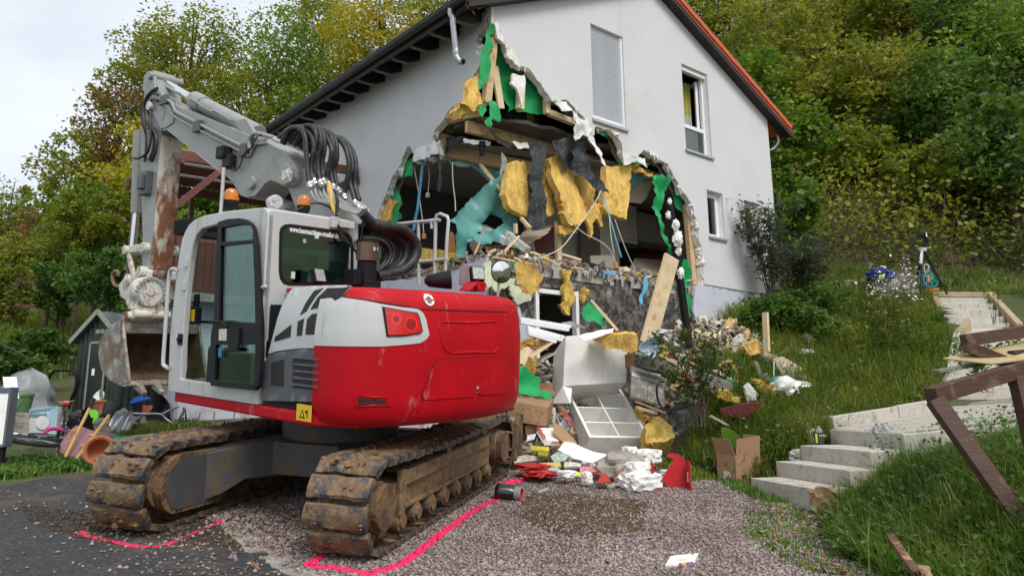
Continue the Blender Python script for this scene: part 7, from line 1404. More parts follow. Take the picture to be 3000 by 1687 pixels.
flap(R2([(860,985),(920,990),(1000,995),(1060,1005),(1050,1030),(960,1020),(870,1010)]),('y',9.9),m_whl,'plaster_scrap','white broken ceiling plaster above the spot lamp','plaster',wob=.03,th=.012,seed=98)
flap(R2([(1045,920),(1140,935),(1080,950),(1250,1050),(1180,1050),(1100,990)]),('y',9.7),m_dark,'floor_board','splintered floor board hanging down from the upper floor','board',wob=.03,th=.02,seed=99)
flap(R2([(1210,1005),(1320,1010),(1330,1050),(1250,1055)]),('y',9.6),m_whl,'plaster_scrap','white ceiling plaster plate left of the black felt','plaster',wob=.02,th=.012,seed=96)
#   left side: terrace, pergola, shed and stored things
m_brown=mat('red brown stained wood',(.13,.045,.03),.6,var=.22,scale=4,bump=.2,bscale=20)
m_poly=mat('milky roof sheet',(.60,.57,.54),.5,var=.06,trans=.35)
terr=thing('terrace','raised terrace with a brown board parapet beside the house','terrace',(4.2,14.6,3.4))
tb=lambda lo,hi,nm,m,bv=0.:MB().box(tuple(np.subtract(lo,(4.2,14.6,3.4))),tuple(np.subtract(hi,(4.2,14.6,3.4)))).build(nm,m,terr,bevel=bv)
tb((4.2,14.6,3.12),(7.22,16.8,3.36),'slab',m_conc);tb((4.6,15.0,.8),(7.22,16.6,3.12),'retaining_wall',m_plinth)
for k in range(22):tb((4.22+k*.135,14.58,3.30),(4.345+k*.135,14.605,4.32+.01*(k%3)),'parapet_board',m_brown)
for k in range(16):tb((4.175,14.62+k*.135,3.30),(4.198,14.745+k*.135,4.32+.01*(k%3)),'parapet_board',m_brown)
per=thing('pergola','brown timber pergola with milky roof sheets over the terrace','pergola',(4.0,14.25,3.36))
def pbm(a,b,wd,ht,nm,m=m_brown,up=(0,0,1)):return MB().beam(np.subtract(a,(4.0,14.25,3.36)),np.subtract(b,(4.0,14.25,3.36)),wd,ht,up).build(nm,m,per,bevel=.006)
for k,y in enumerate((13.3,14.25,15.1,15.95,16.75)):pbm((3.75 if k else 5.6,y,5.72),(7.21,y,5.80),.07,.17,'rafter')
pbm((4.0,13.9,5.56),(4.0,16.9,5.56),.12,.14,'edge_beam');pbm((7.16,13.2,5.60),(7.16,16.9,5.60),.08,.16,'wall_plate')
for y in(14.25,16.75):pbm((4.0,y,3.36),(4.0,y,5.5),.14,.14,'post',up=(0,1,0));pbm((4.04,y,4.75),(4.85,y,5.62),.12,.13,'brace',up=(0,1,0))
pbm((5.1,16.75,3.36),(5.1,16.75,5.6),.1,.1,'post',up=(0,1,0))
for k in range(3):pbm((3.8,14.68+k*.83,5.86),(7.2,14.68+k*.83,5.94),.80,.012,'roof_sheet',m_poly)
m_shed=mat('dark green ribbed metal',(.028,.036,.032),.4,metal=.3,var=.15,scale=6);m_shedl=mat('pale green grey trim',(.27,.30,.22),.5);m_shedr=mat('blue grey roof metal',(.16,.19,.24),.35,metal=.4,var=.1)
sb0=np.array(gpx(209,1212));sx=np.array(gpx(300,1222))-sb0;sx[2]=0;sw_=np.linalg.norm(sx);sx/=sw_;sy=np.cross((0,0,1),sx);SW,SH,SR,SLn=1.25,1.42,.50,2.0
shed=thing('garden_shed','dark green ribbed metal garden shed behind the bucket','shed',M=mcol(sx,sy,(0,0,1),sb0-np.array((0,0,.03))))
def ribwall(x0,x1,z1f,nm,fl,n):
 pts_=[]
 for k in range(n*4+1):
  x=x0+(x1-x0)*k/(n*4);pts_.append((x,.018 if k%4 in(1,2)else 0))
 rows=[[fl(x,d,z)for x,d in pts_]for z in(0,1)]
 return MB().grid(rows).build(nm,m_shed,shed)
gz=lambda x:SH+SR*(1-abs(x-SW/2)/(SW/2))
ribwall(0,SW,0,'front_wall',lambda x,d,z:(x,-d,gz(x)*z),10);ribwall(0,SLn,0,'side_wall',lambda y,d,z:(SW+d,y,SH*z),14);ribwall(0,SLn,0,'side_wall',lambda y,d,z:(-d,y,SH*z),14);ribwall(0,SW,0,'back_wall',lambda x,d,z:(x,SLn+d,gz(x)*z),10)
for s in(0,1):
 e=-.1 if s==0 else SW+.1;rr_=MB().prism([(e,SH-.04),(SW/2,SH+SR+.03),(SW/2,SH+SR+.055),(e,SH-.015)],(0,-.12,0),EX,EZ,(0,SLn+.24,0)).build('roof_panel',m_shedr,shed)
 for k in range(9):y=-.12+(SLn+.24)*k/8;MB().beam((e,y,SH-.005),(SW/2,y,SH+SR+.065),.02,.02).build('roof_rib',m_shedr,rr_)
 MB().beam((e,-.13,SH-.02),(SW/2,-.13,SH+SR+.05),.02,.09).build('verge_trim',m_shedl,shed)
dr_=MB().box((.36,-.035,.02),(.40,-.02,1.40)).box((.82,-.035,.02),(.86,-.02,1.40)).box((.36,-.035,1.36),(.86,-.02,1.40)).build('door_frame',m_shedl,shed);MB().box((.40,-.028,.03),(.82,-.022,1.36)).build('door',m_shed,dr_);MB().box((.5,-.031,.75),(.58,-.029,.88)).build('notice',m_whl,dr_)
for k in range(2):MB().box((.5+k*.13,-.03,1.55),(.61+k*.13,-.02,1.63)).build('air_vent',m_shedl,shed)
def Zp(l):return[(a*.26221,1050+b*.26221)for a,b in l]
def gz1(a,b):return np.array(gpx(*Zp([(a,b)])[0]))
def Dg(a,b):return float((gz1(a,b)-CAM)@fw)
s0=np.array(gpx(-32,1376));sgn=thing('sign_board','white framed display board on dark legs at the left edge','sign',s0);e1=RT*1.0;e1[2]=0;e1/=np.linalg.norm(e1);e2=np.cross((0,0,1),e1);m_sgf=mat('slate grey frame',(.10,.115,.14),.5,var=.1)
SB_=mcol(e1,e2,(0,0,1),(0,0,0));
def sg(lo,hi,nm,m,bv=.004):return MB().box(lo,hi,SB_).build(nm,m,sgn,bevel=bv)
sg((-.7,0,.30),(.13,.05,.92),'panel',m_whl);sg((.13,-.012,.27),(.158,.14,.99),'frame',m_sgf);sg((-.7,-.012,.92),(.13,.14,.985),'frame',m_sgf);sg((-.7,-.012,.265),(.13,.14,.30),'frame',m_sgf);sg((.065,.05,.30),(.125,.12,.92),'frame',m_sgf)
sg((-.5,.02,0),(.06,.09,.265),'leg',m_exk);sg((.095,.02,0),(.125,.09,.265),'leg',m_exk)
def drape(cx,cy,D,wpx,hpx,m,name,label,cat,seed,sq=(1,.7,1)):
 return None
base=gz1(300,660);tp=[]
for i,t in enumerate(np.linspace(0,1,26)):
 row=[]
 for j,a in enumerate(np.linspace(0,2*math.pi,41)):
  prof_r=np.interp(t,[0,.3,.6,.85,1],[.62,.52,.44,.30,.02]);r_=prof_r*(1+.22*noise.noise(Vector((math.cos(a)*1.5,math.sin(a)*1.5,t*2)))+.10*noise.noise(Vector((math.cos(a)*5,math.sin(a)*5,t*5))));row.append((r_*math.cos(a),r_*.7*math.sin(a),.93*t+.06*noise.noise(Vector((math.cos(a)*2,math.sin(a)*2,9)))*t))
 tp.append(row)
m_tarp=mat('grey tarpaulin',(.24,.255,.275),.45,var=.12,scale=4,bump=.7,bscale=7);o=MB().grid(tp).build('tarpaulin',m_tarp,smooth=True,ang=28);o.location=V3(base+np.array((0,.3,-.02)));tag(o,'grey tarpaulin pulled over stored things left of the shed','tarpaulin')
panel(Zp([(30,205),(185,202),(215,445),(60,440)]),[11.6,11.7,11.6,11.5],.03,m_whl,'louvre_board','white slatted board leaning behind the sign board','board')
q_=gz1(195,720);solo(MB().lathe([(.02,0),(.15,.0),(.2,.45),(.215,.46),(.21,.50),(.1,.55),(0,.56)],q_,(0,0,1),20),'green_bin',mat('green plastic',(.10,.20,.085),.45,var=.1),'green plastic bin behind the sign board','bin',smooth=True)
for k,(a,b)in enumerate(((250,730),(250,800))):q_=gz1(250,850);solo(MB().box((-.16,-.1,0),(.16,.1,.17),Matrix.Translation(V3(q_+np.array((0,0,.17*(1-k)))))),'concrete_block',m_conc,['upper rough concrete block left of the pillow package','lower rough concrete block left of the pillow package'][k],'block','rough concrete blocks',bevel=.012)
pq=[gz1(320,865),gz1(610,865)];D_=Dg(460,865);pk=panel(Zp([(310,870),(322,560),(400,548),(630,528),(636,640),(612,868)]),[D_,D_+.15,D_+.15,D_+.15,D_+.1,D_],.20,mat('pale printed wrapping',(.50,.50,.52),.35,var=.1,scale=5,bump=.3,bscale=9),'pillow_package','wrapped pillow package with a blue top edge by the bicycles','package',bevel=.02);pc_=np.array(pk.location)
def stick(l,c,nm,par=pk,off=.004):
 P=[dep(x,y,D_+(.15*(868-b)/330 if True else 0)-off*4)for(x,y),(a,b)in zip(Zp(l),l)];tri=[(0,i,i+1)for i in range(1,len(P)-1)]
 ob=MB().add([p-pc_ for p in P],[tuple(range(len(P)))]).build(nm,mat('pack print %.2f%.2f'%(c[0],c[2]),c,.5),par);return ob
stick([(322,600),(625,560),(628,532),(325,566)],(.14,.34,.46),'print_field');stick([(570,845),(600,845),(625,560),(560,570)],(.24,.48,.60),'print_field');stick([(325,640),(515,640),(520,615),(325,618)],(.06,.20,.30),'print_field',off=.006)
stick([(475+75*math.cos(a),715+78*math.sin(a))for a in np.linspace(0,6.283,25)[:-1]],(.58,.57,.60),'printed_pillow',off=.007);stick([(500,595),(525,602),(505,615)],(.6,.15,.04),'print_field',off=.008)
m_tyre=mat('bicycle tyre',(.015,.015,.015),.8,var=.3);m_rim=mat('bicycle rim',(.45,.45,.46),.3,metal=.8)
def wheel(c,ax,r,par,name='wheel',sp=14):
 c=V3(c);ax=V3(ax).normalized();u=ax.orthogonal().normalized();v=ax.cross(u)
 ring=[c+(u*math.cos(a)+v*math.sin(a))*r for a in np.linspace(0,2*math.pi,33)]
 w_=MB().tube(ring,r*.085,8,cap=False).build(name,m_tyre,par,smooth=True)
 rb=MB().tube([c+(p-c)*.90 for p in ring],r*.035,6,cap=False)
 for k in range(sp):a=2*math.pi*k/sp;rb.tube([c+ax*(.03 if k%2 else-.03),c+(u*math.cos(a+.2)+v*math.sin(a+.2))*r*.9],.003,4,cap=False)
 rb.cyl(c-ax*.04,c+ax*.04,.02,10).build('rim',m_rim,w_,smooth=True);return w_
def bike(M,s,col,label,seat=True,extra=None):
 b=thing('bicycle',label,'bicycle',M=M,group='bicycles among the stored things');m_f=mat('bike paint %.2f'%col[0],col,.35,coat=.3,var=.05)
 R=.33*s;ax=(0,1,0);A_,B_=(-.50*s,0,R),(.52*s,0,R);bbk=(-.05*s,0,.28*s);st_=(-.18*s,0,.72*s);hd_=(.36*s,0,.74*s);hl=(.40*s,0,.58*s)
 wheel(A_,ax,R,b);wheel(B_,ax,R,b)
 f=MB()
 for p,q in((bbk,st_),(bbk,hl),(st_,hd_),(A_,bbk),(A_,st_),(hl,B_),(hd_,hl)):f.tube([p,q],.018*s if(p,q)!=(A_,st_)else .01*s,10)
 f.build('frame',m_f,b,smooth=True)
 if seat:MB().prism([(-.14*s,.0),(-.12*s,.07*s),(0,.04*s),(.13*s,.012*s),(.13*s,-.012*s),(0,-.04*s),(-.12*s,-.07*s)],(st_[0],0,st_[2]+.06*s),EX,EY,(0,0,.04*s)).tube([st_,(st_[0],0,st_[2]+.07*s)],.012*s,8).build('saddle',m_exk,b,bevel=.012)
 h=MB().tube([hd_,(hd_[0]-.02*s,0,hd_[2]+.14*s)],.014*s,8).tube(spline([(hd_[0]-.10*s,-.27*s,hd_[2]+.20*s),(hd_[0]+.0*s,-.12*s,hd_[2]+.17*s),(hd_[0]-.02*s,0,hd_[2]+.14*s),(hd_[0]+.0*s,.12*s,hd_[2]+.17*s),(hd_[0]-.10*s,.27*s,hd_[2]+.20*s)],4),.012*s,8).build('handlebar',m_rim,b,smooth=True)
 for sy_ in(-1,1):MB().tube([(hd_[0]-.10*s,sy_*.27*s,hd_[2]+.20*s),(hd_[0]-.17*s,sy_*.30*s,hd_[2]+.20*s)],.018*s,8).build('grip',m_exk,h,smooth=True)
 cr_=MB().cyl((bbk[0],-.03*s,bbk[2]),(bbk[0],-.02*s,bbk[2]),.09*s,20).tube([(bbk[0],-.05*s,bbk[2]),(bbk[0]+.12*s,-.06*s,bbk[2]-.1*s)],.009*s,6).tube([(bbk[0],.05*s,bbk[2]),(bbk[0]-.12*s,.06*s,bbk[2]+.1*s)],.009*s,6).build('crank',m_exk,b)
 MB().box((bbk[0]+.08*s,-.15*s,bbk[2]-.115*s),(bbk[0]+.17*s,-.06*s,bbk[2]-.09*s)).build('pedal',m_exk,cr_)
 return b
kw=gz1(690,860);kf=gz1(560,800);hx_=RT*-.55+np.array([fw[0],fw[1],0])*.85;hx_[2]=0;hx_/=np.linalg.norm(hx_);hy_=np.cross((0,0,1),hx_)
bk1=bike(mcol(hx_,hy_,(0,0,1),kw+hx_*.28-np.array((0,0,.02))),.60,(.50,.10,.30),'small pink child bicycle standing beside the pillow package')
q0=Vector((-.5*.66-.18,0,.52));MB().box((q0.x-.015,-.05,q0.z-.03),(q0.x+.01,.05,q0.z+.03)).build('reflector',m_redp,bk1,bevel=.01);MB().prism([(0,-.045),(.22,-.05),(.22,.05),(0,.045)],(q0.x,0,q0.z+.02),EX,EY,(0,0,.012)).build('mudguard',m_rim,bk1,bevel=.004)
lb0=gz1(470,1090);lxd=gz1(740,880)-gz1(200,1140);lxd[2]=0;lxd/=np.linalg.norm(lxd);lyd=np.cross((0,0,1),lxd);tlt=math.radians(80)
up2=np.array((0,0,1))*math.cos(tlt)+lyd*math.sin(tlt);sd2=np.cross(up2,lxd)
bike(mcol(lxd,sd2,up2,lb0+np.array((0,0,.16))-lyd*.3),.95,(.18,.24,.32),'blue grey adult bicycle lying flat on the ground by the pink tub',True)
MB_=MB().tube(spline([gz1(450,935)+np.array((0,0,.1)),gz1(560,905)+np.array((0,0,.16)),gz1(700,890)+np.array((0,0,.12))],4),.028,10);solo(MB_,'pink_tube',mat('magenta plastic',(.55,.03,.22),.4),'magenta padded tube lying above the flat bicycle','tube',smooth=True)
hnd=[dep(x,y,Dg(700,640)+.3)for x,y in Zp([(505,560),(520,330),(545,220),(590,150),(650,132),(790,135),(840,165),(868,230),(862,300),(800,440),(770,560)])]
solo(MB().tube(spline(hnd,4),.026,10),'mower_handle',m_exk,'black curved handle frame standing behind the pink bicycle','handle',smooth=True)
for k,(a,b,r_,lb)in enumerate(((885,705,.16,'black rubbish sack right of the pink bicycle'),(300,700,.14,'dark sack behind the pillow package'))):o=lumpy(Zp([(a,b)])[0],Dg(a,800)+.25,r_,mat('black sack',(.015,.016,.02),.3,var=.3,bump=.7,bscale=9),'rubbish_sack',lb,'sack',sq=(1.1,.8,1.05),seed=k,amp=.4)
panel(Zp([(915,580),(970,540),(1050,800),(1000,795),(935,760)]),[Dg(980,800)]*5,.02,m_exk,'black_board','black board leaning behind the crossed wooden handles','board')
q_=dep(*Zp([(1022,655)])[0],Dg(1020,735)-.1);solo(MB().lathe([(0,0),(.10,0),(.135,.02),(.13,.035),(0,.03)],q_,np.array([-.6,-.7,.3]),24),'green_disc',mat('neon green plastic',(.16,.62,.03),.4),'neon green plastic disc beside the black board','disc',smooth=True)
m_mauve=mat('mauve plastic tub',(.24,.115,.125),.5,var=.06,scale=4);D1=Dg(830,1160)
tubp=[(640,1060),(655,1010),(800,820),(850,775),(900,765),(1060,830),(1095,870),(1100,930),(990,1130),(930,1170),(800,1140),(660,1090)]
P=np.array([dep(x,y,D1+.05+.5*(1130-b)/360)for(x,y),(a,b)in zip(Zp(tubp),tubp)]);c=P.mean(0);P=c+(P-c)*1.12;nrm=np.cross(P[3]-P[0],P[8]-P[0]);nrm/=np.linalg.norm(nrm);nrm=nrm if nrm@(CAM-c)>0 else-nrm
P=np.array(spline(list(P)+[P[0]],4))
rows=[list(c+(P-c)*s+nrm*h)for s,h in((1.04,-.22),(1.02,-.2),(.98,-.12),(.90,.02),(.80,.06),(.5,.065),(.0,.065))]
tub=solo(MB().grid(rows),'wheelbarrow_tub',m_mauve,'mauve wheelbarrow tub turned upside down with two wooden handles','wheelbarrow',smooth=True);tc_=np.array(tub.location);m_hand=mat('ochre wood handle',(.52,.33,.11),.6,var=.15,scale=8,stretch=(1,1,6))
for l in([(745,1140),(1060,500)],[(865,1160),(1235,665)]):
 a,b=(dep(*Zp([p])[0],D1-.05+.55*(1140-p[1])/640)for p in l);hh=MB().beam(a+nrm*.06-tc_,b+nrm*.06-tc_,.035,.03).build('handle',m_hand,tub,bevel=.006)
 if l[0][0]<800:d_=(b-a)/np.linalg.norm(b-a);MB().cyl(b+nrm*.06-d_*.12-tc_,b+nrm*.06+d_*.02-tc_,.024,10).build('grip',m_exk,hh)
for l in([(880,860),(830,880),(805,950),(825,1010)],[(1010,920),(1050,915),(1090,970),(1075,1015),(1030,1030),(925,1032)]):
 MB().tube(spline([dep(*Zp([p])[0],D1+.15)+nrm*.10-tc_ for p in l],4),.014,8).build('leg_strut',m_hand,tub,smooth=True)
m_terra=mat('terracotta',(.40,.13,.055),.8,var=.2,scale=8,bump=.3,bscale=30,dirt=((.22,.10,.06),.3,6))
q_=dep(*Zp([(1110,1030)])[0],Dg(1110,1190)-.12);ax_=-fw*.75+RT*.45+UP*.35
o=solo(MB().lathe([(.0,-.22),(.08,-.22),(.14,-.12),(.15,-.05),(.14,-.03),(.185,.0),(.19,.02),(.17,.035),(.145,.02),(.125,-.04),(.11,-.14),(0,-.18)],q_,ax_,32),'terracotta_pot',m_terra,'terracotta pot lying on its side by the far crawler track','pot',smooth=True)
q_=gz1(1180,640);solo(MB().lathe([(0,0),(.2,0),(.27,.25),(.29,.26),(.29,.30),(.25,.3),(.22,.1),(0,.08)],q_,(0,0,1),24),'terracotta_pot',m_terra,'wide terracotta pot under the white and green bag','pot',smooth=True)
q_=gz1(1540,640);e_=gz1(1700,640)-gz1(1400,640);e_/=np.linalg.norm(e_);solo(hexb(q_-e_*.42,q_+e_*.42,q_-e_*.42+np.array((0,0,.2)),q_-e_*.42+np.array((-.06,.2,0))),'planter_trough',m_terra,'long terracotta coloured planter trough behind the zinc sheet','planter',bevel=.015)
def sack(a,b,base,r_,m,lb,sq,seed):return lumpy(Zp([(a,b)])[0],Dg(a,base)+.05,r_,m,'plastic_bag',lb,'bag',sq=sq,seed=seed,amp=.25)
b1=sack(1215,460,640,.26,m_bag,'white bag with a green mark before the shed',(1,.8,1.0),11);MB().add([np.array((-.12,-.235,-.10)),np.array((.10,-.225,-.10)),np.array((.10,-.235,.06)),np.array((-.12,-.24,.04))],[(0,1,2,3)]).build('green_mark',mat('dark green print',(.02,.16,.07),.5),b1)
sack(1405,400,640,.24,mat('red white bag',(.52,.04,.035),.35,var=.15,scale=7,dirt=((.7,.66,.62),.33,7)),'red and white bag right below the bucket teeth',(.85,.8,1.15),12)
for k,(l,r_)in enumerate((([(1375,495),(1480,460),(1600,432)],.035),([(1400,510),(1520,480),(1665,440)],.035))):solo(MB().tube(spline([dep(x,y,Dg(1500,640)-.1-.05*k)for x,y in Zp(l)],4),r_,12),'pool_noodle',mat('blue foam',(.02,.12,.50),.7),['upper blue foam tube below the bucket','lower blue foam tube below the bucket'][k],'foam tube','blue foam tubes',smooth=True)
D2=Dg(1250,760);a,b=dep(*Zp([(1215,640)])[0],D2),dep(*Zp([(1300,510)])[0],D2+.1);solo(MB().tube([a,a+(b-a)*.05,b],[.10,.105,.145],24),'black_bucket',mat('black rubber bucket',(.03,.032,.035),.6,var=.15),'black rubber bucket lying over the handles','bucket',smooth=True)
m_zsheet=mat('crumpled zinc sheet',(.42,.43,.44),.3,metal=.75,var=.15,scale=6)
D3=Dg(1350,840);rows=[]
c4=[dep(*Zp([p])[0],d_)for p,d_ in(((1200,790),D3),((1440,840),D3-.1),((1600,690),D3+.5),((1400,615),D3+.6))]
for i in range(12):
 t=i/11;row=[]
 for j in range(17):s=j/16;p=(c4[0]*(1-s)+c4[1]*s)*(1-t)+(c4[3]*(1-s)+c4[2]*s)*t;row.append(p+np.array((0,0,.05*math.sin(s*math.pi*7)+.12*noise.noise(Vector((s*2,t*2,3)))+.12*math.sin(t*3))))
 rows.append(row)
solo(MB().grid(rows),'zinc_sheet',m_zsheet,'crumpled corrugated zinc sheet on the grass left of the steel wheelbarrow','sheet',smooth=True,ang=40)
panel(Zp([(1045,790),(1100,700),(1150,690),(1200,745),(1130,800)]),[D3+.2]*5,.004,m_zsheet,'zinc_sheet','small bent zinc piece behind the wooden handles','sheet',wob=.08,seed=3)
D4=Dg(1800,750);wbq=lambda l,dd=0.:[dep(x,y,D4+dd)for x,y in Zp(l)]
tray=[np.array(p)for p in wbq([(1625,640),(1700,560),(1760,370),(1850,430),(1910,560),(1900,690),(1760,720),(1640,700)])];tcen=np.mean(tray,0);dn=np.array([fw[0],fw[1],0])
wb=solo(MB().grid([list(tcen+(np.array(tray+[tray[0]])-tcen)*s+dn*h)for s,h in((1.03,0),(1,.02),(.8,.22),(.45,.3),(0,.31))]),'wheelbarrow',mat('grey steel tray',(.17,.18,.19),.4,metal=.6,var=.2,scale=6,dirt=((.10,.08,.06),.3,5)),'overturned steel wheelbarrow with tubular legs behind the far track','wheelbarrow',smooth=True);wc_=np.array(wb.location);m_tubg=mat('grey tube',(.33,.34,.36),.35,metal=.6)
for l in([(1490,612),(1600,618),(1790,620),(1850,670),(1960,755)],[(1960,755),(2070,555)],[(1790,365),(1900,500),(1915,640),(1950,740)],[(1810,625),(1960,545),(2000,540)]):MB().tube(spline(wbq(l,-.1),4)-np.array(wc_),.022,10).build('tube_frame',m_tubg,wb,smooth=True)
cw_=wbq([(2060,650)],.15)[0]-wc_;wheel(cw_,RT*.8+fw*.5,.16,wb,'wheel',6)
sl0=np.array(gpx(575,1243));e_=np.array(gpx(660,1240))-sl0;e_/=np.linalg.norm(e_);f_=np.cross((0,0,1),e_);sled=thing('slatted_bench','low pale slatted bench under the excavator cab','bench',sl0);m_pale=mat('pale weathered slat',(.45,.42,.36),.8,var=.15)
for k in range(5):MB().beam(f_*(.08*k)+np.array((0,0,.22)),e_*.75+f_*(.08*k)+np.array((0,0,.22)),.05,.015).build('slat',m_pale,sled)
for x in(.05,.3,.65):MB().tube([e_*x+np.array((0,0,.21)),e_*(x-.02),],.014,8).build('leg',m_tubg,sled)
panel(Zp([(1250,905),(1290,870),(1440,862),(1490,885),(1520,858),(1860,850),(1820,880),(1500,905),(1330,940),(1270,940)]),[Dg(1400,930)+.02+.7*(940-b)/90*.3 for a,b in[(1250,905),(1290,870),(1440,862),(1490,885),(1520,858),(1860,850),(1820,880),(1500,905),(1330,940),(1270,940)]],.006,m_green,'membrane_sheet','flat green film strip lying on the ground behind the far track','membrane',wob=.01,jit=.006,group='green membrane pieces in the rubble')
panel([(715,1268),(740,1262),(778,1258),(782,1272),(735,1284)],[13.5,14,14,13.5,13.2],.03,m_whl,'white_board','white board lying in the gap under the excavator','board',wob=.02)
fp0,fp1=dep(0,850,21),dep(110,840,21.5);fen=thing('picket_fence','brown picket fence behind the bushes at the far left','fence',fp0)
for k in range(9):p=(fp1-fp0)*k/8;MB().box((p[0]-.05,p[1]-.012,p[2]-.6),(p[0]+.05,p[1]+.012,p[2]+.45)).build('picket',m_brown,fen)
for z in(-.1,.25):MB().beam((0,.03,z),(fp1-fp0)+np.array((0,.03,z)),.04,.07).build('rail',m_brown,fen)
#   right side: steps, path, broken frame
m_step=mat('cast concrete step',(.50,.47,.42),.85,var=.1,scale=5,bump=.3,bscale=60,dirt=((.30,.27,.225),.28,6.,(1,1,.5)),dirt2=((.38,.355,.31),.34,22.))
stz=lambda k:.12+.18*k
SPX=[((2199,1399),(2392,1430)),((2272,1350),(2500,1377)),((2343,1304),(2560,1322)),((2430,1258),(2645,1270))]
stairs=thing('lower_steps','four grey concrete garden steps rising from the gravel','steps',onZ(*SPX[0][0],.12));so_=np.array(stairs.location)
e65=np.array((math.cos(math.radians(64)),math.sin(math.radians(64)),0));bck=np.array((e65[1],-e65[0],0))
for k,(a,b)in enumerate(SPX):
 A_,B_=onZ(*a,stz(k+1)),onZ(*b,stz(k+1));L_=max(1.25,(A_-B_)@e65);B_=A_-e65*L_
 MB().prism([(0,0),(L_,0),(L_,.75),(0,.75)],B_-so_-np.array((0,0,.30 if k==0 else .182)),e65,bck,(0,0,.30 if k==0 else .182)).build('step',m_step,stairs,bevel=.012)
pA,pB,pC=onZ(*SPX[3][0],stz(4)),onZ(*SPX[3][1],stz(4)),dep(2900,1170,12.5)
pn_=np.cross(pB-pA,pC-pA);pn_/=np.linalg.norm(pn_);pn_=pn_ if pn_[2]>0 else-pn_
pu=(pC-pB)-pn_*((pC-pB)@pn_);pu/=np.linalg.norm(pu);pv=np.cross(pn_,pu)
ppx=[(2437,1254),(2735,1205),(2775,1172),(2800,1160),(3060,1160),(3060,1218),(2645,1268)]
path_poly=[]
for x,y in ppx:p=onPl(x,y,pA,pn_)-pA;path_poly.append((p@pu,p@pv))
pth=MB().prism(path_poly,pA-pn_*.12,pu,pv,pn_*.10).build('garden_path',mat('sandy joint',(.24,.21,.17),.95,var=.2,scale=20));tag(pth,kind='structure')
mp_=MB().box((.004,.004,0),(.196,.096,.024)).mesh('paver');m_pav=mat('beige grey paver',(.47,.43,.37),.85,var=.14,scale=3,dirt=((.2,.17,.13),.25,6),bump=.3,bscale=50);mp_.materials.append(m_pav)
P_=np.array(path_poly);cnt=0;PM=mcol(pu,pv,pn_,pA-pn_*.022)
for i in range(int(math.floor(P_[:,0].min()/.2))-1,int(P_[:,0].max()/.2)+1):
 for j in range(int(math.floor(P_[:,1].min()/.1))-1,int(P_[:,1].max()/.1)+1):
  u,v=i*.2+(.1 if j%2 else 0),j*.1
  if inpoly((u+.1,v+.05),path_poly)and cnt<290:o=link('paver',mp_,None,pth);o.matrix_world=PM@Matrix.Translation((u,v,random.uniform(-.003,.003)));cnt+=1
def kerb(p,q,wd,ht,label,m=None,name='kerb',split=1,group='concrete kerbs of the garden path'):
 o=MB().beam(p,q,wd,ht).build(name,m or m_step,bevel=.012);c=(np.asarray(p)+np.asarray(q))/2
 for v in o.data.vertices:v.co-=V3(c)
 o.location=V3(c);return tag(o,label,'kerb',group)
kp=[onPl(2437,1250,pA,pn_),onPl(2628,1224,pA,pn_),onPl(2735,1207,pA,pn_),onPl(2775,1175,pA,pn_)]
kerb(kp[0]+pn_*.03,kp[1]+pn_*.05,.10,.22,'first kerb stone left of the paved path');kerb(kp[1]+pn_*.05+(kp[2]-kp[1])*.012,kp[2]+pn_*.06,.10,.24,'second kerb stone left of the paved path')
kerb(onPl(2640,1275,pA,pn_)-pn_*.10,onPl(2990,1240,pA,pn_)-pn_*.10,.08,.22,'long concrete edge on the near side of the paved path')
kerb(dep(2740,1195,12.0),dep(2785,1110,13.2),.12,.22,'kerb beside the path at the foot of the middle steps');kerb(dep(2786,1108,13.2),dep(2806,990,14.6),.12,.25,'kerb climbing beside the middle steps')
mid=thing('middle_steps','grey concrete steps behind the broken wooden frame','steps',dep(2900,1168,12.6));mo=np.array(mid.location)
for k,y in enumerate((1134,1102,1072,1043,1014,985)):
 D_=12.7+.3*k;A_,B_=dep(2782+5*k,y,D_),dep(3080,y+4,D_);B_[2]=A_[2];d_=(B_-A_)/np.linalg.norm(B_-A_);n_=np.cross(d_,(0,0,1));n_=n_ if n_@fw>0 else-n_
 MB().prism([(0,0),(np.linalg.norm(B_-A_),0),(np.linalg.norm(B_-A_),.6),(0,.6)],A_-mo-np.array((0,0,.21)),d_,n_,(0,0,.21)).build('step',m_step,mid,bevel=.01)
lnd=panel([(2812,985),(2840,966),(2965,958),(3080,962),(3080,990)],[14.4,15.6,15.5,15.4,14.4],.08,m_pav,'landing','x','x');
for k_ in('label','category'):del lnd[k_]
lnd['kind']='structure'
upst=thing('upper_steps','five pale concrete steps at the top of the bank below the tripod','steps',dep(2890,962,15.6));uo=np.array(upst.location)
for k,(xl,y,xr,yr)in enumerate(((2834,946,2959,942),(2774,927,2943,920),(2763,908,2926,901),(2747,890,2910,883),(2742,872,2895,865))):
 D_=15.6+.33*k;A_,B_=dep(xl,y,D_),dep(xr,yr,D_+.1);B_[2]=A_[2];d_=(B_-A_)/np.linalg.norm(B_-A_);n_=np.cross(d_,(0,0,1));n_=n_ if n_@fw>0 else-n_
 MB().prism([(0,0),(np.linalg.norm(B_-A_),0),(np.linalg.norm(B_-A_),.8),(0,.8)],A_-uo-np.array((0,0,.2)),d_,n_,(0,0,.2)).build('step',m_step,upst,bevel=.01)
m_sandk=mat('sand coloured kerb',(.40,.31,.19),.85,var=.15,scale=7,bump=.2)
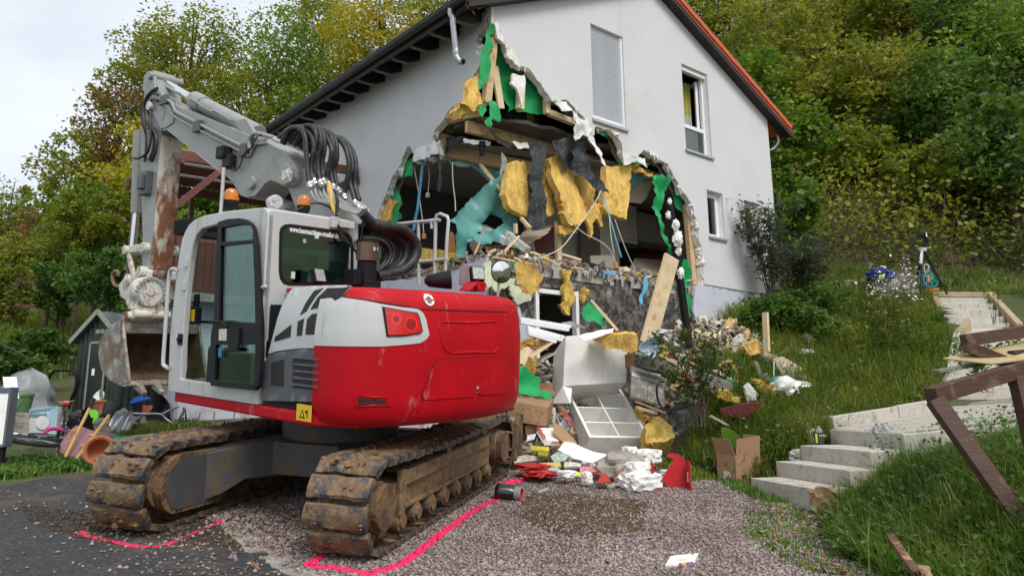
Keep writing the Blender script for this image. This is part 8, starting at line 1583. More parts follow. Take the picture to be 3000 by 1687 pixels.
kerb(dep(2900,868,17.2),dep(2988,962,15.4),.12,.22,'sand coloured kerb right of the upper steps',m_sandk);kerb(dep(2725,862,17.8),dep(2900,864,17.5),.08,.12,'sand coloured kerb across the top landing',m_sandk);kerb(dep(2740,880,17.0),dep(2752,908,16.4),.1,.2,'short sand coloured kerb left of the upper steps',m_sandk);kerb(dep(2806,985,14.6),dep(2836,955,15.3),.12,.2,'sand coloured kerb at the foot of the upper steps',m_sandk)
kerb(dep(2402,850,17.2),dep(2648,818,17.6),.1,.28,'long pale concrete edging at the foot of the wooded slope',m_conc)
m_dkw=mat('dark stained beam',(.075,.034,.022),.6,var=.3,scale=3,stretch=(1,1,9),bump=.3,bscale=14,dirt=((.15,.09,.065),.28,6))
wf=thing('wooden_frame','collapsed dark brown timber frame at the right edge','frame',dep(2990,1500,6.0));wo=np.array(wf.location)
def wbm(a,b,wd,ht,nm='beam',m=None,up=(0,0,1)):return MB().beam(dep(*a)-wo,dep(*b)-wo,wd,ht,up).build(nm,m or m_dkw,wf,bevel=.005)
wbm((2738,1170,6.3),(3015,1560,5.8),.125,.12,'post',up=-fw);wbm((2728,1160,6.32),(3060,1060,6.9),.12,.13,'rail');wbm((2822,998,6.9),(3060,962,7.3),.07,.11,'rail');wbm((2822,1010,6.9),(2990,1078,6.9),.10,.11,'brace',up=-fw);wbm((2985,1105,6.7),(3060,1420,6.4),.13,.13,'post',up=-fw)
panel([(2762,1053),(3060,985),(3060,1052),(2905,1056)],[6.9,7.3,6.8,6.7],.012,mat('yellowish plywood',(.42,.33,.17),.7,var=.15,scale=3,stretch=(6,1,1)),'plywood_sheet','yellowish plywood sheet lying on the collapsed frame','plywood')
plank([(2740,1088),(3060,1036)],(6.8,7.2),.10,.03,'weathered grey plank lying across the collapsed frame',mat('weathered plank',(.20,.18,.155),.8,var=.25,scale=5,stretch=(6,1,1)),group=None)
plank([(2962,1032),(3060,1022)],(6.9,7.1),.07,.03,'short dark plank end on the plywood',m_black,group=None)
plank([(2608,1568),(2690,1687)],(5.75,5.15),.06,.035,'broken charred slat sticking out of the grass in the foreground',mat('charred slat',(.11,.06,.035),.8,var=.5,scale=6,dirt=((.35,.2,.1),.3,8)),group=None,splinter=True)
q_=dep(2975,1450,6.3);solo(MB().box((-.1,-.05,-.03),(.35,.05,.03),Matrix.Translation(V3(q_))),'green_channel',mat('dark green metal',(.01,.09,.045),.5),'dark green metal channel behind the leaning beam','channel',bevel=.004)
m_gran=mat('speckled granite',(.36,.36,.355),.9,var=.5,scale=26,bump=.6,bscale=16,dirt=((.12,.12,.12),.33,30));m_sandst=mat('ochre sandstone',(.36,.23,.13),.9,var=.35,scale=5,bump=.6,bscale=12)
RK='rocks along the steps'
for k,(px,D_,r_,sq,m,lb)in enumerate([((2602,1292),9.3,.19,(.85,.8,1.15),m_gran,'big upright granite rock at the near end of the top step'),((2668,1308),9.0,.10,(1.1,.9,1),m_gran,'small granite rock right of the big upright rock'),((2588,1345),9.0,.07,(1.2,1,.8),m_gran,'low granite stone under the big upright rock'),((2556,1338),9.1,.05,(1.3,1,.8),m_sandst,'little ochre stone beside the second step'),((2338,1335),9.9,.11,(1.2,.9,.8),m_gran,'granite stone left of the second step'),((2378,1285),10.4,.12,(.8,.8,1.1),m_gran,'dark stone behind the herb pot'),((2418,1465),8.15,.16,(.9,1,1.0),m_sandst,'ochre sandstone block at the near end of the lowest step'),((2470,1560),7.3,.10,(.9,.9,.9),m_sandst,'ochre sandstone half hidden in the bank grass'),((2700,1680),5.5,.07,(1,.9,.9),m_sandst,'ochre stone at the bottom edge under the grass'),((2865,1265),10.2,.08,(1,.8,.8),m_sandst,'pale ochre stone beside the path edge'),((2265,1345),10.2,.07,(1,.9,.8),m_gran,'small grey stone among the broad leaves left of the steps')]):
 lumpy(px,D_,r_,m,'rock',lb,'rock',RK,sq=sq,amp=.42,seed=k+20,boxy=.5,sc=2.6)
m_wedge=mat('black wedge',(.02,.02,.022),.45)
for k,px in enumerate(((2275,1392),(2344,1343))):
 q_=onZ(*px,stz(k+1));solo(MB().prism([(-.07,0),(.08,0),(.05,.11),(.0,.10)],q_,e65*-1,EZ,bck*.06),'step_lamp',m_wedge,['black wedge lamp on the lowest step','black wedge lamp on the second step'][k],'lamp','black wedge lamps',bevel=.006)
q_=onZ(2402,1301,stz(3));hp_=solo(MB().lathe([(0,0),(.055,0),(.07,.145),(.074,.146),(.074,.155),(.066,.155),(.06,.1),(0,.1)],q_,(0,0,1),20),'herb_pot',mat('dark green printed pot',(.03,.065,.045),.5,var=.3,scale=20),'dark green printed herb pot on the third step','pot',smooth=True)
tv=(CAM-q_);tv[2]=0;tv/=np.linalg.norm(tv);rv=np.cross((0,0,1),tv)
textobj('KRÄU',.034,mat('cream print',(.55,.52,.30),.6),mcol(rv,(0,0,1),tv,tv*.071+rv*.0+np.array((0,0,.105))),hp_,'lettering',bold=.001)
MB().add([tv*.069-rv*.045+np.array((0,0,.02)),tv*.066-rv*.02+np.array((0,0,.02)),tv*.072-rv*.02+np.array((0,0,.14)),tv*.072-rv*.05+np.array((0,0,.14))],[(0,1,2,3)]).build('label_field',mat('lime label',(.50,.52,.10),.6),hp_)
MB().prism([(-.045,0),(.045,0),(.045,.05),(0,.11),(-.03,.06)],np.array((0,0,.13)),rv,EZ,tv*.006).build('grey_tag',m_gran,hp_)
def B2(a,b):return(2060+a*.2441,1240+b*.2441)
c0=gpx(*B2(410,735));D_=float((c0-CAM)@fw);cl=dep(*B2(180,660),D_+.24);cr_=dep(*B2(700,630),D_+.30);cl[2]=c0[2]+.02;cr_[2]=c0[2]+.03;ct=dep(*B2(380,390),D_+.02)
hgt=np.array((0,0,ct[2]-c0[2]));cbx=thing('plant_box','open brown cardboard box with a leafy plant beside the steps','box',c0);a_,b_=cl-c0,cr_-c0;m_cardp=mat('box cardboard',(.33,.19,.11),.8,var=.06,scale=5)
def qp(P,nm,th=.006,m=None):
 o=MB().add([tuple(p)for p in P],[(0,1,2,3)]).build(nm,m or m_cardp,cbx);s=o.modifiers.new('s','SOLIDIFY');s.thickness=th;return o
Z0=np.zeros(3)
qp([Z0,a_,a_+hgt,hgt],'wall');qp([Z0,b_,b_+hgt,hgt],'wall');qp([a_,a_+b_,a_+b_+hgt,a_+hgt],'wall');qp([b_,a_+b_,a_+b_+hgt,b_+hgt],'wall')
fh=np.array((0,0,.20));qp([hgt,hgt+a_,hgt+a_*1.08+fh-b_*.10,hgt+a_*.15+fh-b_*.1],'flap');qp([hgt+b_*.02,hgt+b_,hgt+b_+fh-a_*.06,hgt+b_*.02+fh-a_*.1],'flap');qp([hgt+a_,hgt+a_+b_,hgt+a_+b_-fh*.9+a_*.25,hgt+a_-fh*.9+a_*.25],'flap');qp([hgt+a_+b_*.98,hgt+b_,hgt+b_*1.05+fh,hgt+a_*.8+b_*1.0+fh],'flap')
nb_=np.cross(a_,hgt);nb_/=np.linalg.norm(nb_);nb_=nb_ if nb_@(CAM-c0)>0 else-nb_
for(s,t,w2,h2)in((.72,.10,.14,.16),(.45,.22,.18,.2)):qp([a_*(s-w2)+hgt*t+nb_*.008,a_*(s+w2)+hgt*t+nb_*.008,a_*(s+w2)+hgt*(t+h2)+nb_*(.008 if s>.5 else .03),a_*(s-w2)+hgt*(t+h2)+nb_*(.008 if s>.5 else .03)],'paper_label',.002,m_whl)
m_lsl=leafmat('lettuce leaf',[(.10,.22,.02),(.18,.34,.04),(.26,.42,.06)],trans=.3)
def leafblade(base,tip,wd,m,par,up=(0,0,1),name='leaf',cup=.25):
 b_0,t_0=np.asarray(base,float),np.asarray(tip,float);d=t_0-b_0;s=np.cross(d,up);s=s/np.linalg.norm(s);u=np.cross(s,d);u=u/np.linalg.norm(u);rows=[]
 for t in np.linspace(0,1,7):
  w_=wd*math.sin(math.pi*min(.98,t*.86+.1))**.8;c_=b_0+d*t+u*(-.18*np.linalg.norm(d)*(t-.5)**2)
  rows.append([c_+s*w_*k+u*cup*w_*abs(k)for k in(-.5,-.25,0,.25,.5)])
 return MB().grid(rows).build(name,m,par,smooth=True)
pc=(a_+b_)/2+hgt*.9;rr=random.Random(5)
for tip in[(a_*.35-b_*.1+hgt+np.array((0,0,.36)),.2),(b_*1.15+hgt+np.array((0,0,.17)),.10),(a_*.15+hgt*.95+np.array((0,0,.12))-b_*.0,.07),(b_*.5+a_*.5+hgt+np.array((0,0,.24)),.1),(a_*1.1+b_*.5+hgt+np.array((0,0,.2)),.1)]:leafblade(pc,tip[0],tip[1]*1.4,m_lsl,cbx)
def U6(a,b):return(2380+a*.3175,640+b*.3175)
tD=17.4;tpt=lambda a,b,dd=0.:dep(*U6(a,b),tD+dd)
trb=tpt(1060,690);tri=thing('survey_tripod','black tripod with a surveying camera on top of the bank','tripod',trb);m_trk2=mat('tripod black',(.018,.018,.02),.4);m_trg=mat('tripod light grey',(.55,.55,.55),.5)
for a,b,dd in((945,655,.3),(1000,705,-.35),(1245,700,.1)):MB().tube([tpt(1020,285)-trb,tpt(a,b,dd)-trb],[.035,.022],10).build('leg',m_trk2,tri,smooth=True)
MB().cyl(tpt(1018,300)-trb,tpt(1018,268)-trb,.085,16).build('head_plate',m_trg,tri,bevel=.01);MB().cyl(tpt(1000,420,-.2)-trb,tpt(1010,300,-.1)-trb,.03,10).build('centre_column',m_trg,tri)
q_=tpt(1040,240)-trb;MB().box((q_[0]-.09,q_[1]-.06,q_[2]-.05),(q_[0]+.09,q_[1]+.06,q_[2]+.03)).build('scanner_base',m_trk2,tri,bevel=.01);q2_=tpt(1052,180)-trb
MB().beam(tpt(1056,240)-trb,tpt(1050,128)-trb,.08,.07,up=(1,0,0)).build('scanner_arm',m_trk2,tri,bevel=.01);q3=tpt(1008,145)-trb;MB().box((q3[0]-.1,q3[1]-.05,q3[2]-.06),(q3[0]+.06,q3[1]+.07,q3[2]+.05)).build('camera_body',m_trk2,tri,bevel=.012);MB().box((tpt(1053,150,-.08)-trb)[0:3]-np.array((.03,.002,.05)),(tpt(1053,150,-.08)-trb)[0:3]+np.array((.03,.002,.05))).build('white_label',m_whl,tri)
tv=(CAM-trb);tv/=np.linalg.norm(tv);rv=np.cross((0,0,1),tv);rv/=np.linalg.norm(rv);ld=tpt(1003,300,-.1)-tpt(1000,420,-.2);ld/=np.linalg.norm(ld)
textobj('Leica',.10,m_whl,mcol(ld,-rv,np.cross(ld,-rv),tpt(1001,400,-.3)-trb+rv*.03),tri,'lettering',bold=.002)
rc=tpt(1065,560,.15);reel=thing('hose_reel','turquoise garden hose reel standing under the tripod','hose reel',rc-np.array((0,0,.3)));m_turq=mat('turquoise plastic',(.02,.30,.38),.4,var=.1);ro=np.array(reel.location);ax_=tv*.8+rv*.6
for s in(-.09,.09):
 rb=MB().lathe([(.185,-.01),(.20,0),(.20,.02),(.17,.025)],rc-ro+ax_*s,ax_,28)
 for k in range(6):a=k*math.pi/3;u_=V3(ax_).orthogonal().normalized();v_2=V3(ax_).normalized().cross(u_);c_=V3(rc-ro+ax_*s);rb.tube([c_,c_+(u_*math.cos(a)+v_2*math.sin(a))*.19],.018,6)
 rb.build('reel_disc',m_turq,reel,smooth=True)
MB().cyl(rc-ro-ax_*.09,rc-ro+ax_*.09,.10,20).build('hose_coil',mat('teal hose',(.03,.18,.16),.5),reel);MB().box(tuple(rc-ro+tv*.12-np.array((.03,.03,.08))),tuple(rc-ro+tv*.12+np.array((.03,.03,.10)))).build('crank_handle',m_orange,reel,bevel=.01);q_=rc-ro-np.array((0,0,.25));MB().tube([q_-rv*.2,q_+rv*.2],.03,8).box(tuple(q_-np.array((.06,.06,.03))),tuple(q_+np.array((.06,.06,.05)))).build('stand',m_orange,reel,bevel=.01);MB().tube(spline([rc-ro+np.array((0,0,.15)),rc-ro+np.array((0,0,.3))+rv*.05,rc-ro+np.array((0,0,.3))-rv*.05,rc-ro-np.array((0,0,.25))],4),.018,8).build('carry_bow',m_trg,reel,smooth=True)
jk=gnd(*U6(640,575));jo=lumpy(U6(640,530),float((dep(*U6(640,530),16.9)-CAM)@fw),.26,mat('royal blue fabric',(.012,.035,.26),.8,var=.3,scale=9,bump=.5,bscale=14),'work_jacket','royal blue work jacket with yellow stripes dropped on the concrete edging','jacket',sq=(1.6,1,.6),amp=.4,seed=4)
for k in range(3):p0_=dep(*U6(622+k*15,545),16.55);p1_=dep(*U6(632+k*15,492),16.6);MB().beam(p0_-np.array(jo.location),p1_-np.array(jo.location),.05,.02,up=-fw).build('reflective_stripe',mat('yellow stripe',(.62,.65,.04),.6),jo)
lumpy(U6(715,610),16.9,.2,m_conc,'rock','round grey concrete lump below the blue jacket','rock',RK,sq=(1.2,1,.9),seed=50,amp=.1)
q_=tpt(840,630,-.3);solo(MB().box((-.28,-.1,-.09),(.28,.1,.09),Matrix.Translation(V3(q_))),'flower_trough',m_dark,'dark flower trough left of the tripod','trough',bevel=.01)
#   vegetation
def hgt(x,y):return H(np.atleast_1d(np.asarray(x,float)),np.atleast_1d(np.asarray(y,float)))
def leaf_mesh(name,pts,size,r,up=.35,asp=.55,droop=0.,four=True):
 """one small folded leaf (two triangles) per point"""
 n=len(pts);sz=size*(.6+.8*r.random(n))
 d=r.normal(size=(n,3));d[:,2]=d[:,2]*.55-droop;d/=np.linalg.norm(d,axis=1)[:,None]
 q=r.normal(size=(n,3));q[:,2]+=up*2;s=np.cross(d,q);s/=np.linalg.norm(s,axis=1)[:,None]
 nn=np.cross(s,d)
 a=pts-d*(sz*.5)[:,None];b=pts+d*(sz*.5)[:,None];m_=pts+nn*(sz*-.06)[:,None]
 l=m_+s*(sz*asp*.5)[:,None]+nn*(sz*.10)[:,None];k=m_-s*(sz*asp*.5)[:,None]+nn*(sz*.10)[:,None]
 v=np.stack([a,l,b,k],1).reshape(-1,3);i=4*np.arange(n)[:,None]
 return v,np.concatenate([i+np.array([[0,1,2]]),i+np.array([[0,2,3]])],1).reshape(-1,3)
def vmesh(name,v,f,m,parent=None):return link(name,np_mesh(name,v,f),m,parent)
m_bark=mat('grey brown bark',(.075,.058,.045),.9,var=.4,scale=9,bump=.7,bscale=16,stretch=(1,1,.3))
LEAF={'green':[(0.052,0.106,0.012),(0.111,0.212,0.018),(0.194,0.302,0.024),(0.297,0.379,0.041)],'olive':[(0.081,0.106,0.014),(0.178,0.227,0.020),(0.297,0.318,0.031),(0.416,0.393,0.046)],'yellow':[(0.119,0.167,0.012),(0.283,0.318,0.020),(0.535,0.439,0.026),(0.550,0.454,0.026)],'brown':[(0.105,0.094,0.020),(0.194,0.167,0.028),(0.223,0.129,0.035),(0.283,0.143,0.046)],'mixed':[(0.075,0.129,0.014),(0.164,0.242,0.020),(0.297,0.318,0.026),(0.267,0.151,0.035)],'dark':[(0.033,0.083,0.014),(0.067,0.151,0.020),(0.119,0.227,0.031),(0.194,0.288,0.041)]}
def crown_pts(r,c,rad,n,nblob,hollow=.4):
 """points on and in many overlapping lobes that fill an ellipsoid"""
 d=r.normal(size=(nblob,3));d/=np.linalg.norm(d,axis=1)[:,None];rr_=r.random(nblob)**.45
 cb=c+d*rr_[:,None]*np.array(rad)*.82;br=np.min(rad)*(.15+.30*r.random(nblob)**1.5)*(1.15-.35*rr_)
 k=r.integers(0,nblob,n);e=r.normal(size=(n,3));e/=np.linalg.norm(e,axis=1)[:,None];t=hollow+(1-hollow)*r.random(n)+.35*np.maximum(0,r.normal(size=n)*.35)
 return cb[k]+e*(br[k]*t)[:,None]*np.array([1,1,.8]),cb,br
def tree(px,py,D,rad,label,kind,n=9000,size=.15,seed=0,group=None,name='tree',base=None,nblob=70,lean=0.,twigs=26,cat='tree'):
 r=np.random.default_rng(seed);c=dep(px,py,D);x,y=c[0],c[1];zb=float(hgt(x,y)[0])-.2
 root=thing(name,label,cat,(x,y,zb),group=group);cz=c[2]-zb;top=cz+rad[2]
 pts,cb,br=crown_pts(r,np.array((0,0,cz)),rad,n,nblob)
 v,f=leaf_mesh('crown',pts,size,r,droop=.15);cr=vmesh('crown',v,f,leafmat('leaves '+kind,LEAF[kind],scale=.55),root)
 mb=MB();tr=max(.06,rad[0]*.05);tp=[np.array((0,0,0.)),np.array((r.normal()*.15,r.normal()*.15,cz*.5)),np.array((r.normal()*.25,r.normal()*.25,cz)),np.array((r.normal()*.3,r.normal()*.3,top*.92))]
 sp=spline(tp,5);mb.tube(sp,list(np.linspace(tr,tr*.18,len(sp))),7)
 for k in range(twigs):
  e=cb[r.integers(0,nblob)];s_=sp[min(len(sp)-2,int(len(sp)*np.clip(e[2]/top*.72,.12,.9)))];mid=(s_+e)/2+np.array((0,0,-.12*np.linalg.norm(e-s_)));mb.tube(spline([s_,mid,e],3),list(np.linspace(tr*.32,tr*.07,7)),5)
 mb.build('trunk',m_bark,root,smooth=True);return root
TG='trees of the wood behind the house'
TL=[(555,190,31,(2.7,2.7,3.3),'olive','tall airy tree above the excavator boom tip'),(430,240,29,(2.2,2.2,3.0),'mixed','green and brown tree left of the boom tip'),(350,430,27.5,(2.3,2.3,2.9),'brown','reddish brown leaved tree left of the excavator arm'),(235,545,26.5,(1.9,1.9,2.3),'mixed','broad autumn tree at the left end of the wood'),(440,520,25,(2.1,2.1,2.6),'yellow','yellow green tree directly behind the excavator arm'),(300,690,24,(2.2,2.2,2.2),'green','dark green tree behind the coupler'),(800,230,32,(3.2,3.2,3.6),'green','large green tree left of the eaves gutter'),(690,380,30,(2.8,2.8,3.2),'olive','olive tree behind the boom'),(940,150,35,(3.0,3.0,4.0),'mixed','autumn tree rising behind the middle of the gutter'),(1085,120,30,(2.5,2.5,2.8),'yellow','bright yellow leaved tree above the gutter'),(1260,60,33,(2.8,2.8,3.0),'olive','thin tree above the bent downpipe'),(590,600,24.5,(1.9,1.9,1.8),'green','low green tree seen through the pergola'),(900,420,29,(2.4,2.4,2.6),'green','green tree low behind the gutter'),(150,740,25,(1.6,1.6,1.7),'brown','dark brown green shrub tree left of the yellow green tree'),(715,600,25,(1.8,1.8,1.7),'olive','olive tree seen between boom and cab roof'),(1170,260,36,(2.6,2.6,3),'green','green tree far behind the ridge')]
for k,(px,py,D,rad,kd,lb)in enumerate(TL):tree(px,py,D,rad,lb,kd,n=int(2600+600*rad[0]*rad[2]),size=.15,seed=k,group=TG,nblob=int(45+9*rad[0]*rad[2]))
for k,(px,py,D,rad,lb)in enumerate([(20,640,42,(2.6,2.6,2.6),'pale tree at the far left edge of the valley'),(90,720,60,(5,5,3.0),'hazy tree in the distant valley'),(-40,760,50,(4,4,3.5),'distant tree cut by the left edge'),(60,800,38,(3.5,3.5,2.2),'far bushy tree low in the valley')]):tree(px,py,D,rad,lb,'olive',n=5000,size=.2,seed=50+k,group='trees in the left valley',nblob=60)
TR_=[(2080,60,34,(3.0,3.0,3.4),'mixed'),(2260,130,30,(2.9,2.9,3.0),'olive'),(2450,60,33,(3.2,3.2,3.2),'olive'),(2650,30,31,(3.0,3.0,3.0),'mixed'),(2850,60,29,(2.9,2.9,2.9),'dark'),(3010,130,26,(2.6,2.6,2.6),'green'),(2180,290,27,(2.2,2.2,2.4),'green'),(2390,280,28,(2.4,2.4,2.4),'olive'),(2600,260,27,(2.6,2.6,2.4),'olive'),(2800,300,25,(2.4,2.4,2.2),'dark'),(2950,430,21.5,(2.1,2.1,2.0),'dark'),(2330,430,25,(1.7,1.7,1.9),'green'),(2500,470,25,(1.9,1.9,1.7),'mixed'),(2290,620,20.5,(1.1,1.1,1.5),'green'),(1930,-60,38,(3,3,3.2),'olive'),(2200,-60,42,(4,4,3.5),'mixed'),(2600,-80,42,(4,4,3.5),'olive'),(2950,-60,38,(4,4,3.5),'green'),(2740,520,22.5,(1.7,1.7,1.3),'mixed')]
LBR=['autumn tree above the red verge of the roof','green tree right of the red verge','olive tree at the top middle of the right slope','green tree at the top of the right slope','dark tree near the top right corner','green tree at the right edge of the slope','leafy tree beside the lower end of the red verge','olive tree halfway up the right slope','dark green tree in the middle of the right slope','green tree above the tripod','dark tree above the broken frame at the right edge','small green tree right of the roof tip','thin olive tree over the brown undergrowth','leafy sapling right behind the house corner','tree peeping over the ridge of the roof','tree at the top edge above the verge','highest olive tree on the right slope','highest green tree at the right edge','low autumn shrub tree above the blue jacket']
for k,((px,py,D,rad,kd),lb)in enumerate(zip(TR_,LBR)):tree(px,py,D,rad,lb,kd,n=int(2600+620*rad[0]*rad[2]),size=.19,seed=80+k,group='trees of the right hand slope',nblob=int(50+10*rad[0]*rad[2]),twigs=34)
UGP=[]
for a in np.linspace(2270,3100,44):
 UGP.append(a)
m_lit2=mat('brown leaf litter',(.06,.036,.02),.95,var=.5,scale=7,bump=1.,bscale=26,dirt=((.10,.055,.025),.4,12),dirt2=((.03,.02,.012),.4,4))
sx_=np.linspace(13.6,40,90);sy_2=np.linspace(-12,34,110);SX,SY=np.meshgrid(sx_,sy_2);SZ=H(SX,SY)
dd=proj(np.stack([SX,SY,SZ],-1).reshape(-1,3)).reshape(SX.shape+(3,));line_y=np.interp(dd[...,0],[1800,2300,2700,2800,3300],[900,850,838,800,740])
low_=np.where((dd[...,1]<line_y)&(dd[...,2]>15.5),.05,-.25);link('woodland_floor',gridmesh('woodland_floor',SX,SY,SZ+low_),m_lit2,smooth=True)['kind']='structure'
def slope_pts(n,x0,x1,y0,y1,seed,lo=15,hi=36):
 r=np.random.default_rng(seed);o=[]
 for x,y in zip(x0+(x1-x0)*r.random(n),y0+(y1-y0)*r.random(n)):o.append(gnd(x,y,lo,hi))
 return np.array(o),r
P,r=slope_pts(420,2280,3080,420,800,3,15,30)
mb_v,mb_f=[],[];tw=MB()
for p in P:
 for q in range(4):
  h_=r.uniform(.5,2.0);d=r.normal(size=3)*.5;d[2]=abs(d[2])+.35;d/=np.linalg.norm(d);a=p+r.normal(size=3)*np.array((.25,.25,.05));b_=a+d*h_*.5+r.normal(size=3)*.1;c_=a+d*h_+np.array((r.normal()*.25,r.normal()*.25,-.25*h_*r.random()));w_=r.uniform(.004,.011);tw.tube([a,b_,c_],[w_,w_*.8,w_*.4],3,cap=False)
tag(tw.build('undergrowth_twigs',mat('dry twig',(.13,.085,.058),.9,var=.4,scale=5)),'tangle of dry brown stems under the trees on the right slope','undergrowth',kind='stuff')
def bramble(P,r,per,spread,size,m,name,label,cat='undergrowth',droop=.1,up=.6):
 pts=(P[:,None,:]+r.normal(size=(len(P),per,3))*np.array(spread)).reshape(-1,3);pts[:,2]=np.maximum(pts[:,2],H(pts[:,0],pts[:,1])+.03)
 v,f=leaf_mesh(name,pts,size,r,up=up,asp=.7,droop=droop);return tag(vmesh(name,v,f,m),label,cat,kind='stuff')
m_brl=leafmat('bramble leaf',[(.05,.08,.018),(.08,.14,.025),(.14,.18,.035),(.24,.15,.04)],scale=.8)
bramble(P+np.array((0,0,.9)),r,20,(.5,.5,.7),.15,leafmat('hanging leaf',LEAF['olive'],scale=.7),'slope_branches','sparse leafy branches hanging over the brown slope')
bramble(P[::2],r,24,(.35,.35,.35),.11,m_brl,'bramble','sparse brambles on the brown slope')
P2,r2=slope_pts(150,2600,3080,560,780,5,15,26);bramble(P2,r2,46,(.3,.3,.3),.12,leafmat('ivy leaf',LEAF['dark'],scale=.9),'slope_greenery','green ground cover on the slope behind the tripod')
P2,r2=slope_pts(120,2280,2600,700,850,6,15,22);bramble(P2,r2,34,(.3,.3,.2),.10,m_brl,'slope_weeds','weeds at the foot of the slope beside the house')
def blades(name,pts,hmin,hmax,wd,m,seed,label,lean=.5,cat='grass',curl=.5):
 r=np.random.default_rng(seed);n=len(pts);h=(hmin+(hmax-hmin)*r.random(n)**1.5);a=r.random(n)*6.283;d=np.column_stack([np.cos(a),np.sin(a)]);s=np.column_stack([-d[:,1],d[:,0],np.zeros(n)]);ln=lean*r.random(n)*h
 w_=(wd*(.6+.8*r.random(n)))[:,None];up=np.array((0,0,1.))
 p0=pts;p1=pts+np.column_stack([d*(ln*.35)[:,None],h*.6]);p2=pts+np.column_stack([d*(ln*1.0)[:,None],h*(1-curl*.35*r.random(n))])
 v=np.stack([p0-s*w_*.5,p0+s*w_*.5,p1+s*w_*.42,p1-s*w_*.42,p2],1).reshape(-1,3);i=5*np.arange(n)[:,None]
 f=np.concatenate([i+np.array([[0,1,2]]),i+np.array([[0,2,3]]),i+np.array([[3,2,4]])],1).reshape(-1,3)
 return tag(vmesh(name,v,f,m),label,cat,kind='stuff')
m_grass=leafmat('grass green',[(.045,.09,.016),(.085,.19,.025),(.14,.27,.03),(.24,.32,.05)],scale=1.3,trans=.4)
m_grass2=leafmat('grass olive',[(.07,.085,.022),(.13,.18,.03),(.19,.26,.035),(.30,.27,.09)],scale=.9,trans=.4)
m_grassy=leafmat('grass yellow green',[(.08,.12,.012),(.16,.22,.02),(.26,.32,.03),(.34,.36,.06)],scale=.9,trans=.35)
def pixpts(n,poly,seed,lo=3,hi=40,tuft=0,spread=.04):
 """ground points that fill a traced region, denser toward the viewer; optional tufts"""
 r=np.random.default_rng(seed);W_=[gnd(x,y,lo,hi)for x,y in poly];P=[(p[0],p[1])for p in W_]
 q=scatter(P,n if not tuft else max(1,n//tuft),seed)
 if tuft:q=(q[:,None,:]+r.normal(size=(len(q),tuft,2))*spread).reshape(-1,2)
 return np.column_stack([q,H(q[:,0],q[:,1])-.01])
NEARB=[(2455,1500),(2480,1420),(2600,1330),(2700,1290),(3050,1240),(3050,1687),(2560,1687),(2490,1600)]
bp=[(6.7,3.55),(7.4,4.05),(8.35,4.45),(9.2,4.45),(10.0,4.35),(12.5,3.6),(13,1.5),(9,.2),(6.3,1.0),(5.75,1.6),(6.4,3.0)]
def polypts(n,P,seed,tuft=0,spread=.04):
 n=int(n*1.0)
 r=np.random.default_rng(seed);q=scatter(P,n if not tuft else max(1,n//tuft),seed)
 if tuft:q=(q[:,None,:]+r.normal(size=(len(q),tuft,2))*spread).reshape(-1,2)
 return np.column_stack([q,H(q[:,0],q[:,1])-.01])
bp2=[(7.0,3.7),(8.35,4.4),(8.8,4.1),(9.2,3.2),(9.5,1.6),(9,.2),(6.3,1.0),(5.75,1.6),(6.4,3.0)]
bp3=[(8.4,4.5),(10.0,4.35),(12.5,3.6),(13,1.5),(9.6,1.4),(9.2,3.3),(8.8,4.1)]
blades('path_grass',polypts(15000,bp3,41,12,.05),.06,.20,.011,m_grass,21,'shorter grass along the near edge of the path',lean=.8)
blades('bank_grass',polypts(30000,bp2,11,14,.06),.10,.40,.011,m_grass,1,'long green grass on the near right bank',lean=1.3,curl=1.)
blades('bank_grass_pale',polypts(9000,bp2,45,18,.1),.15,.5,.010,m_grass2,25,'paler arching grass tufts on the near right bank',lean=1.7,curl=1.2)
mbk=[(8.7,5.9),(9.1,6.9),(10.0,7.35),(12.3,7.55),(12.8,8.85),(15.3,8.9),(18.5,9.8)]+[tuple(dep(*p)[:2])for p in((2720,868,17.8),(2735,900,16.6),(2790,1000,14.3),(2770,1100,13),(2730,1185,12.2),(2600,1215,11.4),(2440,1245,10.5))]
blades('slope_grass',polypts(36000,mbk,12,12,.06),.12,.48,.013,m_grass2,2,'mixed grass on the bank between house and steps',lean=1.2)
blades('pale_grass',polypts(15000,mbk,44,22,.09),.15,.55,.011,m_grassy,24,'pale yellow green grass tufts on the bank between house and steps',lean=1.4,curl=1.)
blades('bright_grass',polypts(15000,[(8.8,6.0),(9.2,6.9),(10.0,7.35),(11.5,7.5),(12.5,6.5),(11,5.95),(9.6,5.98)],13,12,.05),.10,.34,.012,m_grass,3,'bright green grass above the cardboard box',lean=.8)
blades('top_grass',polypts(7000,[tuple(dep(*p)[:2])for p in((2700,840,18.3),(2760,850,18.2),(2960,858,17.9),(3080,930,16),(3100,820,19.5),(2900,790,20),(2680,800,19.6))],43,10,.07),.06,.25,.018,m_grass2,23,'rough grass behind the upper steps')
lft=[tuple(gpx(*p)[:2])for p in[(0,1405),(130,1392),(290,1375),(300,1345),(170,1350),(90,1340),(0,1360)]]
blades('verge_grass',polypts(7000,lft,14,10,.06),.03,.13,.010,m_grass,4,'grass verge along the asphalt at the left',lean=.8)
lf2=[tuple(gpx(*p)[:2])for p in[(360,1285),(480,1262),(640,1255),(560,1238),(420,1250),(350,1262)]]
blades('yard_grass',polypts(4500,lf2,15,8,.06),.05,.15,.012,m_grass2,5,'short grass patch before the zinc sheet and wheelbarrow')
lf3=[(.2,12.5),(1.5,14.2),(2.2,16),(3.4,21.5),(6,24),(3.4,26),(-2,26),(-3,14)]
blades('slope_weeds_left',polypts(16000,lf3,16,10,.09),.15,.6,.022,m_grass2,6,'rough grass on the slope behind the shed',lean=.9)
ge=[(6.9,3.9),(8.2,4.6),(8.0,5.1),(6.6,4.5),(6.0,3.4),(6.4,3.1)]
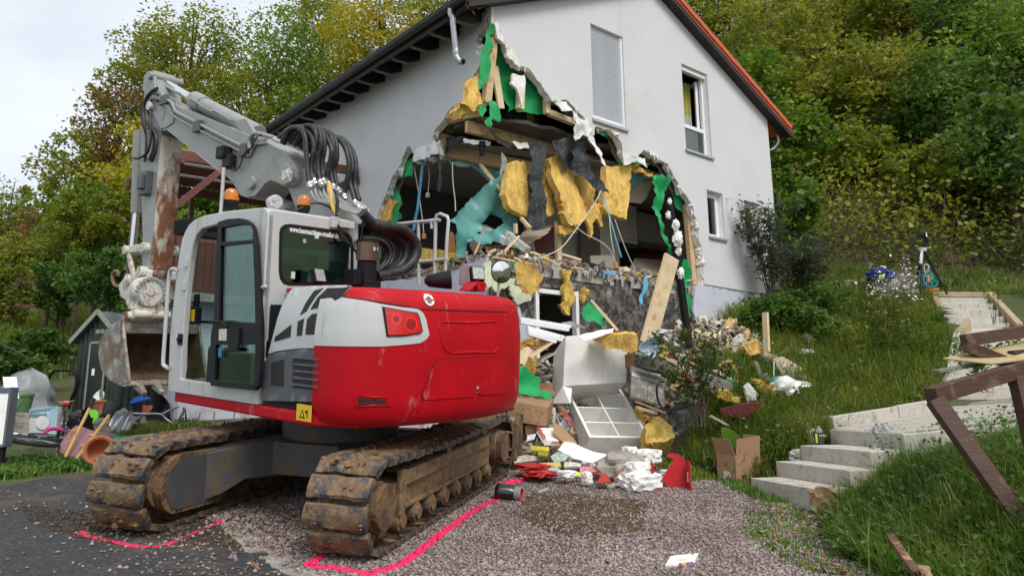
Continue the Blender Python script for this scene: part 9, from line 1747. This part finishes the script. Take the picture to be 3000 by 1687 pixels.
blades('edge_weeds',polypts(2600,ge,17,9,.05),.02,.09,.012,m_grass,7,'sparse low weeds at the gravel edge')
blades('step_weeds',polypts(1400,[(8.15,4.8),(8.3,5.3),(8.85,6.0),(8.6,6.1),(8.0,5.2)],18,9,.04),.03,.12,.012,m_grass,8,'weeds at the foot of the lowest step')
blades('box_grass',polypts(3200,[(8.75,6.1),(9.0,6.9),(9.3,7.5),(8.6,7.0),(8.3,6.3)],19,9,.05),.04,.14,.012,m_grassy,9,'short bright grass left of the plant box')
sd=pixpts(4600,[(0,1075),(250,1060),(330,1000),(240,920),(0,930)],20,10,30,26,.13)
blades('sedge',sd,.4,1.0,.022,m_grassy,10,'tall yellow green sedge clumps on the left slope',lean=1.1,curl=1.)
def weeds(name,pts,nl,ln,wd,m,seed,label,cat='weeds',flat=.5):
 r=np.random.default_rng(seed);V,F=[],[];c=0
 for p in pts:
  for k in range(nl):
   a=r.random()*6.283;L_=ln*(.5+.8*r.random());d=np.array((math.cos(a),math.sin(a),0));s=np.array((-d[1],d[0],0));e=r.uniform(.25,1.)
   w_=wd*(.6+.7*r.random());b0=p+np.array((0,0,.02));b1=b0+d*L_*.5*flat+np.array((0,0,L_*.5*e));b2=b0+d*L_*(flat+.3)+np.array((0,0,L_*.45*e))
   V+=[b0,b1+s*w_*.5,b1*.55+b2*.45+s*w_*.42+np.array((0,0,.01)),b2,b1*.55+b2*.45-s*w_*.42+np.array((0,0,.01)),b1-s*w_*.5,b1-np.array((0,0,w_*.12))];F+=[(c,c+1,c+6),(c+6,c+1,c+2),(c+6,c+2,c+3),(c+6,c+3,c+4),(c+6,c+4,c+5),(c,c+6,c+5)];c+=7
 return tag(vmesh(name,np.array(V),np.array(F),m),label,cat,kind='stuff')
m_weed=leafmat('weed leaf',[(.03,.085,.022),(.06,.15,.03),(.11,.22,.04),(.18,.28,.07)],scale=1.5,trans=.25)
weeds('bank_weeds',polypts(1500,bp,21),6,.20,.075,m_weed,1,'broad leaved weeds among the near bank grass')
weeds('slope_herbs',polypts(1500,mbk,22),6,.24,.09,m_weed,2,'broad leaved herbs on the bank below the tripod')
weeds('step_herbs',np.array([gnd(x,y)for x,y in[(2290,1330),(2310,1310),(2350,1290),(2260,1350),(2330,1325),(2240,1365),(2370,1280),(2280,1310)]]),9,.34,.16,m_weed,3,'big broad leaves left of the second step')
weeds('dock_leaves',np.array([gnd(x,y)for x,y in[(2560,1040),(2600,1030),(2490,1060),(2740,940),(2720,960),(2430,860),(2460,880),(2780,850)]]),8,.5,.16,m_weed,4,'large dock plants on the bank')
weeds('verge_weeds',polypts(160,lft,23),5,.12,.05,m_weed,5,'small weeds in the left grass verge')
def clover(name,poly,n,size,hmax,m,seed,label):
 r=np.random.default_rng(seed);p=polypts(n,poly,seed,10,.09);p[:,2]+=hmax*r.random(n);v,f=leaf_mesh(name,p,size,r,up=1.2,asp=.75);return tag(vmesh(name,v,f,m),label,'weeds',kind='stuff')
clover('bank_clover',bp,11000,.055,.28,m_weed,51,'small leaved herbs mixed into the near bank grass');clover('slope_clover',mbk,6000,.08,.3,leafmat('herb leaf',[(.05,.10,.025),(.10,.18,.035),(.17,.26,.05),(.26,.28,.10)]),52,'small leaved herbs mixed into the bank grass below the tripod');clover('dry_herbs',mbk,1500,.06,.5,leafmat('dry herb',[(.14,.09,.04),(.22,.15,.07),(.30,.22,.10)]),53,'dry brown seed heads on the bank')
clover('left_herbs',lf3,9000,.12,.5,m_weed,54,'leafy ground cover on the slope behind the shed')
def flowers(name,pts,m,size,seed,label,stem=True):
 r=np.random.default_rng(seed);v,f=leaf_mesh(name,pts,size,r,up=3,asp=.9);return tag(vmesh(name,v,f,m),label,'flowers',kind='stuff')
fp,r=slope_pts(46,2570,2700,860,960,9,10,22);pts=(fp[:,None,:]+np.abs(r.normal(size=(46,14,3)))*np.array((.15,.15,.22))+np.array((0,0,.45))).reshape(-1,3);flowers('white_asters',pts,mat('white petals',(.72,.72,.68),.7),.06,1,'cloud of small white asters on the bank below the tripod')
tw2=MB()
for p in pts[::6]:tw2.tube([p-np.array((0,0,.5)),p],.006,3,cap=False)
tag(tw2.build('aster_stems',mat('dry flower stem',(.12,.11,.05),.9)),'thin stems of the white asters','stems',kind='stuff')
fp,r=slope_pts(22,2420,2620,850,960,10,10,22);flowers('yellow_flowers',fp+np.array((0,0,.5))+r.normal(size=fp.shape)*.1,mat('yellow petals',(.70,.55,.02),.7),.10,2,'scattered yellow flowers on the bank')
r=np.random.default_rng(31);ql=np.concatenate([scatter(GR,70,41),scatter(ge,60,42),q2[:22]]);v,f=leaf_mesh('l',np.column_stack([ql,GP(ql[:,0],ql[:,1])+.03]),.06,r,up=4,asp=.7)
tag(vmesh('fallen_leaves',v,f,islemat('fallen leaf',[(.20,.08,.03),(.32,.17,.06),(.42,.28,.10),(.12,.06,.03)],mixn=.1)),'brown fallen leaves scattered on gravel and asphalt','leaves',kind='stuff')
def shrub(name,label,base,stems,hgt_,spread,n,size,kind,seed,asp=.4,leafy=(.25,1.),group=None,cat='shrub',m=None,arch=.35,thick=.012,berries=0,dirv=(0,0)):
 """stems that arch out of one foot with leaves along them"""
 r=np.random.default_rng(seed);root=thing(name,label,cat,base,group=group);mb=MB();LP=[]
 for k in range(stems):
  a=r.random()*6.283;sp_=spread*(.35+.75*r.random());h_=hgt_*(.55+.5*r.random());e=np.array((math.cos(a)*sp_+dirv[0],math.sin(a)*sp_+dirv[1],h_));mid=e*np.array((.45,.45,.62))+r.normal(size=3)*.05;e[2]-=arch*sp_
  P=spline([np.array((r.normal()*.04,r.normal()*.04,0)),mid,e],8);mb.tube(P,list(np.linspace(thick,thick*.25,len(P))),5);P=np.array(P)
  for q in range(4):
   i0=r.integers(5,len(P)-1);d=r.normal(size=3)*.6;d[2]=abs(d[2])*.6;t_=P[i0]+d*hgt_*.22;mb.tube([P[i0],(P[i0]+t_)/2+np.array((0,0,.03)),t_],[thick*.35,thick*.25,thick*.12],4);LP.append(np.linspace(P[i0],t_,6))
  LP.append(P[int(len(P)*leafy[0]):])
 LP=np.concatenate(LP);mb.build('stems',m_bark,root,smooth=True);pts=LP[r.integers(0,len(LP),n)]+r.normal(size=(n,3))*size*.55
 v,f=leaf_mesh('foliage',pts,size,r,asp=asp,droop=.25);vmesh('foliage',v,f,m or leafmat('leaves '+kind,LEAF[kind],scale=.6),root)
 if berries:
  cp_=pts[r.integers(0,n,berries//3)];bp_=(cp_[:,None,:]+r.normal(size=(len(cp_),3,3))*.025).reshape(-1,3)
  mbb=MB();
  for p in bp_:mbb.add([p+q*.016 for q in OCT],[tuple(f_)for f_ in OCF])
  o=mbb.build('berries',mat('red berry',(.42,.012,.02),.3,coat=.3),root,smooth=True);o['kind']='stuff'
 return root
m_budd=leafmat('grey green willow leaf',[(.035,.05,.022),(.065,.085,.038),(.10,.125,.06),(.15,.17,.085)],scale=.9)
hb=gnd(2290,905);shrub('butterfly_bush','grey green arching shrub against the right corner of the house',onY(2262,900,8.5),15,2.3,.7,1700,.15,'green',3,asp=.24,m=m_budd,arch=.25)
shrub('butterfly_bush','second grey green shrub right of the house corner',gnd(2350,900),20,1.6,.9,2600,.14,'green',4,asp=.26,m=m_budd)
shrub('low_shrub','low dense shrub below the plinth of the house',gnd(2260,985),26,.8,.9,4200,.10,'dark',5,asp=.5);shrub('low_shrub','low shrub behind the upright stud',gnd(2330,1000),22,.7,.8,3600,.10,'dark',6,asp=.5);shrub('low_shrub','dark low shrub right of the house foot',gnd(2400,940),22,.8,.8,3600,.10,'dark',7,asp=.5)
shrub('berry_bush','slender bush with red berries before the rubble heap',dep(2052,1250,10.55),12,1.45,.62,1500,.075,'green',8,asp=.5,m=leafmat('berry bush leaf',[(.03,.06,.012),(.06,.11,.02),(.10,.17,.03),(.16,.20,.04)]),berries=150,arch=.1,leafy=(.3,1),dirv=(-.05,.05))
for k,(px,py,D,s,lb)in enumerate([(2880,1150,8.0,.55,'leafy twig plant beside the paved path'),(2960,1130,7.6,.6,'twiggy plant behind the leaning beam'),(2815,1080,12.4,.5,'thin weed on the middle steps'),(2915,950,14.2,.9,'slender weed growing up through the upper steps')]):shrub('weed_plant',lb,dep(px,py,D),5,s,.22,150,.06,'green',30+k,asp=.5,thick=.005)
shrub('flower_weed','tall dark stemmed weed on the bank above the steps',gnd(2500,1060),6,.9,.3,260,.07,'olive',36,thick=.008);shrub('flower_weed','second dark stemmed weed on the bank',gnd(2580,990),6,.9,.3,260,.07,'olive',37,thick=.008)
LS='shrubs on the left slope'
for k,(px,py,D,rad,n,kd,lb)in enumerate([(330,810,20.0,(1.35,1.35,1.2),9000,'dark','dense dark green shrub behind the coupler'),(180,830,20.5,(1.0,1.0,1.1),6500,'dark','dense green shrub left of the dark one'),(80,760,22,(1.1,1.1,1.0),5000,'mixed','brownish shrub at the far left'),(20,860,19,(.8,.8,1.0),4500,'olive','pale shrub before the picket fence'),(440,900,19,(.9,.9,.8),4500,'dark','dark shrub right behind the shed roof'),(120,1010,16.5,(.9,.6,.5),3600,'dark','low shrub above the tarpaulin'),(20,1060,14.5,(.7,.6,.5),3200,'dark','low shrub at the left edge behind the louvre board'),(250,640,22.5,(1.2,1.2,1.3),6000,'mixed','speckled shrub under the autumn trees'),(560,700,22,(1.2,1.2,1.0),5000,'green','green shrub behind the terrace')]):
 tree(px,py,D,rad,lb,kd,n=n,size=.10,seed=150+k,group=LS,name='shrub',nblob=45,twigs=14,cat='shrub')
